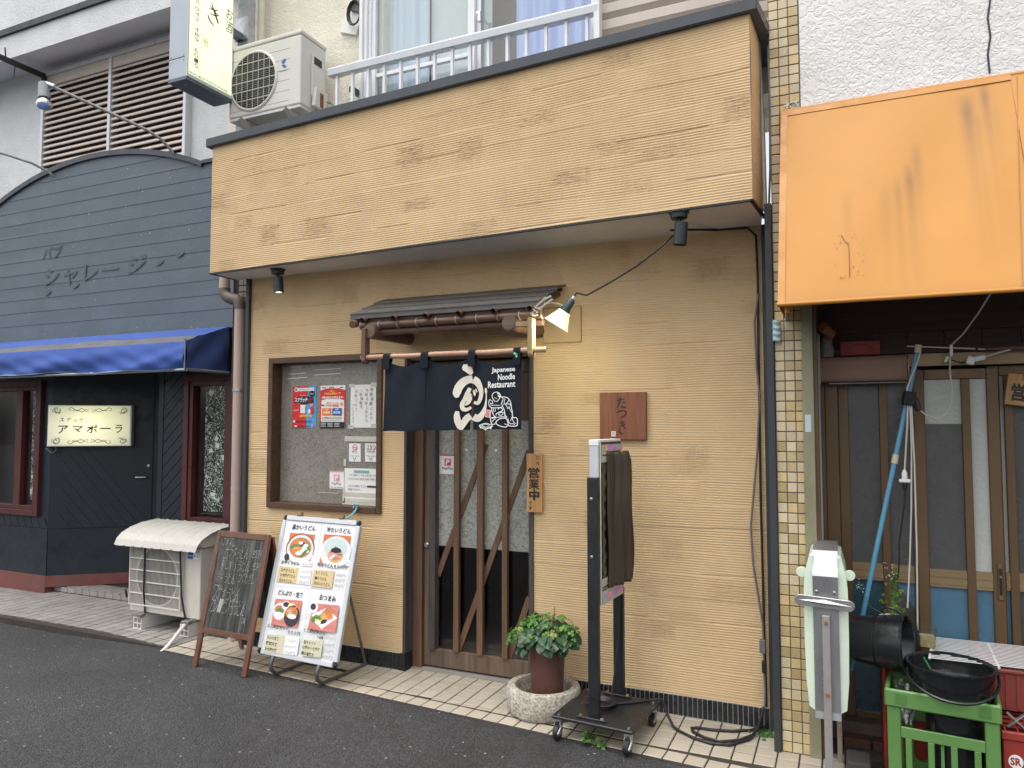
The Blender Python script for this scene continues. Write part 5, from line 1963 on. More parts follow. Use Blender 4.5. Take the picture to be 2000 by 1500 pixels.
    pr.stroke(C, [(240, 1385), (285, 1290), (345, 1195), (410, 1150)], [80, 115, 120, 120], 'calligraphy', 8)
    pr.stroke(C, [(452, 1165), (520, 1195), (590, 1150), (650, 1060), (688, 960), (702, 850), (704, 740)], [130, 125, 125, 95, 55, 30, 18], 'calligraphy', 8)
    pr.stroke(C, [(704, 760), (695, 700), (690, 640)], [20, 50, 30], 'calligraphy', 6)
    for body, x0, x1, y0, y1, dy in (('Japanese', 795, 1215, 255, 370, 0), ('Noodle', 910, 1215, 378, 490, 0), ('Restaurant', 735, 1220, 512, 632, 0)):
        v, f = glyphs(body, 0.022)
        lo, hi = v.min(0), v.max(0)
        q = (v - lo) / (hi - lo)
        pts = [(x0 + p[0] * (x1 - x0), y1 - p[1] * (y1 - y0) - (p[0] - 0.5) * 26) for p in q]
        pr._add(P_WHITE, pts, [t[::-1] for t in f], 'lettering')
    ln = lambda pts, w=13: pr.stroke(P_WHITE, pts, w, 'figure_drawing', 5)
    ln([(862, 880), (830, 830), (818, 780), (840, 735), (890, 715), (935, 730), (955, 775), (945, 830), (905, 885), (862, 880)], 12)
    ln([(905, 745), (940, 745), (965, 790), (945, 800), (920, 775)], 22)
    ln([(880, 835), (905, 830)], 9)
    ln([(855, 815), (875, 820)], 8)
    ln([(785, 845), (760, 890), (765, 950), (795, 990), (850, 1005)], 13)
    ln([(785, 850), (800, 870), (825, 880), (835, 930), (800, 920)], 10)
    ln([(790, 905), (810, 960)], 9)
    ln([(800, 960), (870, 955), (950, 960)], 10)
    ln([(810, 998), (900, 1002), (990, 985), (1010, 930)], 13)
    ln([(960, 800), (1010, 830), (990, 900), (975, 950)], 12)
    ln([(975, 805), (1060, 808), (1120, 850), (1150, 920), (1160, 1000), (1178, 1090), (1172, 1130)], 15)
    ln([(1045, 830), (1030, 890), (1040, 940)], 12)
    ln([(1110, 860), (1085, 910), (1055, 935), (1120, 930), (1145, 960)], 13)
    ln([(1055, 940), (1080, 975), (1100, 1020), (1120, 980), (1140, 1040), (1170, 1090)], 11)
    ln([(1010, 985), (1035, 1050), (1050, 1130), (1085, 1175)], 13)
    ln([(815, 1005), (835, 1080), (865, 1150), (890, 1180)], 14)
    ln([(850, 1010), (860, 1080)], 9)
    ln([(880, 1010), (885, 1070)], 9)
    ln([(925, 1030), (960, 1000), (1000, 1020), (995, 1060), (950, 1080), (905, 1110), (900, 1140)], 14)
    ln([(940, 1110), (985, 1080), (1010, 1110), (980, 1140), (945, 1130), (940, 1110)], 13)
    ln([(1020, 1080), (1045, 1120), (1040, 1160)], 12)
    ln([(900, 1165), (850, 1180), (805, 1185), (810, 1240), (835, 1300), (890, 1295)], 15)
    ln([(830, 1195), (900, 1180), (1000, 1165), (1085, 1180)], 13)
    ln([(845, 1260), (850, 1230), (900, 1200)], 11)
    ln([(895, 1270), (940, 1215), (1010, 1190), (1070, 1200), (1095, 1250), (1105, 1290), (1085, 1335), (1050, 1352), (960, 1330), (905, 1290), (895, 1270)], 15)
    ln([(1040, 1290), (1080, 1310)], 11)
    ln([(1100, 1195), (1110, 1240), (1140, 1290), (1190, 1290), (1225, 1310)], 13)
    ln([(1180, 1130), (1195, 1180), (1240, 1180), (1265, 1220), (1262, 1320), (1200, 1335), (1125, 1330), (1105, 1295)], 15)
    ln([(1150, 1240), (1175, 1170), (1190, 1230), (1215, 1270), (1245, 1290)], 11)
    ln([(560, 1318), (700, 1284), (838, 1328), (700, 1372), (560, 1318)], 13)
    ln([(610, 1320), (700, 1300), (780, 1328), (700, 1352), (610, 1320)], 9)
    ln([(562, 1325), (566, 1345), (605, 1360), (690, 1392), (830, 1352), (838, 1330)], 11)
    for x, y in ((590, 1365), (700, 1400), (812, 1380)):
        pr.rect(P_WHITE, x - 15, y - 12, x + 15, y + 10, 'figure_drawing')
    pr.poly(M('pale pink seal print', (0.72, 0.52, 0.50), 0.6, 0.1), [(700, 1030), (815, 1045), (805, 1185), (688, 1168)], 'seal')
    ln2 = lambda pts, w=10: pr.stroke(P_RED, pts, w, 'seal', 2)
    ln2([(712, 1050), (795, 1058)])
    ln2([(718, 1055), (714, 1155)])
    ln2([(740, 1080), (780, 1072)])
    ln2([(745, 1095), (738, 1155)])
    ln2([(745, 1102), (790, 1102)])
    ln2([(772, 1105), (768, 1165)])
    pr.flush()
    c = MB()
    c.obox((-1.625, -0.475, 1.985), (0.022, 0.006, 0.010), (0, 0.5, 0))
    c.obox((-1.617, -0.475, 1.975), (0.008, 0.006, 0.018), (0, 0.1, 0))
    c.obj('clip', M('mint green clip', (0.25, 0.65, 0.45), 0.4, 0.05), a)


noren()


# ------------------------------------------------------------------ lamps on the restaurant
def clamp_lamp():
    a = thing('clamp_lamp', 'lit clamp lamp with pale shade on a black cord beside the canopy', 'lamp', (-1.40, -0.42, 2.17))
    base = Vector((-1.345, -0.42, 2.225))
    d = Vector((-1.415, -0.43, 2.118)) - base
    d.normalize()
    q = d.to_track_quat('Z', 'Y').to_matrix().to_4x4()
    mt = Matrix.Translation(base) @ q
    MB().lathe([(0.0, -0.062), (0.012, -0.062), (0.018, -0.055), (0.0215, -0.05), (0.0225, 0.0), (0.027, 0.002), (0.027, 0.018), (0.022, 0.02), (0.0, 0.02)], seg=20, mat4=mt).obj('socket', LAMPGREEN, a, smooth=True)
    MB().lathe([(0.0, -0.078), (0.0095, -0.078), (0.0095, -0.060), (0.0, -0.060)], seg=12, mat4=mt).obj('cord_grip', CARD, a, smooth=True)
    sh = MB()
    sh.lathe([(0.024, 0.018), (0.036, 0.020), (0.0365, 0.030), (0.039, 0.034), (0.070, 0.100), (0.074, 0.101), (0.074, 0.106), (0.069, 0.106), (0.036, 0.036)], seg=28, mat4=mt)
    sh.obj('shade', SHADE, a, smooth=True)
    MB().lathe([(0.0, 0.035), (0.02, 0.04), (0.030, 0.062), (0.026, 0.082), (0.0, 0.094)], seg=20, mat4=mt).obj('bulb', BULB, a, smooth=True)
    l = bpy.data.lights.new('bulb_light', 'POINT')
    l.energy = 2.6
    l.color = (1.0, 0.93, 0.66)
    l.shadow_soft_size = 0.05
    lo = bpy.data.objects.new('bulb_light', l)
    COL.objects.link(lo)
    lo.location = base + d * 0.115
    par(lo, a)
    c = MB()
    t = base - d * 0.07
    c.tube([t, t - d * 0.03, (-1.23, -0.42, 2.29), (-1.10, -0.43, 2.345), (-0.95, -0.44, 2.42), (-0.85, -0.445, 2.485), (-0.80, -0.44, 2.525), (-0.77, -0.40, 2.57)], 0.0052, 8)
    c.obj('cord', CABLE, a, smooth=True)
    k = MB()
    k.obox((-1.50, -0.452, 2.235), (0.035, 0.02, 0.012), (0, 0.3, 0))
    k.obox((-1.475, -0.462, 2.265), (0.07, 0.014, 0.009), (0, -0.7, 0))
    k.obox((-1.452, -0.462, 2.250), (0.10, 0.010, 0.008), (0, -0.55, 0))
    k.obox((-1.44, -0.462, 2.283), (0.05, 0.012, 0.010), (0, -0.4, 0))
    k.tube([(-1.462, -0.462, 2.258), (-1.42, -0.45, 2.258), (-1.385, -0.435, 2.252), (-1.362, -0.43, 2.24)], 0.004, 6)
    k.obj('clamp', M('dull grey clamp', (0.42, 0.39, 0.36), 0.5, 0.2, metal=0.4), a)
    k = MB()
    rs = random.Random(4)
    for i in range(3):
        c0 = Vector((-1.518 + rs.uniform(-.02, .02), -0.428, 2.216 + rs.uniform(-.01, .016)))
        k.tube([c0 + Vector((0.016 * math.cos(t), -0.008 - 0.004 * math.sin(2 * t), 0.014 * math.sin(t))) for t in [R(30 * j) for j in range(12)]], 0.0035, 6)
    k.obj('twisted_wire', M('pale twisted wire', (0.48, 0.44, 0.40), 0.5, 0.2), a, smooth=True)


clamp_lamp()


def spot(label, x, y, tilt, lit):
    a = thing('ceiling_spotlight', label, 'spotlight', (x, y, 2.676), group='spotlights under the balcony')
    MB().lathe([(0.0, 0.0), (0.052, 0.0), (0.052, -0.008), (0.044, -0.012), (0.042, -0.034), (0.036, -0.038), (0.0, -0.038)], (x, y, 2.676), 24).obj('mount', BLACKG, a, smooth=True)
    MB().cyl((x, y, 2.64), (x + 0.004, y, 2.60), 0.011).obj('stem', BLACKG, a, smooth=True)
    c = Vector((x + 0.008, y, 2.575))
    d = Vector((tilt[0], tilt[1], -1)).normalized()
    mt = Matrix.Translation(c) @ d.to_track_quat('Z', 'Y').to_matrix().to_4x4()
    MB().lathe([(0.0, -0.045), (0.030, -0.045), (0.033, -0.042), (0.035, 0.068), (0.031, 0.070), (0.029, 0.055), (0.0, 0.055)], seg=24, mat4=mt).obj('lamp_head', BLACKG, a, smooth=True)
    MB().lathe([(0.0, 0.056), (0.028, 0.056), (0.028, 0.058), (0.0, 0.0585)], seg=20, mat4=mt).obj('lens', SPOTLIT if lit else CHROME, a)
    return a


spot('small lit black spotlight under the left end of the balcony box', -3.553, -0.205, (0.10, -0.05), True)
spot('unlit black spotlight with trailing cord under the right end of the balcony box', -0.726, -0.452, (-0.12, 0.05), False)


# ------------------------------------------------------------------ air conditioners
def ac_upper():
    x0, x1, y0, y1, z0, z1 = -4.20, -3.513, -0.05, 0.235, 3.893, 4.468
    a = thing('air_conditioner', 'white air conditioner unit with round fan grille perched on the balcony coping', 'air conditioner', ((x0 + x1) / 2, 0.1, 3.66))
    box('casing', x0, x1, y0, y1, z0 + 0.02, z1 - 0.035, ACW, a, 0.012)
    box('lid', x0 - 0.004, x1 + 0.004, y0 - 0.004, y1 + 0.004, z1 - 0.0345, z1, ACW, a, 0.010)
    box('base_pan', x0 + 0.006, x1 - 0.006, y0 + 0.006, y1 - 0.006, z0, z0 + 0.0195, ACW, a)
    cx, cz, r = -3.955, 4.165, 0.212
    b = MB()
    for i in range(6):
        z = z0 + 0.062 + i * 0.078
        for u0, u1 in ((x0 + 0.012, cx - math.sqrt(max(0.0, (r + .012) ** 2 - (z - cz) ** 2)) if abs(z - cz) < r else cx), (cx + math.sqrt(max(0.0, (r + .012) ** 2 - (z - cz) ** 2)) if abs(z - cz) < r else cx, x1 - 0.10)):
            if u1 - u0 > 0.02:
                b.box(u0, u1, y0 - 0.0006, y0 + 0.002, z, z + 0.0035)
    b.obj('panel_groove', M('panel groove', (0.30, 0.29, 0.27), 0.6, 0.1), a)
    rotm = Matrix.Translation(Vector((cx, y0, cz))) @ Matrix.Rotation(R(90), 4, 'X')
    MB().lathe([(r, -0.001), (r + 0.018, -0.001), (r + 0.018, 0.006), (r + 0.008, 0.012), (r, 0.010)], seg=56, mat4=rotm).obj('fan_ring', ACW, a, smooth=True)
    MB().lathe([(0, 0.0015), (r, 0.0015)], seg=56, mat4=rotm).obj('fan_void', ACD, a)
    bl = MB()
    for k in range(3):
        an = R(120 * k + 20)
        pts = []
        for t in range(7):
            q = an + R(60) * t / 6
            pts.append((cx + 0.19 * math.cos(q), y0 - 0.0025, cz + 0.19 * math.sin(q)))
        pts.append((cx + 0.03 * math.cos(an + R(70)), y0 - 0.0025, cz + 0.03 * math.sin(an + R(70))))
        pts.append((cx + 0.03 * math.cos(an), y0 - 0.0025, cz + 0.03 * math.sin(an)))
        bl.poly(pts)
    bl.obj('fan_blade', M('fan blade', (0.075, 0.073, 0.07), 0.5, 0.1), a)
    n = 30
    g = MB()
    for i in range(n):
        z = cz - r + (i + 0.5) * 2 * r / n
        w = math.sqrt(r * r - (z - cz) ** 2)
        g.box(cx - w, cx + w, y0 - 0.008, y0 - 0.004, z - 0.0016, z + 0.0016)
    gr = g.obj('fan_grille', ACFIN, a)
    tag(gr, kind='stuff')
    g = MB()
    for i in range(5):
        z = cz - r + (i + 1) * 2 * r / 6
        w = math.sqrt(r * r - (z - cz) ** 2)
        g.box(cx - w, cx + w, y0 - 0.0115, y0 - 0.0092, z - 0.002, z + 0.002)
    for i in range(7):
        x = cx - r + (i + 1) * 2 * r / 8
        w = math.sqrt(r * r - (x - cx) ** 2)
        g.box(x - 0.0014, x + 0.0014, y0 - 0.0115, y0 - 0.0093, cz - w, cz + w)
    g.obj('grille_bars', ACW, a)
    pr = Print(a, on_wall(0, 0, y0 - 0.0006))
    pr.poly(P_NAVYB, [(-3.695, 4.255), (-3.665, 4.275), (-3.645, 4.27), (-3.655, 4.25), (-3.675, 4.235)])
    pr.poly(P_NAVYB, [(-3.69, 4.235), (-3.66, 4.23), (-3.64, 4.21), (-3.66, 4.205), (-3.685, 4.22)])
    for i in range(7):
        pr.rect(INKG, -3.71 + i * 0.011, 4.183, -3.703 + i * 0.011, 4.190)
    pr.flush()
    # service cover on the end
    b = MB()
    b.prism([(x1, 0.06, 4.02), (x1, 0.06, 4.33), (x1, 0.19, 4.33), (x1, 0.19, 4.0), (x1, 0.15, 3.96), (x1, 0.09, 3.96)], (0.018, 0, 0))
    b.prism([(x1 + 0.018, 0.05, 3.93), (x1 + 0.018, 0.07, 4.08), (x1 + 0.018, 0.20, 4.08), (x1 + 0.018, 0.20, 3.93)], (0.03, 0, 0))
    b.obj('service_cover', ACW, a, bev=0.004)
    box('handle_recess', x1 + 0.0182, x1 + 0.020, 0.075, 0.16, 4.26, 4.315, ACD, a)
    box('rust_streak', x1 + 0.0482, x1 + 0.0488, 0.11, 0.15, 3.94, 4.05, RUST, a)
    box('data_label', x1 + 0.0005, x1 + 0.0012, 0.195, 0.225, 4.20, 4.38, STICKER, a)
    for x in (-4.09, -3.66):
        b = MB()
        b.prism([(x, -0.07, z0 - 0.001), (x, 0.24, z0 - 0.001), (x, 0.24, z0 - 0.05), (x, 0.0, z0 - 0.05)], (0.05, 0, 0))
        b.box(x + 0.005, x + 0.045, 0.0, 0.24, 3.6595, z0 - 0.0505)
        b.obj('foot', SLATE if False else ACB, a, bev=0.003)
        MB().cyl((x + 0.02, -0.055, z0 + 0.012), (x + 0.02, -0.055, z0 + 0.0), 0.007).obj('foot_bolt', BLACKP, a)
    c = MB()
    c.tube([(x1 + 0.02, 0.2, 3.98), (x1 + 0.06, 0.2, 3.93), (x1 + 0.09, 0.18, 3.85), (x1 + 0.12, 0.15, 3.75), (x1 + 0.14, 0.12, 3.66)], 0.009, 8)
    c.tube([(x1 + 0.02, 0.19, 4.02), (x1 + 0.08, 0.2, 4.0), (x1 + 0.13, 0.19, 3.93), (x1 + 0.15, 0.16, 3.83)], 0.006, 8)
    c.obj('hoses', CABLE_G, a, smooth=True)
    # junction plate with coiled black cable on the upper wall
    j = thing('junction_plate', 'pale junction plate with coiled black cable on cream wall beside the upper window', 'junction box', (-3.29, 0.3, 4.72))
    MB().obox((-3.32, 0.318, 4.72), (0.16, 0.02, 0.30), (0, 0.35, 0)).obj('plate', CARD, j, bev=0.003)
    MB().obox((-3.27, 0.30, 4.78), (0.10, 0.03, 0.12), (0, 0.35, 0)).obj('box', CABLE_G, j, bev=0.004)
    c = MB()
    for k in range(3):
        c.tube([(-3.285 + (0.05 + .006 * k) * math.cos(t), 0.275 - .006 * k, 4.70 + (0.085 + .006 * k) * math.sin(t)) for t in [R(30 * q) for q in range(13)]], 0.0065, 8)
    c.obj('cable_coil', CABLE, j, smooth=True)


ac_upper()


def ac_lower():
    x0, x1, y0, y1, z0, z1 = -5.185, -4.435, 0.0, 0.27, 0.125, 0.66
    a = thing('air_conditioner', 'cream air conditioner unit under a ribbed rain cover strapped on pavement beside the chalkboard', 'air conditioner', ((x0 + x1) / 2, 0.13, 0.0))
    box('casing', x0, x1, y0, y1, z0, z1, ACB, a, 0.008)
    gx0, gx1, gz0, gz1 = -5.158, -4.612, 0.185, 0.635
    cx, cz, r = -4.885, 0.41, 0.215
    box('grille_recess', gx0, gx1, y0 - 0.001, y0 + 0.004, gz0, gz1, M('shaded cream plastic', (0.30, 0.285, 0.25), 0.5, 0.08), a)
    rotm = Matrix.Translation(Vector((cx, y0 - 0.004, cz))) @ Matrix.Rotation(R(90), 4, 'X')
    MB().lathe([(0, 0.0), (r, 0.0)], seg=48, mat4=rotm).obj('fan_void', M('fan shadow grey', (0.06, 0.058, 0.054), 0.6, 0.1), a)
    MB().lathe([(r, 0.0), (r + 0.015, 0.0), (r + 0.015, 0.003), (r, 0.003)], seg=48, mat4=rotm).obj('fan_ring', ACB, a)
    bl = MB()
    for k in range(3):
        an = R(120 * k)
        pts = [(cx + 0.2 * math.cos(an + R(70) * t / 6), y0 - 0.0055, cz + 0.2 * math.sin(an + R(70) * t / 6)) for t in range(7)]
        pts += [(cx + 0.03 * math.cos(an + R(80)), y0 - 0.0055, cz + 0.03 * math.sin(an + R(80))), (cx + 0.03 * math.cos(an), y0 - 0.0055, cz + 0.03 * math.sin(an))]
        bl.poly(pts)
    bl.obj('fan_blade', ACD, a)
    g = MB()
    n = 42
    for i in range(n):
        x = gx0 + (i + 0.5) * (gx1 - gx0) / n
        g.box(x - 0.0015, x + 0.0015, y0 - 0.022, y0 - 0.0195, gz0, gz1)
    gr = g.obj('fan_grille', ACB, a)
    tag(gr, kind='stuff')
    for i in range(6):
        z = gz0 + i * (gz1 - gz0) / 5
        box('grille_bar', gx0 - 0.003, gx1 + 0.003, y0 - 0.0285, y0 - 0.0225, z - 0.004, z + 0.004, ACW, a)
    box('grille_bar', gx0 - 0.006, gx0 + 0.001, y0 - 0.030, y0 - 0.0015, gz0 - 0.004, gz1 + 0.004, ACW, a)
    box('grille_bar', gx1 - 0.001, gx1 + 0.006, y0 - 0.030, y0 - 0.0015, gz0 - 0.004, gz1 + 0.004, ACW, a)
    # rain cover, ribbed and curving down at the front
    prof = [(0.31, 0.80), (0.16, 0.79), (0.05, 0.765), (-0.03, 0.73), (-0.075, 0.69), (-0.095, 0.645)]
    m = 90

    def cov(u, v):
        k = v * (len(prof) - 1)
        i = min(int(k), len(prof) - 2)
        t = k - i
        y = prof[i][0] * (1 - t) + prof[i + 1][0] * t
        z = prof[i][1] * (1 - t) + prof[i + 1][1] * t
        rib = 0.005 if (u * 8.5) % 1.0 < 0.18 else 0.0
        return (x0 - 0.075 + (x1 - x0 + 0.12) * u, y, z + rib - 0.03 * (1 if False else 0))
    grid('rain_cover', cov, m, 30, M('weathered rain cover', (0.50, 0.485, 0.44), 0.5, 0.08, dirt=0.3, dirtcol=(0.33, 0.31, 0.27)), a, thick=0.005, smooth=False)
    b = MB()
    b.prism([(x0 - 0.05, 0.31, 0.80), (x0 - 0.05, 0.0, 0.74), (x0 - 0.05, -0.05, 0.70), (x0 - 0.05, 0.0, 0.665), (x0 - 0.05, 0.31, 0.665)], (x1 - x0 + 0.07, 0, 0))
    b.obj('cover_support', ACB, a)
    for xa, xb in ((-4.985, -5.0), (-4.607, -4.57)):
        MB().tube([(xa, -0.035, 0.665), (xa, -0.038, 0.63), ((xa + xb) / 2, -0.034, 0.3), (xb, -0.01, 0.128), (xb, 0.05, 0.118)], 0.007, 6).obj('strap', RUBBER, a)
    pr = Print(a, on_wall(0, 0, y0 - 0.0006))
    pr.rect(P_NAVYB, -4.568, 0.575, -4.510, 0.622)
    pr.text(P_WHITE, 'MINI', -4.560, 0.592, -4.518, 0.602, 0.0) if False else None
    for i in range(6):
        pr.rect(P_WHITE, -4.562 + i * 0.008, 0.595, -4.557 + i * 0.008, 0.602)
    pr.rect(CARD, -4.510, 0.575, -4.452, 0.622)
    pr.text(P_NAVYB, '霧ヶ峰', -4.503, 0.585, -4.459, 0.608, 0.01)
    pr.flush()
    for x in (-5.045, -4.545):
        MB().obox((x + 0.02, -0.035, 0.112), (0.07, 0.05, 0.022), (0, 0, 0.2)).obj('foot', CABLE_G, a, bev=0.004)
    MB().obox((-5.205, -0.02, 0.26), (0.012, 0.012, 0.10), (0.5, 0.5, 0)).obj('hanging_clip', BLACKP, a)
    # hollow plastic blocks
    for i, x in enumerate((-5.045, -4.545)):
        t = thing('support_block', ('hollow white plastic block under the left foot of the cream air conditioner', 'hollow white plastic block beside the drain hose under the cream air conditioner')[i], 'block', (x, 0.13, 0), group='blocks under the air conditioner')
        w, h = 0.044, 0.092
        b = MB()
        for xa, xb in ((-w, -w + .007), (-.0035, .0035), (w - .007, w)):
            b.box(x + xa, x + xb, -0.04, 0.32, 0.001, h)
        for za, zb in ((0.001, .008), (h / 2 - .003, h / 2 + .004), (h - .007, h)):
            for xa, xb in ((-w + .007, -.0035), (.0035, w - .007)):
                b.box(x + xa, x + xb, -0.04, 0.32, za, zb)
        b.obj('block_body', ACW, t)
        box('block_core', x - w + .007, x + w - .007, 0.10, 0.11, .008, h - .007, ACD, t)
    h = MB()
    h.tube([(-4.52, 0.05, 0.115), (-4.53, -0.04, 0.098), (-4.50, -0.12, 0.07), (-4.47, -0.2, 0.035), (-4.452, -0.27, 0.0), (-4.445, -0.33, -0.025)], 0.014, 12)
    o = h.obj('drain_hose', ACW, None, smooth=True)
    tag(o, 'pale drain hose running from under the air conditioner onto the road edge', 'hose')


ac_lower()


# ------------------------------------------------------------------ boards and stands on the pavement
def homography(h):
    def f(X, Y):
        d = h[6] * X + h[7] * Y + 1
        return ((h[0] * X + h[1] * Y + h[2]) / d, (h[3] * X + h[4] * Y + h[5]) / d)
    return f


def chalkboard():
    tilt, yaw = R(-12.3), R(-2.5)
    a = thing('chalkboard_sign', 'brown framed A frame chalkboard wrapped in clear plastic at the road edge', 'chalkboard', (-3.718, -0.498, -0.007), (tilt, 0, yaw))
    w, h = 0.2425, 0.89
    lg = MB()
    for s in (-1, 1):
        l = MB().box(min(s * w, s * (w - 0.038)), max(s * w, s * (w - 0.038)), -0.011, 0.011, 0.0, h)
        l.obj('leg', WOODC, a, True, bev=0.003)
        b = MB()
        xa = min(s * w, s * (w - 0.03))
        b.box(xa, xa + 0.03, -0.010, 0.010, -0.86, 0.0)
        o = b.obj('rear_leg', WOODC, a, True, bev=0.002)
        o.location = (0, 0.026, h - 0.012)
        o.rotation_euler = (R(25), 0, 0)
    box('rail', -w + 0.038, w - 0.038, -0.010, 0.010, h - 0.04, h, WOODC, a, 0.003, True)
    box('rail', -w + 0.038, w - 0.038, -0.010, 0.010, 0.218, 0.252, WOODC, a, 0.003, True)
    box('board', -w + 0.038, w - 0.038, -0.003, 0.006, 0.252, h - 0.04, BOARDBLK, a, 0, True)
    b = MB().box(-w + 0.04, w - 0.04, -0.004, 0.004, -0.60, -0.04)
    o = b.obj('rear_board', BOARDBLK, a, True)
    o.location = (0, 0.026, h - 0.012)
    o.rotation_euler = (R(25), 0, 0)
    q = homography([0.00103892, 0.00022095, -0.58641543, 0.00015048, -0.0008055, 1.08064992, 8.012e-05, -6.07e-06])
    pr = Print(a, on_wall(0, 0, -0.0036), True)

    def t(body, X0, Y0, X1, Y1, mt=CHALK):
        u0, v0 = q(X0, Y1)
        u1, v1 = q(X1, Y0)
        n = len(body)
        rs = random.Random(len(body) * 7 + int(X0))
        for i, ch in enumerate(body):
            x0 = u0 + (u1 - u0) * i / n
            x1 = u0 + (u1 - u0) * (i + 0.86) / n
            dv = rs.uniform(-0.004, 0.004)
            k = 0.82 if ch in 'うぁゃっつ' else 1.0
            pr.text(mt, ch, x0, v0 + dv, x1, v0 + dv + (v1 - v0) * k, -0.024, 0.12, rot=rs.uniform(-.08, .08), jit=0.03)
    t('ごますし', 305, 330, 440, 392)
    t('サラダうどん', 325, 418, 560, 492)
    t('800円', 575, 440, 665, 500)
    t('豚しゃぶうどん', 290, 520, 570, 590)
    t('850円', 575, 545, 640, 600)
    t('冷製うどん', 250, 620, 440, 690)
    t('つくね増し', 440, 640, 610, 705)
    t('ワケギうどん', 215, 745, 480, 830)
    t('カレーせいろうどん', 195, 850, 530, 930)
    t('OK', 470, 985, 520, 1025)
    pr.flush()
    # crumpled clear wrap stretched over the face
    rs = np.random.RandomState(3)
    ph = rs.uniform(0, 6.28, 12)

    def wrap(u, v):
        x = -w - 0.002 + (2 * w + 0.004) * u
        z = 0.03 + (h - 0.025) * v
        y = -0.0165 + 0.0030 * math.sin(u * 46 + 1.8 * math.sin(v * 5 + ph[0]) + ph[1]) + 0.0020 * math.sin(u * 97 + 2.2 * math.sin(v * 9 + ph[2])) + 0.0016 * math.sin(v * 38 + u * 21 + ph[3])
        return (x, y, z)
    grid('plastic_wrap', wrap, 110, 90, WRAP, a, True)


chalkboard()


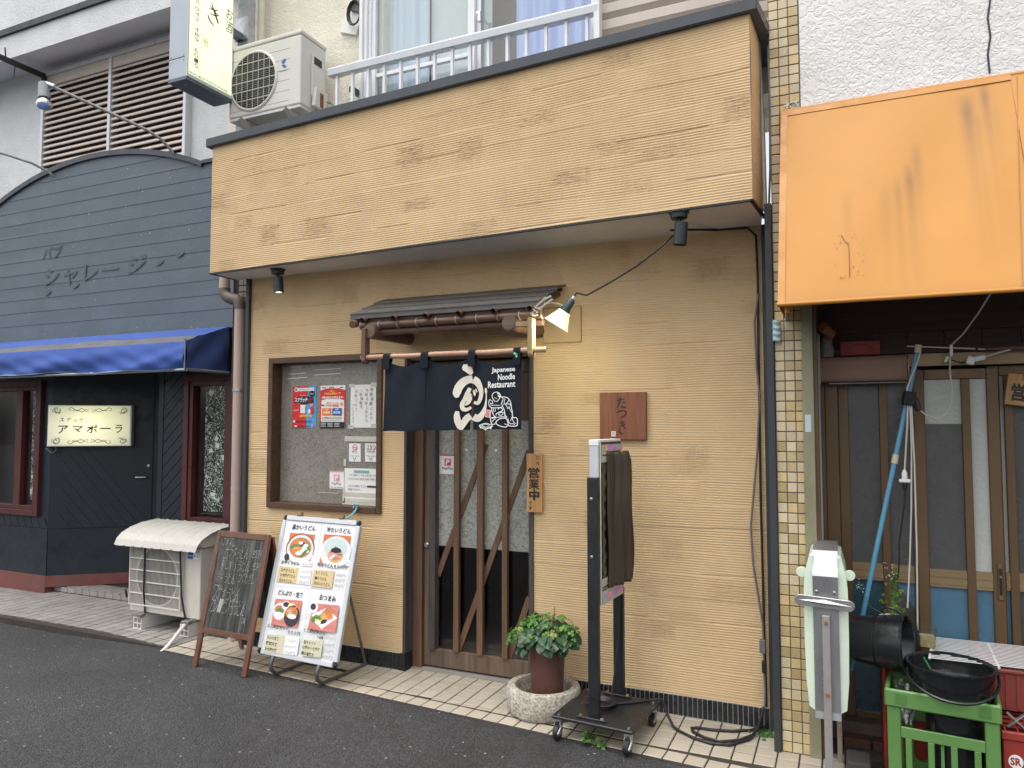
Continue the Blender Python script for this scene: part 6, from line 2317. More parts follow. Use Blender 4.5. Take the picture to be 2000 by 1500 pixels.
def menu_stand():
    tilt, yaw = R(-14.3), R(-3.5)
    a = thing('menu_stand', 'white poster stand with udon menu photos in a silver snap frame', 'menu board', (-3.132, -0.450, 0.127), (tilt, 0, yaw))
    w, h = 0.331, 0.885
    for s in (-1, 1):
        x0, x1 = sorted((s * w, s * (w - 0.033)))
        MB().box(x0, x1, -0.014, 0.012, 0.034, h - 0.034).obj('frame_side', ALU, a, True, bev=0.004)
        for z0, z1 in ((0, 0.0335), (h - 0.0335, h)):
            MB().box(x0, x1, -0.0145, 0.0125, z0, z1).obj('frame_corner', BLACKP, a, True, bev=0.012)
    for z0, z1 in ((0.0005, 0.033), (h - 0.033, h - 0.0005)):
        MB().box(-w + 0.0335, w - 0.0335, -0.014, 0.012, z0, z1).obj('frame_rail', ALU, a, True, bev=0.004)
    box('back_panel', -w + 0.02, w - 0.02, 0.0125, 0.018, 0.01, h - 0.01, ALU_W, a, 0, True)
    box('poster', -w + 0.0335, w - 0.0335, -0.006, 0.0, 0.0335, h - 0.0335, POSTER_W, a, 0, True)
    q = homography([0.00088949, 0.00017109, -0.49270777, 0.00013171, -0.00065428, 0.8781181, 0.00010439, 3.091e-05])
    pr = Print(a, on_wall(0, 0, -0.0064), True)

    def T(body, X0, Yc, X1, hgt, mt=INK, bold=0.02, dY=0.0, slant=0.0):
        """one line from X0 to X1; Yc is its middle at X0 and falls by the board's own slope to X1"""
        u0, va = q(X0, Yc)
        u1, vb = q(X1, Yc + dY)
        hh = hgt * 0.00062
        vm = (va + vb) / 2
        pr.text(mt, body, u0, vm - hh / 2, u1, vm + hh / 2, bold, slant)

    def quad(mt, pts):
        pr.poly(mt, [q(*p) for p in pts])

    def E(mt, X, Y, ra, rb, rot=0.0):
        u, v = q(X, Y)
        pr.ell(mt, u, v, ra * 0.00082, rb * 0.00066, 26, rot)
    fold_ = M('poster fold', (0.60, 0.61, 0.62), 0.3, 0.02)
    quad(fold_, [(558, 60), (562, 60), (322, 1400), (318, 1400)])
    quad(fold_, [(85, 692), (800, 738), (799, 742), (84, 696)])
    # headings
    T('温かいうどん', 255, 116, 490, 56, INK, 0.028, 16)
    T('冷たいうどん', 602, 138, 845, 56, INK, 0.028, 16)
    T('どんぶり・定食', 120, 762, 368, 58, INK, 0.028, 16)
    T('おつまみ', 524, 805, 688, 58, INK, 0.03, 12)
    # hot udon
    quad(P_PHOTO1, [(238, 176), (486, 192), (437, 452), (195, 428)])
    E(M('bowl rim print', (0.30, 0.09, 0.04), 0.3, 0.1), 334, 330, 150, 150)
    E(P_BOWL, 334, 340, 140, 132)
    E(P_WHITE, 334, 380, 128, 100)
    E(P_BOWL, 340, 312, 128, 116)
    E(P_BROTH, 338, 322, 116, 100)
    for X, Y, ra, rb, m_, ro in ((285, 305, 50, 20, P_GREEN, .4), (410, 310, 40, 22, P_GREEN, -.8), (330, 355, 60, 26, P_WHITE, .2), (300, 335, 36, 22, P_FOOD, 0), (385, 340, 44, 22, P_WHITE, -.4), (315, 270, 40, 18, P_ORANGE, .2), (360, 292, 30, 15, INK, .6), (375, 375, 50, 16, P_GREEN, .8), (345, 275, 22, 16, P_WHITE, 0), (285, 355, 30, 18, P_ORANGE, .4), (320, 380, 34, 15, P_WHITE, 0), (395, 300, 26, 18, P_WHITE, 0), (345, 330, 30, 12, P_FOOD, .9)):
        E(m_, X, Y, ra, rb, ro)
    E(P_DARK, 205, 415, 26, 36, 0.5)
    T('かやくうどん', 152, 468, 332, 38, INK, 0.03, 6)
    quad(P_WHITE, [(348, 452), (458, 458), (454, 505), (343, 500)])
    T('850円', 362, 483, 452, 34, INKG, -0.012, 6, 0.2)
    quad(P_TAN, [(138, 503), (330, 520), (300, 672), (104, 655)])
    quad(CARD, [(330, 520), (452, 530), (432, 686), (300, 672)])
    for i, (nm, pc) in enumerate((('たぬきうどん', '650円'), ('かき揚げうどん', '850円'), ('天ぷらうどん', '850円'))):
        dx = -10 * i
        T(nm, 152 + dx, 540 + i * 50, 286 + dx + (14 if i == 1 else -4 * i), 36, INK, 0.02, 10)
        T(pc, 345 + dx, 556 + i * 50, 440 + dx, 36, INKG, -0.012, 8, 0.2)
    # cold udon
    quad(P_PHOTO1, [(582, 186), (848, 200), (806, 482), (528, 462)])
    E(P_WHITE, 690, 362, 152, 150)
    E(P_BOWL, 690, 340, 142, 130)
    E(P_WHITE, 694, 332, 126, 112)
    E(M('pale bowl inside print', (0.55, 0.62, 0.62), 0.3, 0.1), 694, 328, 118, 104)
    E(P_FOOD, 690, 395, 78, 66)
    for X, Y, ra, rb, m_, ro in ((665, 385, 40, 20, P_PINK, .4), (712, 392, 34, 20, P_PINK, -.4), (690, 420, 46, 16, P_BROTH, 0), (660, 410, 30, 12, P_WHITE, .6), (725, 365, 26, 14, P_PINK, .3), (700, 345, 52, 26, INK, 0), (680, 340, 40, 8, INK, .6), (720, 335, 44, 6, INK, -.5), (735, 385, 22, 8, P_GREEN, 0)):
        E(m_, X, Y, ra, rb, ro)
    E(M('stamp ring', (0.5, 0.5, 0.5)), 820, 466, 30, 32)
    E(POSTER_W, 820, 466, 26, 28)
    T('旨い', 805, 467, 837, 20, INKG, 0.0, 3)
    T('明太うどん８００円', 512, 490, 803, 38, INK, 0.025, 14)
    quad(P_TAN, [(478, 535), (682, 548), (652, 715), (446, 696)])
    for i, (nm, pc) in enumerate((('もりうどん', '600円'), ('鴨汁うどん', '850円'), ('天せいろうどん', '950円'))):
        dx = -11 * i
        T(nm, 497 + dx, 566 + i * 52, 614 + dx + (46 if i == 2 else 2), 36, INK, 0.02, 8)
        T(pc, 700 + dx, 585 + i * 52, 790 + dx, 34, INKG, -0.012, 6, 0.2)
    # rice bowls
    quad(P_PHOTO2, [(102, 816), (360, 834), (312, 1092), (58, 1068)])
    E(P_WHITE, 142, 935, 66, 80)
    E(P_BOWL, 140, 915, 62, 52)
    E(P_BROTH, 142, 920, 52, 40)
    E(P_GREEN, 145, 932, 36, 26)
    E(P_WHITE, 130, 975, 50, 34)
    E(P_WHITE, 205, 882, 44, 40)
    E(P_DARK, 208, 872, 34, 24)
    E(P_YEL, 258, 892, 38, 34)
    E(P_WHITE, 258, 888, 28, 22)
    E(P_DARK, 260, 982, 78, 100)
    E(P_BROTH, 258, 950, 62, 56)
    for X, Y, ra, rb, m_, ro in ((245, 960, 36, 26, P_FOOD, .4), (278, 945, 44, 16, P_GREEN, 1.1), (300, 905, 50, 9, P_ORANGE, 1.0), (262, 985, 44, 24, P_WHITE, 0), (240, 930, 26, 14, P_PINK, .2)):
        E(m_, X, Y, ra, rb, ro)
    T('ミニ天丼セット', 24, 1078, 232, 38, INK, 0.02, 14)
    T('９００円', 222, 1138, 342, 38, INK, 0.02, 8)
    quad(M('yellowed print', (0.55, 0.52, 0.37), 0.3, 0.12), [(28, 1152), (205, 1168), (176, 1338), (-6, 1320)])
    quad(CARD, [(205, 1168), (338, 1180), (312, 1352), (176, 1338)])
    for i, (nm, pc) in enumerate((('天ぷら定食', '1100円'), ('野菜天丼', '850円'), ('かき揚げ丼', '750円'))):
        dx = -11 * i
        T(nm, 24 + dx, 1182 + i * 54, 140 + dx - (4 if i == 1 else 0), 36, INK, 0.02, 10)
        T(pc, 205 + dx, 1215 + i * 54, 316 + dx, 34, INKG, -0.012, 8, 0.2)
    # snacks
    quad(P_PHOTO2, [(480, 860), (730, 880), (690, 1140), (414, 1112)])
    E(P_WHITE, 478, 900, 42, 52)
    E(P_DARK, 474, 892, 28, 30)
    quad(P_WHITE, [(455, 970), (600, 905), (712, 1000), (560, 1100)])
    quad(P_BOWL, [(458, 1000), (560, 1098), (560, 1112), (455, 1012)])
    for X, Y, ra, rb, m_, ro in ((490, 1010, 36, 30, P_GREEN, .4), (535, 1010, 46, 40, P_YEL, 0), (560, 985, 40, 26, P_GREEN, .6), (605, 970, 58, 56, P_FOOD, .4), (625, 940, 40, 40, P_BROTH, 0), (575, 1035, 34, 18, P_DARK, .4), (640, 985, 28, 24, P_ORANGE, 0), (520, 1040, 30, 14, P_WHITE, 0), (505, 990, 22, 20, P_GREEN, 0)):
        E(m_, X, Y, ra, rb, ro)
    T('くし揚げ天ぷら', 380, 1122, 594, 42, INK, 0.02, 14)
    T('５品盛', 512, 1182, 572, 28, INK, 0.02, 4)
    T('600円', 598, 1192, 694, 36, INKG, -0.012, 6, 0.2)
    quad(M('yellowed print', (0.55, 0.52, 0.37)), [(384, 1205), (570, 1220), (545, 1372), (356, 1356)])
    for i, (nm, pc) in enumerate((('塩キャベツ', '400円'), ('山芋のいそ揚げ', '550円'), ('鴨の塩焼き', '600円'))):
        dx = -11 * i
        T(nm, 380 + dx, 1230 + i * 52, 500 + dx + (48 if i == 1 else 0), 34, INK, 0.02, 8)
        T(pc, 588 + dx, 1258 + i * 56, 682 + dx, 34, INKG, -0.012, 6, 0.2)
    pr.flush()
    # glossy wrinkled sleeve over the lower part
    def sl(u, v):
        x = -w + 0.036 + (2 * w - 0.072) * u
        z = 0.036 + 0.25 * v
        return (x, -0.0105 - 0.003 * math.sin(u * 7 + v * 9) - 0.0022 * math.sin(u * 17 - v * 21), z)
    grid('clear_sleeve', sl, 60, 30, GLASS('clear poster sleeve', (0.96, 0.96, 0.95), 0.0, 0.05, 0.35, (7, 7, 3)), a, True)
    # clips on the top edge
    for x in (-0.19, 0.165):
        b = MB()
        b.box(x - 0.022, x + 0.022, -0.016, 0.014, h + 0.0005, h + 0.008)
        b.box(x + 0.002, x + 0.018, -0.008, 0.006, h + 0.008, h + 0.028)
        b.obj('clip', BRASS, a, True, bev=0.002)
    # steel feet
    for s in (-1, 1):
        b = MB()
        b.tube([(s * 0.19, 0.0, 0.0), (s * 0.19, -0.012, -0.045), (s * 0.19, 0.005, -0.085), (s * 0.19, 0.06, -0.108), (s * 0.19, 0.25, -0.062), (s * 0.19, 0.47, -0.005)], 0.0125, 10)
        b.tube([(s * 0.19, 0.46, -0.005), (s * 0.19, 0.06, 0.60)], 0.009, 8)
        b.obj('foot', CABLE_G if False else M('dull steel tube', (0.20, 0.195, 0.19), 0.4, 0.2, metal=0.7), a, True, True)
        b = MB()
        b.cyl((s * 0.19, 0.075, -0.122), (s * 0.19, 0.115, -0.112), 0.014)
        b.cyl((s * 0.19, 0.44, -0.030), (s * 0.19, 0.475, -0.020), 0.014)
        b.obj('rubber_foot', RUBBER, a, True)
    MB().tube([(-0.19, 0.30, -0.05), (0.19, 0.30, -0.05)], 0.009, 8).obj('cross_tube', BLACKP, a, True)
    t = MB()
    t.tube([(-2.985, -0.03, 1.05), (-2.99, -0.045, 1.02), (-3.0, -0.08, 0.99), (-3.035, -0.15, 0.955), (-3.04, -0.2, 0.965)], 0.006, 6)
    t.tube([(-2.985, -0.03, 1.05), (-2.97, -0.045, 1.06), (-2.995, -0.05, 1.065), (-3.005, -0.05, 1.035)], 0.006, 6)
    o = t.obj('twine', BLUETIE, None, smooth=True)
    tag(o, 'pale blue twine tied between the window frame and the menu stand', 'twine')


menu_stand()


# ------------------------------------------------------------------ notices on the window
def notice(name, label, cat, x0, x1, z0, z1, mat, y=0.0765, tapes=(), group=None):
    a = thing(name, label, cat, ((x0 + x1) / 2, y, z0), group=group)

    def fn(u, v):
        return (x0 + (x1 - x0) * u, y - 0.0012 - 0.0010 * math.sin(u * 4 + v * 3), z0 + (z1 - z0) * v)
    grid('sheet', fn, 8, 10, mat, a)
    for (u, v, w, h) in tapes:
        MB().box(u - w / 2, u + w / 2, y - 0.0034, y - 0.0028, v - h / 2, v + h / 2).obj('tape', SLEEVE, a)
    return a, Print(a, on_wall(0, 0, y - 0.0030), lift=0.0004)


def posters():
    a, pr = notice('poster', 'red and blue scratch card poster on the display window', 'poster', -3.645, -3.432, 1.571, 1.873, P_BLUE)
    pr.rect(P_RED, -3.645, 1.571, -3.535, 1.873)
    pr.poly(P_RED, [(-3.536, 1.571), (-3.515, 1.571), (-3.53, 1.7), (-3.52, 1.76), (-3.50, 1.873), (-3.536, 1.873)])
    pr.rect(P_WHITE, -3.612, 1.838, -3.450, 1.860)
    pr.ell(P_WHITE, -3.612, 1.849, 0.016, 0.016)
    pr.ell(INKG, -3.612, 1.849, 0.010, 0.010)
    pr.text(INK, '今なら当たるチャンス', -3.592, 1.845, -3.46, 1.854, 0.02)
    pr.ell(INK, -3.468, 1.816, 0.024, 0.024)
    pr.text(P_WHITE, '当たる', -3.484, 1.811, -3.452, 1.821, 0.02)
    pr.text(P_PINK, 'PayPay', -3.575, 1.798, -3.520, 1.812, 0.03)
    pr.poly(INK, [(-3.630, 1.765), (-3.60, 1.798), (-3.50, 1.800), (-3.455, 1.785), (-3.452, 1.752), (-3.52, 1.745), (-3.545, 1.735), (-3.58, 1.752), (-3.625, 1.750)])
    pr.text(P_WHITE, 'スクラッチ', -3.622, 1.756, -3.508, 1.792, 0.04, 0.15)
    pr.text(P_RED, 'くじ', -3.502, 1.754, -3.462, 1.786, 0.05, 0.1)
    pr.rect(P_WHITE, -3.570, 1.678, -3.527, 1.738)
    pr.rect(P_BLUE, -3.565, 1.705, -3.532, 1.707)
    pr.ell(M('figure skin print', (0.60, 0.33, 0.22), 0.4), -3.468, 1.742, 0.014, 0.018)
    pr.ell(INK, -3.468, 1.756, 0.015, 0.010)
    pr.poly(P_RED, [(-3.485, 1.695), (-3.48, 1.722), (-3.455, 1.722), (-3.448, 1.69), (-3.455, 1.672), (-3.482, 1.675)])
    pr.ell(P_WHITE, -3.490, 1.690, 0.013, 0.016)
    pr.ell(P_YEL, -3.525, 1.728, 0.008, 0.008)
    pr.text(P_WHITE, 'さらに', -3.635, 1.694, -3.582, 1.704, 0.03, 0, rot=0.1)
    pr.text(P_YEL, '2億円相当', -3.575, 1.648, -3.462, 1.668, 0.05, 0.1)
    pr.rect(P_WHITE, -3.636, 1.610, -3.616, 1.628)
    pr.text(P_RED, 'P', -3.631, 1.613, -3.621, 1.625, 0.03)
    for i in range(4):
        pr.text(INK, ('5/1', '6/1', '6/30', '7/1')[i], -3.605 + i * 0.036, 1.610, -3.58 + i * 0.036, 1.624, 0.03)
    pr.rect(P_WHITE, -3.620, 1.579, -3.597, 1.588)
    pr.text(INK, '4/18(金)〜7/31(木)', -3.590, 1.577, -3.485, 1.590, 0.03)
    pr.ell(P_PINK, -3.460, 1.590, 0.010, 0.010)
    pr.flush()
    a, pr = notice('poster', 'red and white payment coupon poster with black band at its foot', 'poster', -3.394, -3.177, 1.571, 1.873, P_WHITE)
    pr.rect(INKG, -3.383, 1.855, -3.345, 1.861)
    pr.text(INK, '調布市', -3.318, 1.853, -3.272, 1.865, 0.02)
    pr.rect(INKG, -3.225, 1.855, -3.195, 1.861)
    pr.poly(P_RED, [(-3.394, 1.838), (-3.34, 1.852), (-3.23, 1.852), (-3.177, 1.838), (-3.177, 1.766), (-3.23, 1.780), (-3.34, 1.780), (-3.394, 1.766)])
    pr.text(P_YEL, '話題の', -3.308, 1.826, -3.270, 1.838, 0.03)
    pr.text(P_YEL, 'PayPay支払いで', -3.355, 1.806, -3.215, 1.824, 0.04)
    pr.text(P_WHITE, '5月28日から使えます!', -3.378, 1.778, -3.192, 1.797, 0.04)
    pr.rect(P_RED, -3.394, 1.612, -3.386, 1.77)
    pr.rect(P_RED, -3.185, 1.612, -3.177, 1.77)
    pr.text(P_RED, '調布プレミアム付', -3.335, 1.745, -3.235, 1.755, 0.02)
    pr.text(P_ORANGE, 'デジタル商品券', -3.345, 1.722, -3.232, 1.742, 0.04)
    pr.rect(P_NAVYB, -3.382, 1.728, -3.355, 1.738)
    pr.ell(P_PINK, -3.208, 1.742, 0.010, 0.012)
    pr.rect(P_ORANGE, -3.375, 1.660, -3.295, 1.712)
    pr.rect(P_NAVYB, -3.285, 1.660, -3.205, 1.712)
    for x, b1, b2 in ((-3.365, 'A券', '共通券'), (-3.275, 'B券', '限定券')):
        pr.text(P_WHITE, b1, x + 0.015, 1.696, x + 0.045, 1.708, 0.02)
        pr.text(P_WHITE, b2, x, 1.672, x + 0.06, 1.690, 0.03)
    pr.rect(P_TAN, -3.375, 1.640, -3.205, 1.650)
    pr.text(P_RED, '最大', -3.345, 1.638, -3.315, 1.652, 0.03)
    pr.rect(INKG, -3.375, 1.626, -3.210, 1.629)
    pr.rect(INK, -3.394, 1.571, -3.177, 1.614)
    for i in range(3):
        for k in range(3):
            pr.rect(P_WHITE, -3.385 + k * 0.06, 1.602 - i * 0.010, -3.34 + k * 0.06, 1.605 - i * 0.010)
    pr.flush()
    a, pr = notice('handwritten_notice', 'white sheet with vertical brush handwriting taped high on the window beside the curtain', 'notice', -3.131, -2.918, 1.574, 1.873, PAPER,
                   tapes=((-3.12, 1.868, 0.05, 0.022), (-2.93, 1.872, 0.06, 0.03), (-3.125, 1.578, 0.05, 0.026), (-2.93, 1.585, 0.05, 0.03)))
    HW = M('pen handwriting', (0.10, 0.10, 0.10), 0.6)
    pr.vtext(HW, '物価高騰により', -2.955, 1.855, 0.0285, 1.15, -0.006, 0.15)
    pr.vtext(HW, '令和８年１月から', -2.995, 1.848, 0.026, 1.15, -0.006, 0.15)
    pr.vtext(HW, '一部価格を', -3.040, 1.848, 0.026, 1.1, -0.006, 0.15)
    pr.vtext(HW, '変更させて', -3.082, 1.845, 0.024, 1.35, -0.008, 0.15)
    pr.vtext(HW, 'いただきます。', -3.108, 1.745, 0.020, 1.18, -0.008, 0.15)
    pr.flush()
    a, pr = notice('smoking_sign', 'white no smoking card with one red ring low on the window', 'notice', -3.139, -3.041, 1.338, 1.464, CARD)
    pr.ell(P_RED, -3.090, 1.437, 0.020, 0.020)
    pr.ell(CARD, -3.090, 1.437, 0.0155, 0.0155)
    pr.rect(INKG, -3.103, 1.434, -3.079, 1.439)
    pr.poly(P_RED, [(-3.105, 1.449), (-3.102, 1.452), (-3.075, 1.425), (-3.078, 1.422)])
    pr.text(INK, '禁', -3.110, 1.402, -3.097, 1.413, 0.02)
    pr.text(INK, '煙', -3.084, 1.402, -3.071, 1.413, 0.02)
    pr.text(INK, 'No smoking', -3.105, 1.393, -3.075, 1.397, 0.0)
    pr.text(INKG, '11:00〜15:00', -3.128, 1.372, -3.055, 1.382, 0.0)
    for dx in (-0.012, 0.006):
        pr.poly(M('dark green print', (0.02, 0.12, 0.07), 0.5), [(-3.09 + dx - 0.004, 1.364), (-3.09 + dx + 0.008, 1.364), (-3.09 + dx + 0.002, 1.355)])
    pr.poly(M('dark green print', (0.02, 0.12, 0.07)), [(-3.096, 1.354), (-3.084, 1.354), (-3.09, 1.346)])
    pr.flush()
    a, pr = notice('smoking_sign', 'white card with a square pictogram beside a red no smoking ring', 'notice', -3.004, -2.906, 1.340, 1.465, CARD)
    pr.rect(INK, -2.990, 1.421, -2.955, 1.456)
    pr.rect(CARD, -2.987, 1.424, -2.958, 1.453)
    pr.rect(INKG, -2.982, 1.430, -2.966, 1.434)
    pr.ell(INKG, -2.974, 1.444, 0.005, 0.005)
    pr.ell(P_RED, -2.934, 1.439, 0.016, 0.018)
    pr.ell(CARD, -2.934, 1.439, 0.012, 0.014)
    pr.poly(P_RED, [(-2.945, 1.450), (-2.942, 1.452), (-2.923, 1.428), (-2.926, 1.426)])
    pr.text(INK, '喫煙可能店', -2.985, 1.405, -2.925, 1.414, 0.02)
    pr.text(INK, 'Smoking', -2.972, 1.395, -2.942, 1.400, 0.0)
    pr.text(INKG, '17:00〜23:00', -2.992, 1.374, -2.918, 1.384, 0.0)
    for dx in (-0.012, 0.006):
        pr.poly(M('dark green print', (0.02, 0.12, 0.07)), [(-2.955 + dx - 0.004, 1.366), (-2.955 + dx + 0.008, 1.366), (-2.955 + dx + 0.002, 1.357)])
    pr.poly(M('dark green print', (0.02, 0.12, 0.07)), [(-2.961, 1.356), (-2.949, 1.356), (-2.955, 1.348)])
    pr.flush()
    for nm, lab, x0, x1, z0, z1, y in (('payment_card', 'faded pink and white payment card low on the display window', -3.303, -3.180, 1.146, 1.271, 0.0765),
                                       ('payment_card', 'white payment card with red square mark on the sliding door', -2.4455, -2.322, 1.268, 1.396, 0.132)):
        a, pr = notice(nm, lab, 'notice', x0, x1, z0, z1, CARD, y, group='payment cards by the door')
        w = x1 - x0
        fade = P_PINK if y < 0.1 else P_RED
        pr.rect(fade, x0 + 0.002, z1 - 0.007, x1 - 0.002, z1)
        cx = (x0 + x1) / 2
        pr.rect(fade, cx - 0.023, z1 - 0.071, cx + 0.023, z1 - 0.025)
        pr.text(CARD, 'P', cx - 0.012, z1 - 0.066, cx + 0.016, z1 - 0.031, 0.03, 0.15)
        pr.text(INKG if y < 0.1 else INK, 'PayPay', cx - 0.040, z1 - 0.103, cx + 0.040, z1 - 0.080, 0.0)
        if y < 0.1:
            for k in range(4):
                pr.rect(INKG, x0 + 0.012 + k * 0.027, z0 + 0.008, x0 + 0.032 + k * 0.027, z0 + 0.012)
        pr.flush()
    a, pr = notice('typed_notice', 'typed lunch service sheet with teal heading taped at the bottom corner of the window', 'notice', -3.175, -2.896, 1.065, 1.292, PAPER,
                   tapes=((-3.172, 1.33, 0.022, 0.05), (-3.03, 1.11, 0.28, 0.028), (-3.04, 1.072, 0.27, 0.022), (-3.05, 1.05, 0.28, 0.020), (-3.178, 1.10, 0.02, 0.10)))
    pr.rect(P_TEAL, -3.095, 1.262, -2.968, 1.279)
    pr.text(INKG, 'ランチタイムサービス', -3.085, 1.265, -2.975, 1.276, 0.0)
    pr.text(INKG, '11:00〜15:30まで', -3.130, 1.238, -2.912, 1.254, 0.0)
    pr.text(INKG, 'うどん又はご飯の大盛り無料。', -3.142, 1.212, -2.912, 1.228, 0.0)
    pr.text(INKG, 'うどんは細いうどん', -3.142, 1.163, -2.985, 1.179, 0.0)
    pr.rect(INK, -2.982, 1.164, -2.905, 1.176)
    pr.text(INKG, '変更できます。', -3.142, 1.138, -3.035, 1.154, 0.0)
    pr.flush()
    MB().box(-3.178, -2.86, 0.0742, 0.0752, 1.478, 1.514).obj('tape', SLEEVE, REST)
    MB().box(-3.40, -3.23, 0.0742, 0.0752, 1.112, 1.116).obj('tape', SLEEVE, REST)
    # wooden plaques
    a = thing('wooden_plaque', 'square red brown wooden name plaque with three brush characters', 'plaque', (-1.146, 0.0, 1.51))
    MB().box(-1.283, -1.009, -0.032, -0.004, 1.509, 1.783).obj('plank', WOODN, a, bev=0.003)
    pr = Print(a, on_wall(0, 0, -0.0325))
    k = lambda X, Y: (-1.283 + (X - 222) / 273 * 0.274, 1.783 - (Y - 77) / 283 * 0.274)
    S = lambda pts, w: pr.stroke(INK_B, [k(*p) for p in pts], [q * 0.00100 for q in w], 'lettering', 5)
    S([(325, 128), (350, 122), (372, 118)], [7, 8, 5])
    S([(347, 105), (345, 130), (335, 155), (326, 172)], [7, 9, 8, 4])
    S([(357, 140), (370, 138), (380, 140)], [5, 7, 5])
    S([(350, 158), (362, 168), (382, 166)], [6, 8, 5])
    S([(325, 200), (345, 190), (368, 188), (380, 198), (374, 214), (355, 226), (346, 228)], [5, 8, 7, 9, 9, 7, 3])
    S([(340, 262), (358, 258), (370, 250)], [6, 7, 4])
    S([(342, 278), (360, 274), (376, 266)], [6, 7, 4])
    S([(352, 244), (358, 262), (368, 286), (380, 298)], [6, 9, 9, 4])
    S([(343, 292), (338, 308), (346, 320), (362, 326)], [5, 8, 8, 4])
    pr.rect(CARD, *k(292, 340), *k(318, 310))
    pr.text(P_RED, '塔', *k(295, 337), *k(315, 313), 0.0, name='seal')
    pr.flush()
    a = thing('open_plaque', 'tall pale wooden open for business plaque on the door post', 'plaque', (-1.697, 0.0, 1.07))
    MB().box(-1.748, -1.645, -0.030, -0.013, 1.067, 1.420).obj('plank', WOODP, a, bev=0.002)
    pr = Print(a, on_wall(0, 0, -0.0305))
    q = lambda X, Y: (-1.748 + (X - 95) / 312 * 0.103, 1.420 - (Y - 160) / 1148 * 0.353)
    for ch, X0, Y0, X1, Y1, b in (('只', 283, 200, 355, 290, .01), ('今', 283, 305, 355, 395, .01), ('営', 132, 428, 355, 635, .022), ('業', 138, 645, 355, 858, .018), ('中', 148, 865, 355, 1075, .045), ('で', 142, 1095, 205, 1170, .015), ('す', 142, 1185, 208, 1265, .015)):
        u0, v0 = q(X0, Y1)
        u1, v1 = q(X1, Y0)
        pr.text(INK_B, ch, u0, v0, u1, v1, b, jit=0.02)
    pr.flush()


posters()


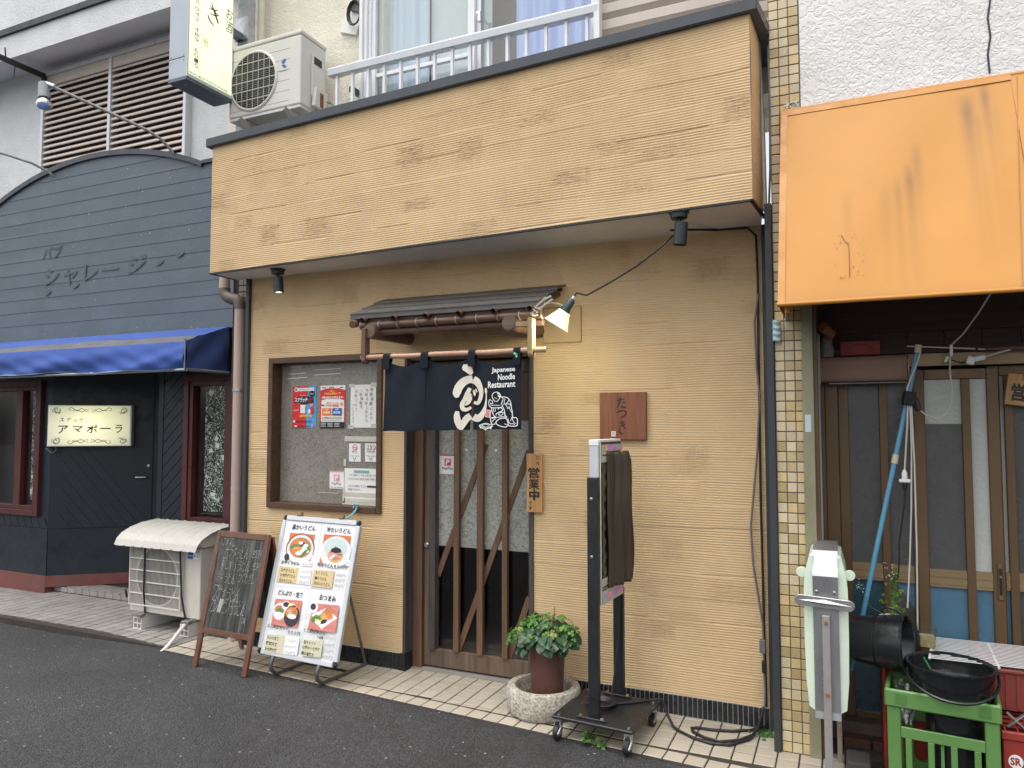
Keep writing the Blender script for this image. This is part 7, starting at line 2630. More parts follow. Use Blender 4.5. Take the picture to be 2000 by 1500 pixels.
# ------------------------------------------------------------------ planter
def planter():
    cx, cy_ = -1.552, -0.250
    a = thing('stone_planter', 'round hollowed granite block holding the brown flower pot', 'planter', (cx, cy_, 0))
    b = MB()
    b.lathe([(0.0, 0.002), (0.185, 0.002), (0.203, 0.02), (0.208, 0.06), (0.206, 0.125), (0.198, 0.143), (0.18, 0.150), (0.160, 0.146), (0.150, 0.13), (0.143, 0.06), (0.135, 0.045), (0.0, 0.045)], (cx, cy_, 0), 56)
    rs = random.Random(1)
    for v in b.bm.verts:
        k = 1 + 0.012 * math.sin(v.co.x * 31 + v.co.z * 40) + rs.uniform(-0.006, 0.006)
        v.co.x = cx + (v.co.x - cx) * k
        v.co.y = cy_ + (v.co.y - cy_) * k
    b.obj('stone_block', GRANITE, a, smooth=True)
    px, py, z0, z1 = -1.525, -0.262, 0.05, 0.378
    p = thing('potted_plant', 'brown plastic pot of marbled dark leaves and fresh green clover leaves by the door', 'plant', (px, py, z0))
    MB().lathe([(0.0, z0), (0.082, z0), (0.084, z0 + 0.01), (0.103, z1 - 0.006), (0.108, z1 - 0.005), (0.108, z1), (0.100, z1), (0.098, z1 - 0.03), (0, z1 - 0.03)], (px, py, 0), 40).obj('pot', POT, p, smooth=True)
    b = MB()
    for an in (-60, -130, -20):
        r = 0.0855
        x, y = px + r * math.cos(R(an)), py + r * math.sin(R(an))
        b.obox((x, y, z0 + 0.017), (0.006, 0.006, 0.034), (0, 0, R(an)))
    b.obj('drain_slot', BLACKP, p)
    MB().lathe([(0.0, z1 - 0.022), (0.097, z1 - 0.026)], (px, py, 0), 24).obj('soil', SOIL, p)

    def leaf_mesh(kind):
        bm = bmesh.new()
        if kind == 'dark':        # heart shaped, folded a little along the rib
            out = [(0, 0.0), (0.35, -0.16), (0.62, -0.02), (0.66, 0.28), (0.48, 0.66), (0.2, 0.98), (0.0, 1.12)]
            rib = [(0, 0.0, 0.0), (0, 0.35, -0.05), (0, 0.75, -0.06), (0, 1.12, -0.16)]
            for s in (-1, 1):
                vv = [bm.verts.new((s * x, y, 0.10 - 0.32 * (x * x) - 0.16 * max(0, y - 0.5))) for x, y in out[1:-1]]
                rb = [bm.verts.new(q) for q in rib]
                f = [(rb[0], vv[0], vv[1]), (rb[0], vv[1], rb[1]), (rb[1], vv[1], vv[2]), (rb[1], vv[2], vv[3]), (rb[1], vv[3], rb[2]), (rb[2], vv[3], vv[4]), (rb[2], vv[4], rb[3])]
                for t in f:
                    bm.faces.new(t if s > 0 else t[::-1])
        else:                     # clover: three notched lobes
            for k in range(3):
                an = R(120 * k + 90)
                c, s = math.cos(an), math.sin(an)
                P = [(0.02, 0), (0.30, 0.34), (0.62, 0.40), (0.80, 0.18), (0.70, 0.0), (0.80, -0.18), (0.62, -0.40), (0.30, -0.34)]
                vv = [bm.verts.new((x * c - y * s, x * s + y * c, 0.06 + 0.10 * abs(y) - 0.22 * x * x)) for x, y in P]
                for i in range(1, 7):
                    bm.faces.new((vv[0], vv[i], vv[i + 1]))
        me = bpy.data.meshes.new('leaf')
        bm.to_mesh(me)
        bm.free()
        for q in me.polygons:
            q.use_smooth = True
        return me
    md, ml, my = leaf_mesh('dark'), leaf_mesh('light'), leaf_mesh('light')
    md.materials.append(LEAF_D)
    ml.materials.append(LEAF_L)
    my.materials.append(LEAF_Y)
    rs = random.Random(21)
    stems = MB()
    base = Vector((px, py, z1 - 0.02))

    def put(me, pos, size, nrm, spin, name='leaf'):
        o = bpy.data.objects.new(name, me)
        COL.objects.link(o)
        o.location = pos
        o.rotation_euler = (Vector(nrm).normalized().to_track_quat('Z', 'Y').to_matrix() @ Matrix.Rotation(spin, 3, 'Z')).to_euler()
        o.scale = (size, size, size)
        par(o, p)
    for i in range(95):
        an = rs.uniform(0, 6.283)
        rr = math.sqrt(rs.random()) * 0.165
        x, y = math.cos(an) * rr, math.sin(an) * rr
        z = 0.130 * (1 - (rr / 0.20) ** 2) + rs.uniform(-0.025, 0.03)
        if rr > 0.12 and rs.random() < 0.35:
            z -= rs.uniform(0.0, 0.06)
        pos = base + Vector((x, y, z))
        out = Vector((x, y, 0.02))
        n = Vector((x * 3.2, y * 3.2, 0.45)) + Vector((rs.uniform(-.3, .3), rs.uniform(-.3, .3) - 0.25, rs.uniform(-.1, .3)))
        m3 = n.normalized().to_track_quat('Z', 'Y').to_matrix()
        dl = m3.transposed() @ Vector((x, y, -0.12))
        put(md, pos, rs.uniform(0.032, 0.056), n, math.atan2(dl.y, dl.x) - math.pi / 2 + rs.uniform(-.5, .5))
        if i % 2 == 0:
            stems.tube([base + Vector((x * 0.25, y * 0.25, -0.01)), base + Vector((x * 0.7, y * 0.7, z * 0.8)), pos], 0.0016, 5)
    for i in range(190):
        an = rs.uniform(0, 6.283)
        if rs.random() < 0.45:
            an = rs.gauss(math.pi, 0.7)
        rr = math.sqrt(rs.random()) * (0.19 + 0.045 * max(0, -math.cos(an)))
        x, y = math.cos(an) * rr, math.sin(an) * rr * 0.8
        z = 0.150 * (1 - (rr / 0.26) ** 2) + rs.uniform(-0.02, 0.035)
        if rr > 0.15:
            z -= rs.uniform(0, 0.03)
        pos = base + Vector((x, y, z))
        n = Vector((x * 2.5, y * 2.5 - 0.3, 0.5)) + Vector((rs.uniform(-.4, .4), rs.uniform(-.4, .4), rs.uniform(0, .4)))
        put(my if rs.random() < 0.10 else ml, pos, rs.uniform(0.016, 0.027), n, rs.uniform(0, 6.28))
        if i % 4 == 0:
            stems.tube([base + Vector((x * 0.3, y * 0.3, -0.01)), base + Vector((x * 0.75, y * 0.75, z * 0.75)), pos], 0.0012, 5)
    o = stems.obj('stems', STEMG, p)
    tag(o, kind='stuff')
    s = MB()
    s.tube([base + Vector((0.045, -0.01, 0.12)), base + Vector((0.048, -0.01, 0.225))], 0.0022, 6)
    for k in range(4):
        x = -0.045 + k * 0.022
        s.tube([base + Vector((x, -0.02, 0.12)), base + Vector((x + .005, -0.02, 0.175)), base + Vector((x + .02, -0.02, 0.178)), base + Vector((x + .03, -0.02, 0.155))], 0.0016, 5)
    o = s.obj('flower_stalks', STEM, p)
    tag(o, kind='stuff')
    # weed in the joint by the castor
    w = thing('weed', 'small green weed growing in the pavement joint beside the front castor of the black stand', 'weed', (-1.17, -0.545, -0.005))
    rs = random.Random(8)
    for i in range(16):
        o = bpy.data.objects.new('leaf', ml)
        COL.objects.link(o)
        o.location = (-1.165 + rs.uniform(-.055, .06), -0.545 + rs.uniform(-.03, .035), 0.006 + rs.random() * 0.05)
        o.rotation_euler = (rs.uniform(-.7, .7), rs.uniform(-.7, .7), rs.uniform(0, 6))
        k = rs.uniform(0.018, 0.030)
        o.scale = (k, k, k)
        par(o, w)
    g = MB()
    for i in range(14):
        an = rs.uniform(0, 6.28)
        g.tube([(-1.165, -0.545, -0.01), (-1.165 + 0.03 * math.cos(an), -0.545 + 0.02 * math.sin(an), 0.03), (-1.165 + 0.055 * math.cos(an), -0.545 + 0.035 * math.sin(an), 0.03)], 0.0012, 4)
    o = g.obj('stems', STEMG, w)
    tag(o, kind='stuff')
    ms = MB()
    for i in range(60):
        c = Vector((-0.405 + rs.gauss(0, 0.025), -0.06 + rs.gauss(0, 0.03), 0.0))
        ms.lathe([(0.0, 0.010), (0.008, 0.006), (0.012, 0.0)], c, 6)
    o = ms.obj('moss', MOSS)
    tag(o, 'patch of bright green moss at the foot of the dark corner trim', 'moss', kind='stuff')


planter()


# ------------------------------------------------------------------ rolling sign stand
def rolling_sign():
    a = thing('rolling_sign_stand', 'tall black sign stand on castors seen edge on with its panel under a dark cover', 'sign', (-1.148, -0.368, 0.0), (0, 0, R(-4.5)))
    w, d = 0.217, 0.223
    MB().box(-w, w, -d, d, 0.1, 0.116).obj('base_plate', BLACKP, a, True, bev=0.004)
    for x in (-1, 1):
        for y in (-1, 1):
            px, py = x * (w - 0.03), y * (d - 0.03)
            MB().lathe([(0, 0.124), (0.008, 0.122), (0.009, 0.116), (0.009, 0.1155)], (px, py, 0.0), 12).obj('bolt', CHROME, a, True, True)
            b = MB()
            b.box(px - 0.018, px + 0.018, py - 0.018, py + 0.018, 0.086, 0.0995)
            for s in (-1, 1):
                b.prism([(px + s * 0.014, py - 0.018, 0.086), (px + s * 0.014, py + 0.018, 0.086), (px + s * 0.014, py - 0.012, 0.03), (px + s * 0.014, py - 0.03, 0.03)], (s * 0.003, 0, 0))
            c = b.obj('caster', STEEL, a, True)
            b = MB()
            b.cyl((px - 0.0125, py - 0.018, 0.034), (px + 0.0125, py - 0.018, 0.034), 0.036, 0.036, 24)
            o = b.obj('wheel', RUBBER, c, True)
            MB().cyl((px - 0.0185, py - 0.018, 0.034), (px + 0.0185, py - 0.018, 0.034), 0.010, 0.010, 12).obj('hub', STEEL, c, True)
            MB().obox((px + 0.02, py - 0.03, 0.05), (0.006, 0.06, 0.014), (0.5, 0, 0)).obj('brake_lever', STEEL, c, True)
    for y0, y1, zt in ((-0.158, -0.128, 1.325), (0.203, 0.233, 0.70)):
        MB().box(-0.041, 0.017, y0, y1, 0.1165, zt).obj('post', BLACKP, a, True, bev=0.003)
    for y in (-0.165, 0.205):
        MB().box(-0.09, 0.066, y - 0.028, y - 0.012 + 0.0, 0.1165, 0.128).obj('post_plate', BLACKP, a, True, bev=0.002)
        for x in (-0.07, 0.045):
            MB().cyl((x, y - 0.02, 0.128), (x, y - 0.02, 0.135), 0.009, 0.008, 8).obj('plate_bolt', STEEL if x > 0 else RUST, a, True)
    for z in (0.92, 1.215):
        MB().lathe([(0, 0.006), (0.008, 0.004), (0.010, 0.0)], seg=12, mat4=Matrix.Translation(Vector((-0.016, -0.158, z))) @ Matrix.Rotation(R(90), 4, 'X')).obj('bolt', CHROME, a, True, True)
    # sign box
    y0, y1, zb, zt = -0.127, 0.200, 0.665, 1.515
    MB().box(-0.041, 0.012, y0, y1, zb, zt).obj('sign_frame', ALU, a, True, bev=0.004)
    box('sign_cap', -0.042, 0.013, y0 - 0.003, y1, zt - 0.028, zt + 0.003, ALU_W, a, 0.003, True)
    box('sign_face', 0.0125, 0.017, y0 + 0.012, y1 - 0.012, zb + 0.01, zt - 0.01, BLACKP, a, 0, True)
    box('face_edge', 0.0175, 0.021, y0 + 0.004, y0 + 0.012, zb, zt, SIGN_PALE, a, 0, True)

    def cov(u, v):
        y = y0 + 0.085 + (y1 + 0.045 - y0 - 0.085) * u
        z = 0.745 + (1.452 - 0.745) * v
        pinch = 1 - 0.35 * max(0, v - 0.93) / 0.07
        b = 0.034 * math.sin(min(1, u * 1.15) * math.pi * 0.62) * pinch
        f = 0.011 * math.sin(u * 19 + 0.9 * math.sin(v * 3.1)) + 0.006 * math.sin(u * 43 + 1.4 * math.sin(v * 4 + 1))
        return (0.024 + b + f * (0.5 + u), y - 0.012 * (1 - pinch) * u + 0.006 * math.sin(v * 9), z)
    grid('cover_sheet', cov, 70, 40, COVER, a, True, thick=0.002)

    def strip(u, v):
        return (0.0225 + 0.002 * math.sin(v * 60), y0 + 0.02 + 0.07 * u, 0.74 + 0.72 * v)
    grid('black_film', strip, 4, 60, BLACKPL, a, True)
    for z0, z1 in ((0.672, 0.742), (1.455, 1.492)):
        box('clear_tape', 0.0215, 0.0225, y0 + 0.016, y1 + 0.0, z0, z1, SLEEVE if False else M('clear shiny tape', (0.42, 0.42, 0.42), 0.12, 0.25, scale=18, coat=0.5), a, 0, True)
    hm = M('holographic tape', (0.6, 0.5, 0.7), 0.12, 0.1)
    nt = hm.node_tree
    bs = nt.nodes['Principled BSDF']
    hn = noise(nt, coords(nt, (1, 1, 1)), 9.0, 2, w=False)
    link(nt, ramp(nt, hn, [(0.32, (0.85, 0.55, 0.10)), (0.42, (0.80, 0.22, 0.62)), (0.52, (0.42, 0.30, 0.85)), (0.62, (0.15, 0.62, 0.80)), (0.72, (0.75, 0.8, 0.8))]), bs.inputs['Base Color'])
    for z in (0.693, 1.462):
        box('holographic_tape', 0.0228, 0.0236, y0 + 0.06, y1 - 0.01, z, z + 0.026, hm, a, 0, True)
    for z in (0.75, 1.40):
        box('clear_tape', 0.0236, 0.0242, y0 + 0.01, y0 + 0.085, z, z + 0.055, M('clear shiny tape', (0.42, 0.42, 0.42)), a, 0, True)
    # cords
    c = MB()
    for k in range(4):
        r = 0.055 + 0.008 * k
        c.tube([(-1.19 + r * math.cos(t), -0.345 + r * 0.9 * math.sin(t), 0.124 + 0.004 * k) for t in [R(20 * j) for j in range(19)]], 0.0055, 6)
    c.tube([(-1.13, -0.17, 0.66), (-1.135, -0.18, 0.45), (-1.15, -0.22, 0.25), (-1.155, -0.26, 0.14), (-1.14, -0.30, 0.126)], 0.0055, 6)
    c.tube([(-1.13, -0.32, 0.124), (-1.05, -0.26, 0.123), (-0.98, -0.20, 0.124), (-0.925, -0.165, 0.128), (-0.905, -0.16, 0.125), (-0.875, -0.175, 0.06), (-0.84, -0.20, 0.012), (-0.80, -0.235, 0.008), (-0.72, -0.29, 0.008), (-0.63, -0.318, 0.008), (-0.54, -0.30, 0.008), (-0.46, -0.20, 0.010), (-0.425, -0.10, 0.03), (-0.40, -0.03, 0.12)], 0.0075, 8)
    c.tube([(-0.41, -0.03, 0.02), (-0.46, -0.07, 0.008), (-0.55, -0.125, 0.008), (-0.65, -0.15, 0.008), (-0.72, -0.155, 0.008), (-0.748, -0.175, 0.009), (-0.735, -0.215, 0.009), (-0.67, -0.265, 0.009), (-0.59, -0.285, 0.010), (-0.50, -0.245, 0.016), (-0.44, -0.13, 0.012), (-0.415, -0.04, 0.06)], 0.0075, 8)
    o = c.obj('extension_lead', CABLE, None, smooth=True)
    tag(o, 'black power cord coiled on the sign stand and looped over the cream tiles', 'cord')


rolling_sign()


# ------------------------------------------------------------------ clutter in front of the right shop
def oval_sign():
    a = thing('street_sign', 'pale green bulged sign in a silver band on a rusty pole by the tiled column', 'sign', (-0.075, -0.42, 0.0))
    yf, yb = -0.60, -0.26
    cx = -0.078
    # bulged acrylic faces, seen edge on
    def side(s):
        b = MB()
        prof = [(0.052, 0.340), (0.076, 0.355), (0.086, 0.47), (0.090, 0.66), (0.090, 0.86), (0.083, 0.94), (0.066, 1.012), (0.052, 1.022)]
        for (x0, z0), (x1, z1) in zip(prof[:-1], prof[1:]):
            b.prism([(cx + s * 0.050, yf + 0.012, z0), (cx + s * x0, yf + 0.02, z0), (cx + s * x1, yf + 0.02, z1), (cx + s * 0.050, yf + 0.012, z1)], (0, yb - yf - 0.03, 0))
        return b
    for s in (-1, 1):
        side(s).obj('acrylic_face', SIGN_PALE, a)
    b = MB()
    path = [(0.315, 0.0), (0.345, 0.006), (0.86, 0.006), (0.93, 0.0), (1.035, 0.055)]
    for (z0, d0), (z1, d1) in zip(path[:-1], path[1:]):
        t0 = 0.052
        b.prism([(cx - t0, yf - 0.006 + d0, z0), (cx + t0, yf - 0.006 + d0, z0), (cx + t0, yf - 0.006 + d1, z1), (cx - t0, yf - 0.006 + d1, z1)], (0, yb - yf - 0.02, 0))
    b.obj('metal_band', ALUS, a)
    b = MB()
    b.box(cx - 0.016, cx + 0.016, yf - 0.032, yf - 0.0065, -0.10, 0.765)
    b.obj('pole', RUSTPOLE, a, bev=0.003)
    box('pole', cx + 0.03, cx + 0.052, yb, yb + 0.02, -0.10, 0.34, RUSTPOLE, a, 0.003)
    for z in (0.735, 0.43):
        MB().cyl((cx, yf - 0.032, z), (cx, yf - 0.037, z), 0.008, 0.007, 12).obj('bolt', RUST, a, smooth=True)
    for x in (-0.036, 0.036):
        MB().lathe([(0, 0.007), (0.007, 0.005), (0.009, 0.0)], seg=12, mat4=Matrix.Translation(Vector((cx + x, yf - 0.006, 0.862))) @ Matrix.Rotation(R(90), 4, 'X')).obj('bolt', CHROME, a, smooth=True)
    pts = []
    L, r = 0.122, 0.024
    for k in range(9):
        t = R(-90 + 180 * k / 8)
        pts.append((L - r + r * math.cos(t), r * math.sin(t)))
    for k in range(9):
        t = R(90 + 180 * k / 8)
        pts.append((-L + r + r * math.cos(t), r * math.sin(t)))
    ca, sa = math.cos(R(-3)), math.sin(R(-3))
    b = MB()
    b.prism([(cx - 0.005 + u * ca - v * sa, yf - 0.012, 0.818 + u * sa + v * ca) for u, v in pts], (0, -0.010, 0))
    cl = b.obj('clip_plate', ALUS, a, bev=0.002)
    b = MB()
    y = yf - 0.0225
    v5 = [(cx - 0.112, y, 0.824), (cx - 0.005, y, 0.832), (cx + 0.104, y, 0.812), (cx - 0.005, y, 0.806)]
    top_ = (cx - 0.005, y - 0.009, 0.819)
    for i in range(4):
        b.poly([v5[i], v5[(i + 1) % 4], top_])
    b.obj('pressed_ridge', STEEL, cl)
    for s in (-1, 1):
        MB().lathe([(0.022, -0.004), (0.024, 0.0), (0.022, 0.004), (0, 0.005)], seg=20, mat4=Matrix.Translation(Vector((cx + s * 0.098, yf + 0.05, 0.932))) @ Matrix.Rotation(R(90), 4, 'X')).obj('side_knob', SIGN_PALE, a, smooth=True)
    k = MB()
    k.box(-0.01, 0.09, -0.42, -0.27, -0.05, 0.075, 0.01)
    k.bm.normal_update()
    o = k.obj('concrete_block', CONCD)
    tag(o, 'dark mossy concrete block on the ground behind the rusty sign pole', 'block')


oval_sign()


def crates():
    g = thing('plastic_crate', 'light green plastic bottle crate with slotted sides under the shallow black tub', 'crate', (0.372, -0.41, 0.0), (0, 0, R(-6)))
    w, d, h = 0.205, 0.125, 0.455
    for sx in (-1, 1):
        for sy in (-1, 1):
            x0, x1 = sorted((sx * w, sx * (w - 0.052)))
            y0, y1 = sorted((sy * d, sy * (d - 0.035)))
            MB().box(x0, x1, y0, y1, 0.0, h - 0.075).obj('corner_post', GREENC, g, True, bev=0.004)
    for sy in (-1, 1):
        y0, y1 = sorted((sy * d, sy * (d - 0.013)))
        for za, zb in ((0.255, 0.300), (0.0, 0.075)):
            MB().box(-w + 0.0525, w - 0.0525, y0, y1, za, zb).obj('side_band', GREENC, g, True, bev=0.002)
        for k in range(4):
            x = -0.125 + k * 0.0835
            xx0, xx1 = x - 0.012, x + 0.012
            b = MB().box(xx0, xx1, y0, y1, 0.0755, 0.2545)
            b.obj('rib', GREENC, g, True, bev=0.002)
            # rounded slot foot
            if k < 3:
                b = MB()
                pts = [(xx1 + 0.0005, 0.0755), (xx1 + 0.059, 0.0755), (xx1 + 0.059, 0.105)] + [(xx1 + 0.030 + 0.029 * math.cos(R(t)), 0.110 + 0.029 * math.sin(R(t)) - 0.004) for t in range(0, -181, -20)] + [(xx1 + 0.0005, 0.105)]
                b.prism([(px, y0, pz) for px, pz in pts], (0, y1 - y0, 0))
                b.obj('slot_foot', GREENC, g, True)
    for sx in (-1, 1):
        x0, x1 = sorted((sx * w, sx * (w - 0.013)))
        for za, zb in ((0.255, 0.300), (0.0, 0.075)):
            MB().box(x0, x1, -d + 0.0355, d - 0.0355, za, zb).obj('side_band', GREENC, g, True, bev=0.002)
        for k in range(2):
            y = -0.04 + k * 0.08
            MB().box(x0, x1, y - 0.01, y + 0.01, 0.0755, 0.2545).obj('rib', GREENC, g, True, bev=0.002)
    b = MB()
    b.box(-w - 0.008, w + 0.008, -d - 0.008, -d + 0.010, h - 0.0745, h)
    b.box(-w - 0.008, w + 0.008, d - 0.010, d + 0.008, h - 0.0745, h)
    b.box(-w - 0.008, -w + 0.010, -d + 0.0105, d - 0.0105, h - 0.0745, h)
    b.box(w - 0.010, w + 0.008, -d + 0.0105, d - 0.0105, h - 0.0745, h)
    b.obj('rim', GREENC, g, True, bev=0.006)
    for x in (-0.15, 0.155):
        b = MB()
        for k in range(8):
            b.box(x - 0.022, x + 0.022, -d - 0.0105, -d - 0.0085, h - 0.055 + k * 0.0055, h - 0.0522 + k * 0.0055)
        b.obj('grip_ridges', GREENC, g, True)
    box('crate_floor', -w + 0.013, w - 0.013, -d + 0.013, d - 0.013, 0.01, 0.02, GREENC, g, 0, True)
    box('divider', -0.006, 0.006, -d + 0.0135, d - 0.0135, 0.02, 0.25, GREENC, g, 0, True)
    bt = thing('bucket', 'black bucket standing down inside the light green crate', 'bucket', (0.40, -0.41, 0.03))
    MB().lathe([(0.0, 0.035), (0.098, 0.035), (0.107, 0.36), (0.112, 0.36), (0.112, 0.368), (0.103, 0.368), (0.095, 0.05), (0, 0.05)], (0.415, -0.412, 0), 32).obj('body', BLACKPL, bt, smooth=True)
    bag = thing('plastic_bag', 'crumpled translucent plastic bag tucked in the left corner of the green crate', 'bag', (0.235, -0.48, 0.3))
    rs = np.random.RandomState(5)

    def bg_(u, v):
        t = u * 6.283
        r = 0.036 * (1 + 0.18 * math.sin(3 * t + v * 7) + 0.12 * math.sin(7 * t - v * 11))
        return (0.228 + r * math.cos(t), -0.455 + 0.8 * r * math.sin(t), 0.30 + 0.175 * v)
    grid('film', bg_, 40, 16, BAG, bag)
    # shallow tub on the crate
    t = thing('shallow_tub', 'shallow black tub of water with a hanging handle on the green crate', 'tub', (0.405, -0.43, 0.456))
    cx, cy_, z0 = 0.408, -0.425, 0.456
    MB().lathe([(0.0, 0.0), (0.142, 0.0), (0.150, 0.006), (0.166, 0.098), (0.174, 0.100), (0.176, 0.108), (0.170, 0.112), (0.160, 0.108), (0.146, 0.012), (0.0, 0.010)], (cx, cy_, z0), 48).obj('body', BLACKPL, t, smooth=True)
    MB().lathe([(0.0, 0.066), (0.154, 0.066)], (cx, cy_, z0), 40).obj('water', WATER, t)
    hd = [(cx + 0.176 * math.cos(R(a)) * 1.0, cy_ + 0.176 * math.sin(R(a)) * (1.0) - 0.012 * math.sin(R(a + 180)), z0 + 0.092 - 0.088 * math.sin(R((a + 188) * 180 / 200))) for a in range(-188, 13, 10)]
    MB().tube(hd, 0.0065, 8).obj('handle', BLACKPL, t, smooth=True)
    MB().tube([(0.335, -0.40, 0.525), (0.31, -0.41, 0.575)], 0.0035, 6).obj('green_stick', M('green stick', (0.05, 0.32, 0.10), 0.5), t)
    # bucket on its side
    b = thing('bucket', 'black bucket lying on its side with its mouth to the right beside the green crate', 'bucket', (0.12, -0.36, 0.60))
    ax = Vector((0.215, -0.055, 0.012)).normalized()
    mt = Matrix.Translation(Vector((0.032, -0.30, 0.598))) @ ax.to_track_quat('Z', 'Y').to_matrix().to_4x4()
    MB().lathe([(0.0, 0.0), (0.090, 0.0), (0.100, 0.008), (0.128, 0.215), (0.136, 0.217), (0.138, 0.226), (0.130, 0.230), (0.122, 0.222), (0.095, 0.012), (0.0, 0.010)], seg=44, mat4=mt).obj('body', BLACKPL, b, smooth=True)
    MB().lathe([(0.1165, 0.10), (0.1185, 0.102), (0.119, 0.106), (0.1172, 0.108)], seg=44, mat4=mt).obj('rib', BLACKPL, b, smooth=True)
    hp = [mt @ Vector((0.136 * math.cos(R(q)) * 0.98, 0.136 * math.sin(R(q)), 0.205 - 0.07 * math.sin(R((q - 0) )) * (1 if q < 181 else 0))) for q in range(0, 181, 12)]
    MB().tube([(0.165, -0.335, 0.732), (0.155, -0.335, 0.752), (0.175, -0.34, 0.765), (0.21, -0.345, 0.758), (0.235, -0.35, 0.742)], 0.006, 8).obj('handle', BLACKPL, b, smooth=True)
    # red crates
    r = thing('red_crate', 'dark red plastic crate standing behind the green crate by the sliding door', 'crate', (0.30, -0.15, 0.0))
    for x0, x1, y0, y1 in ((0.150, 0.165, -0.27, -0.02), (0.155, 0.56, -0.035, -0.02)):
        MB().box(x0, x1, y0, y1, 0.0, 0.485).obj('side_wall', REDC, r, bev=0.003)
    MB().box(0.1655, 0.56, -0.272, -0.258, 0.0, 0.44).obj('side_wall', REDC, r, bev=0.003)
    MB().box(0.144, 0.168, -0.278, -0.018, 0.4855, 0.498).obj('rim', CREAMP, r, bev=0.003)
    box('crate_floor', 0.166, 0.555, -0.257, -0.036, 0.01, 0.02, REDC, r)
    c = thing('red_crate', 'bright red bottle crate with a white round mark at the right edge', 'crate', (0.78, -0.42, 0.0))
    x0, x1, y0, y1, h = 0.580, 0.98, -0.50, -0.22, 0.36
    MB().box(x0, x1, y0, y0 + 0.015, 0.14, h - 0.055).obj('side_wall', REDC, c, bev=0.003)
    MB().box(x0, x1, y0, y0 + 0.015, 0.0, 0.07).obj('side_wall', REDC, c, bev=0.003)
    for xa in (x0, x1 - 0.05, (x0 + x1) / 2):
        MB().box(xa, xa + 0.05, y0 - 0.002, y0 + 0.016, 0.0705, 0.1395).obj('rib', REDC, c, bev=0.003)
    MB().box(x0, x0 + 0.015, y0 + 0.0155, y1, 0.0, h - 0.055).obj('side_wall', REDC, c, bev=0.003)
    MB().box(x1 - 0.015, x1, y0 + 0.0155, y1, 0.0, h - 0.055).obj('side_wall', REDC, c, bev=0.003)
    MB().box(x0, x1, y1 + 0.0005, y1 + 0.015, 0.0, h).obj('side_wall', REDC, c, bev=0.003)
    MB().box(x0 - 0.006, x1 + 0.006, y0 - 0.008, y0 + 0.012, h - 0.0545, h - 0.02).obj('rim', REDC, c, bev=0.004)
    for k in range(9):
        xa = x0 + 0.01 + k * 0.045
        MB().box(xa, xa + 0.006, y0 + 0.0125, y1, h - 0.04, h - 0.022).obj('top_bar', REDC, c)
    for k in range(4):
        ya = y0 + 0.05 + k * 0.055
        MB().box(x0 + 0.0155, x1 - 0.0155, ya, ya + 0.006, h - 0.0215, h - 0.012).obj('top_bar', REDC, c)
    pr = Print(c, on_wall(0, 0, y0 - 0.0006))
    pr.ell(P_WHITE, 0.622, 0.222, 0.026, 0.028)
    pr.text(REDC, 'SR', 0.603, 0.206, 0.641, 0.238, 0.04)
    for k in range(4):
        an = R(45 * k + 10)
        pr.stroke(P_WHITE, [(0.672 - 0.012 * math.cos(an), 0.222 - 0.014 * math.sin(an)), (0.672, 0.222), (0.672 + 0.012 * math.cos(an), 0.222 + 0.014 * math.sin(an))], 0.005)
    pr.flush()
    pl = thing('red_planter', 'brownish red ribbed planter box under the white wire rack', 'planter', (0.75, -0.2, 0.37))
    RP = M('brownish red plastic', (0.21, 0.040, 0.026), 0.5, 0.15)
    for q in ((0.57, 1.05, -0.345, -0.335), (0.57, 1.05, 0.02, 0.03), (0.57, 0.58, -0.3345, 0.0195), (1.04, 1.05, -0.3345, 0.0195)):
        MB().box(q[0], q[1], q[2], q[3], 0.375, 0.53).obj('side_wall', RP, pl)
    box('soil', 0.581, 1.039, -0.334, 0.019, 0.40, 0.47, SOIL, pl)
    for k in range(12):
        MB().box(0.58 + k * 0.04, 0.592 + k * 0.04, -0.3505, -0.3455, 0.385, 0.522).obj('rib', M('brownish red plastic', (0.21, 0.040, 0.026)), pl)
    for q in ((0.562, 1.058, -0.354, -0.332), (0.562, 1.058, 0.017, 0.038), (0.562, 0.584, -0.3315, 0.0165), (1.036, 1.058, -0.3315, 0.0165)):
        MB().box(q[0], q[1], q[2], q[3], 0.5305, 0.545).obj('rim', RP, pl, bev=0.003)
    x = thing('metal_clip', 'crossed pair of pale metal strips lying on the bright red crate', 'metal strips', (0.64, -0.45, 0.36))
    for s in (-1, 1):
        MB().obox((0.635, -0.455, 0.372), (0.085, 0.014, 0.006), (0.3, s * 0.75, 0)).obj('strip', ALUS, x, bev=0.001)
    # wire rack
    k = thing('wire_rack', 'white wire rack laid over the red planter', 'rack', (0.68, -0.12, 0.555))
    nw = 17
    mw = None
    for i in range(nw):
        y = -0.335 + i * 0.023
        xa = 0.34 + 0.075 * i / (nw - 1) * 0.7
        o = MB().tube([(xa, y, 0.556), (1.15, y, 0.556)], 0.0021, 6).obj('wire', GRIDW, k)
    for xx in (0.60, 0.95):
        MB().tube([(xx, -0.345, 0.549), (xx + 0.02, 0.045, 0.549)], 0.005, 6).obj('cross_wire', GRIDW, k)
    MB().tube([(0.338, -0.34, 0.556), (0.392, 0.04, 0.556)], 0.0055, 6).obj('cross_wire', GRIDW, k)
    rs = random.Random(6)
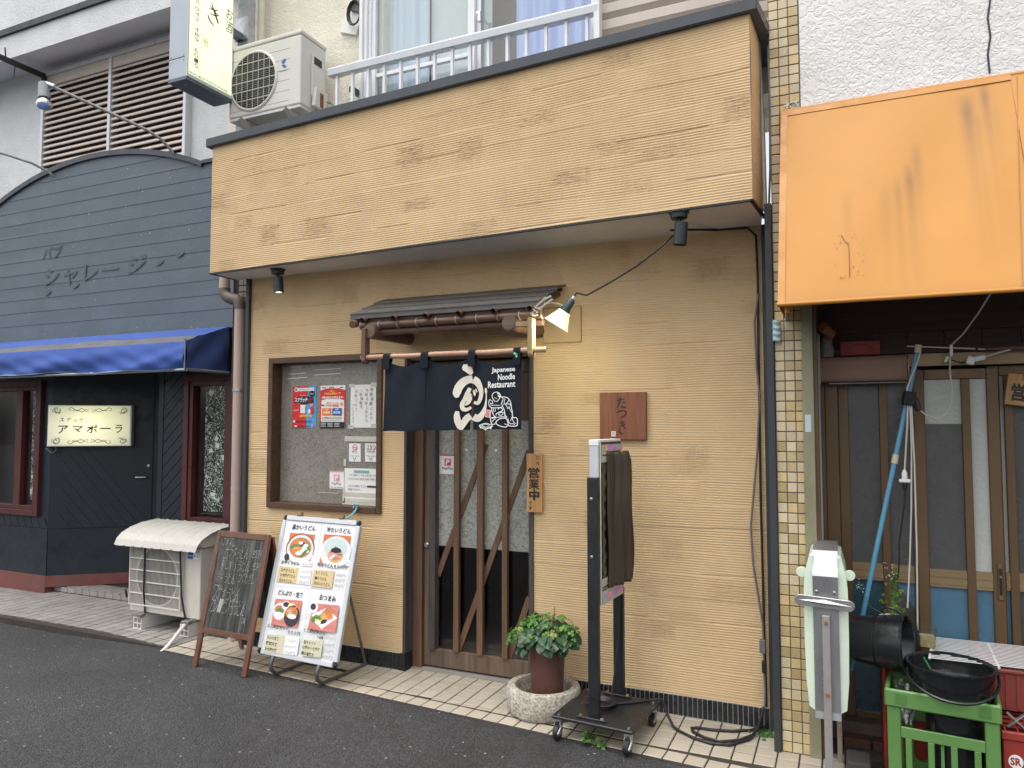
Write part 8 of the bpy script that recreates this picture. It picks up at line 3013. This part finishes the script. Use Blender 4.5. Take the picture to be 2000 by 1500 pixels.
    for (lx, ly), lab in zip(((0.47, -0.07), (0.60, -0.16), (0.76, -0.05)), ('dry leaf scrap on the white wire rack close to the clear cup', 'dry leaf scrap in the middle of the white wire rack', 'dry leaf scrap on the white wire rack near the right edge')):
        o = bpy.data.objects.new('dry_leaf', bpy.data.meshes['leaf'])
        COL.objects.link(o)
        o.location = (lx, ly, 0.563)
        o.scale = (0.013,) * 3
        o.rotation_euler = (rs.uniform(-.4, .4), rs.uniform(-.4, .4), rs.uniform(0, 6))
        tag(o, lab, 'leaf', group='leaf scraps on the rack')
        WM[o.name] = Matrix.Identity(4)
    c = thing('clear_cup', 'clear square plastic cup of yellowish water on the wire rack', 'cup', (0.325, -0.20, 0.56))
    b = MB()
    cx, cy_ = 0.345, -0.17
    for (w0, z0), (w1, z1) in (((0.030, 0.562), (0.040, 0.655)),):
        P = lambda w, z: [(cx - w, cy_ - w, z), (cx + w, cy_ - w, z), (cx + w, cy_ + w, z), (cx - w, cy_ + w, z)]
        lo, hi = P(w0, z0), P(w1, z1)
        for i in range(4):
            b.poly([lo[i], lo[(i + 1) % 4], hi[(i + 1) % 4], hi[i]])
        b.poly(lo)
    b.obj('cup_wall', CLEARP, c)
    b = MB()
    b.prism([(cx - 0.029, cy_ - 0.029, 0.565), (cx + 0.029, cy_ - 0.029, 0.565), (cx + 0.029, cy_ + 0.029, 0.565), (cx - 0.029, cy_ + 0.029, 0.565)], (0, 0, 0.048))
    b.obj('water', YWATER, c)
    # flowering plant behind the bucket
    p = thing('flowering_plant', 'small plant with yellow green leaves and tiny flowers behind the lying bucket', 'plant', (0.19, -0.12, 0.5))
    s = MB()
    ml = bpy.data.meshes['leaf.001'] if 'leaf.001' in bpy.data.meshes else bpy.data.meshes['leaf']
    my = bpy.data.meshes['leaf.002'] if 'leaf.002' in bpy.data.meshes else ml
    MB().lathe([(0.0, 0.54), (0.05, 0.54), (0.062, 0.66), (0.066, 0.66), (0.066, 0.668), (0.058, 0.668), (0.055, 0.65), (0.0, 0.65)], (0.215, -0.10, 0), 24).obj('pot', CARD, p, smooth=True)
    for i in range(70):
        an, rr = rs.uniform(0, 6.28), rs.random() ** 0.7
        hgt = rs.random()
        pos = Vector((0.205 + 0.055 * rr * math.cos(an) * (1.15 - hgt * 0.7) + 0.01 * hgt, -0.10 + 0.05 * rr * math.sin(an), 0.68 + 0.225 * hgt))
        o = bpy.data.objects.new('leaf', my if hgt < 0.55 else ml)
        COL.objects.link(o)
        o.location = pos
        o.rotation_euler = (rs.uniform(-1, 1), rs.uniform(-1, 1), rs.uniform(0, 6))
        q = rs.uniform(0.010, 0.019) * (1.15 - 0.5 * hgt)
        o.scale = (q, q, q)
        par(o, p)
        if i % 5 == 0:
            s.tube([(0.205, -0.10, 0.655), ((0.205 + pos.x) / 2, -0.10, 0.66 + (pos.z - 0.66) * 0.6), pos], 0.0014, 5)
    s.tube([(0.20, -0.12, 0.66), (0.11, -0.16, 0.72), (0.075, -0.2, 0.80), (0.062, -0.2, 0.845)], 0.0014, 5)
    o = s.obj('stems', STEMG, p)
    tag(o, kind='stuff')
    f = MB()
    for i in range(34):
        if i < 24:
            pos = (0.205 + rs.gauss(0, 0.018), -0.11 + rs.gauss(0, 0.015), rs.uniform(0.84, 0.935))
        else:
            pos = (0.065 + rs.gauss(0, 0.008), -0.2, rs.uniform(0.78, 0.86))
        f.lathe([(0, 0.003), (0.0035, 0.001), (0, -0.002)], pos, 6)
    o = f.obj('flowers', P_WHITE, p)
    tag(o, kind='stuff')


crates()


def shop_fittings():
    b = thing('rolled_blind', 'rolled dark brown blind fixed over the left sliding door', 'blind', (0.10, -0.02, 1.88))
    m = MB()
    prof = [(0.0, 1.815), (-0.062, 1.815), (-0.074, 1.83), (-0.078, 1.87), (-0.072, 1.92), (-0.058, 1.94), (0.0, 1.942)]
    m.prism([(-0.098, y, z) for y, z in prof], (0.405, 0, 0))
    m.obj('blind_roll', BLIND, b, bev=0.004)
    m = MB()
    m.prism([(0.3075, y * 1.02, 1.878 + (z - 1.878) * 1.02) for y, z in prof], (0.006, 0, 0))
    m.obj('end_cap', BRONZE_L, b)
    MB().tube([(-0.05, -0.03, 1.808), (0.305, -0.03, 1.808)], 0.004, 6).obj('bottom_wire', STEEL, b)
    p = thing('red_plaque', 'faded red decorative plaque above the rolled brown blind', 'plaque', (0.10, 0.0, 1.95))
    MB().box(0.005, 0.192, 0.004, 0.013, 1.952, 2.026).obj('board', REDP, p, bev=0.003)
    m = MB()
    m.tube([(0.035, 0.003, 1.962)] + [(0.0985 + 0.063 * math.cos(R(t)), 0.003, 1.972 + 0.034 * math.sin(R(t))) for t in range(180, -1, -15)] + [(0.162, 0.003, 1.962)], 0.0025, 6)
    m.obj('raised_arc', REDP, p)
    s = thing('stone_ornament', 'grey stone ornament perched at the left end of the rolled brown blind', 'ornament', (-0.062, -0.02, 1.943))
    m = MB()
    m.lathe([(0.0, 0.0), (0.034, 0.0), (0.037, 0.03), (0.030, 0.07), (0.026, 0.09), (0.020, 0.108), (0.0, 0.116)], (-0.060, -0.03, 1.943), 20)
    rs = random.Random(9)
    for v in m.bm.verts:
        v.co.x += rs.uniform(-0.004, 0.004)
        v.co.y += rs.uniform(-0.004, 0.004)
    m.obj('stone', PLASTERSIGN, s, smooth=True)
    c = MB()
    c.tube([(-0.100, -0.10, 0.62), (-0.101, -0.10, 1.85)], 0.0095, 12)
    c.tube([(-0.101, -0.10, 1.80), (-0.101, -0.10, 2.06)], 0.0135, 12)
    o = c.obj('conduit_pipe', PIPE_G, None, smooth=True)
    tag(o, 'grey plastic conduit pipe running down between olive post and door frame', 'pipe')
    # blue pole
    q = thing('blue_pole', 'faded blue pole with cream cap leaning against the sliding doors', 'pole', (0.06, -0.15, 0.55))
    p0, p1 = Vector((0.020, -0.14, 0.40)), Vector((0.350, -0.11, 1.965))
    MB().tube([p0, p1], 0.0115, 12).obj('tube', BLUEPOLE, q, smooth=True)
    dd = (p1 - p0).normalized()
    MB().cyl(p1 - dd * 0.02, p1 + dd * 0.018, 0.0145, 0.0145, 14).obj('cap', CREAMP, q, smooth=True)
    pm = p0 + dd * ((1.43 - 0.40) / dd.z)
    MB().cyl(pm - dd * 0.022, pm + dd * 0.022, 0.0145, 0.0145, 14).obj('joint_ring', CREAMP, q, smooth=True)
    # adapter and its cords
    a = thing('power_adapter', 'black power adapter tied to the blue pole', 'adapter', (0.315, -0.15, 1.71))
    MB().obox((0.302, -0.150, 1.722), (0.052, 0.04, 0.066), (0, 0.15, 0.35)).obj('adapter_body', RUBBER, a, bev=0.005)
    MB().obox((0.336, -0.138, 1.692), (0.022, 0.035, 0.06), (0, -0.2, 0.2)).obj('plug_body', BLACKP, a, bev=0.004)
    w = MB()
    w.tube([(0.306, -0.145, 1.69), (0.308, -0.14, 1.5), (0.300, -0.13, 1.2), (0.288, -0.12, 0.95), (0.272, -0.12, 0.72)], 0.004, 6)
    w.tube([(0.312, -0.145, 1.69), (0.318, -0.14, 1.4), (0.318, -0.13, 1.0), (0.312, -0.12, 0.62)], 0.004, 6)
    o = w.obj('paired_cord', CABLE_W, None, smooth=True)
    tag(o, 'pair of pale cords hanging straight down from the black power adapter', 'cord')
    w = MB()
    w.tube([(0.36, -0.125, 1.955), (0.345, -0.128, 1.90), (0.318, -0.13, 1.83), (0.296, -0.135, 1.77), (0.30, -0.14, 1.74), (0.292, -0.145, 1.6), (0.278, -0.13, 1.40), (0.276, -0.13, 1.375)], 0.0042, 6)
    o = w.obj('white_cord', CABLE_W, None, smooth=True)
    tag(o, 'white cord twisted round the blue pole down to a hanging socket', 'cord')
    k = thing('hanging_socket', 'white cord socket with black plug hanging beside the blue pole', 'socket', (0.275, -0.13, 1.34))
    MB().lathe([(0.0, 0.045), (0.006, 0.045), (0.012, 0.03), (0.013, 0.0), (0.0, 0.0)], (0.275, -0.13, 1.335), 14).obj('connector', CARD, k, smooth=True)
    MB().box(0.250, 0.300, -0.145, -0.115, 1.318, 1.3345).obj('socket_body', CARD, k, bev=0.004)
    MB().lathe([(0.0, 0.0), (0.011, 0.0), (0.012, -0.015), (0.006, -0.038), (0.0, -0.04)], (0.276, -0.13, 1.317), 12).obj('plug', RUBBER, k, smooth=True)
    w = MB()
    w.tube([(0.276, -0.13, 1.28), (0.272, -0.13, 1.22), (0.258, -0.12, 1.12), (0.245, -0.11, 1.02), (0.243, -0.11, 0.93), (0.236, -0.11, 0.86)], 0.0035, 6)
    o = w.obj('black_cord', CABLE, None, smooth=True)
    tag(o, 'thin black cord dropping from the hanging socket to the plants', 'cord')
    # hanging rod under the head of the doorway
    r = thing('hanging_rod', 'thin white rod ending in a brown dowel slung below the doorway head', 'rod', (0.52, -0.02, 1.96))
    MB().tube([(0.310, -0.02, 1.987), (0.60, -0.02, 1.962)], 0.0038, 8).obj('rod', CABLE_W, r)
    MB().tube([(0.612, -0.02, 1.960), (0.64, -0.02, 1.958)], 0.0038, 8).obj('rod', CABLE_W, r)
    MB().tube([(0.64, -0.02, 1.958), (0.68, -0.02, 1.958), (0.70, -0.02, 1.960), (0.95, -0.02, 1.958)], 0.011, 10, True, [0.006, 0.008, 0.012, 0.012]).obj('dowel', WOODR, r)
    MB().box(0.492, 0.506, -0.032, -0.012, 1.93, 1.985).obj('plastic_clip', CARD, r, bev=0.002)
    MB().obox((0.478, -0.02, 1.915), (0.014, 0.016, 0.03), (0, 0.4, 0)).obj('plastic_clip', CARD, r, bev=0.002)
    w = MB()
    w.tube([(0.66, -0.24, 2.235), (0.60, -0.15, 2.12), (0.545, -0.06, 2.03), (0.502, -0.022, 1.985)], 0.004, 6)
    w.tube([(0.495, -0.024, 1.93), (0.490, -0.03, 1.86), (0.495, -0.04, 1.77), (0.49, -0.06, 1.70), (0.46, -0.09, 1.645), (0.415, -0.12, 1.625), (0.37, -0.13, 1.645), (0.345, -0.135, 1.67)], 0.0036, 6)
    o = w.obj('white_cord', CABLE_W, None, smooth=True)
    tag(o, 'white cord falling from the awning and looping back to the power adapter', 'cord')
    s = thing('hanging_socket', 'white plug and cord joint hanging from the brown dowel', 'socket', (0.60, -0.03, 1.91))
    MB().obox((0.578, -0.03, 1.905), (0.034, 0.025, 0.04), (0, 0.3, 0)).obj('socket_body', CARD, s, bev=0.004)
    MB().obox((0.615, -0.03, 1.915), (0.05, 0.02, 0.026), (0, -0.25, 0)).obj('connector', CARD, s, bev=0.006)
    MB().tube([(0.64, -0.03, 1.922), (0.69, -0.03, 1.938), (0.74, -0.03, 1.952)], 0.0045, 6).obj('lead', CABLE_W, s, smooth=True)
    MB().tube([(0.565, -0.03, 1.90), (0.54, -0.03, 1.895), (0.51, -0.025, 1.905), (0.495, -0.02, 1.915)], 0.0035, 6).obj('lead', CABLE, s, smooth=True)
    # wooden sign at the right edge
    a = thing('wooden_sign', 'wooden open for business sign hanging askew at the right edge', 'sign', (0.79, 0.02, 1.76), (0, R(8), 0))
    MB().box(-0.065, 0.075, -0.010, 0.006, -0.075, 0.075).obj('plank', WOODP, a, True, bev=0.002)
    pr = Print(a, on_wall(0, 0, -0.0105), True)
    pr.text(INK_B, '営', -0.045, -0.055, 0.015, 0.03, 0.03)
    pr.text(INK_B, '只', -0.01, 0.045, 0.015, 0.07, 0.01)
    pr.flush()
    # rag tied to the column under the awning corner
    g = thing('rag', 'pale teal rag tied round the tile column under the awning corner', 'rag', (-0.285, -0.27, 2.06))

    def rag(u, v):
        t = u * math.pi
        return (-0.283 - 0.020 * math.cos(t), -0.262 - 0.020 * math.sin(t) * (1 + 0.3 * math.sin(v * 22)), 2.012 + 0.105 * v + 0.004 * math.sin(u * 7))
    grid('cloth', rag, 12, 24, TEALBAG, g)
    e = thing('roller_bracket', 'rusty orange roller end bracket beneath the left corner of the orange awning', 'bracket', (-0.06, -0.1, 2.05))
    MB().cyl((-0.075, -0.20, 2.085), (-0.035, -0.13, 2.05), 0.026, 0.026, 16).obj('roller_end', M('rusty orange roller', (0.22, 0.075, 0.022), 0.6, 0.25), e, smooth=True)
    MB().cyl((-0.205, -0.66, 2.128), (-0.205, -0.66, 2.098), 0.012, 0.014, 12).obj('hinge_knob', AWN_OD, e, smooth=True)


shop_fittings()
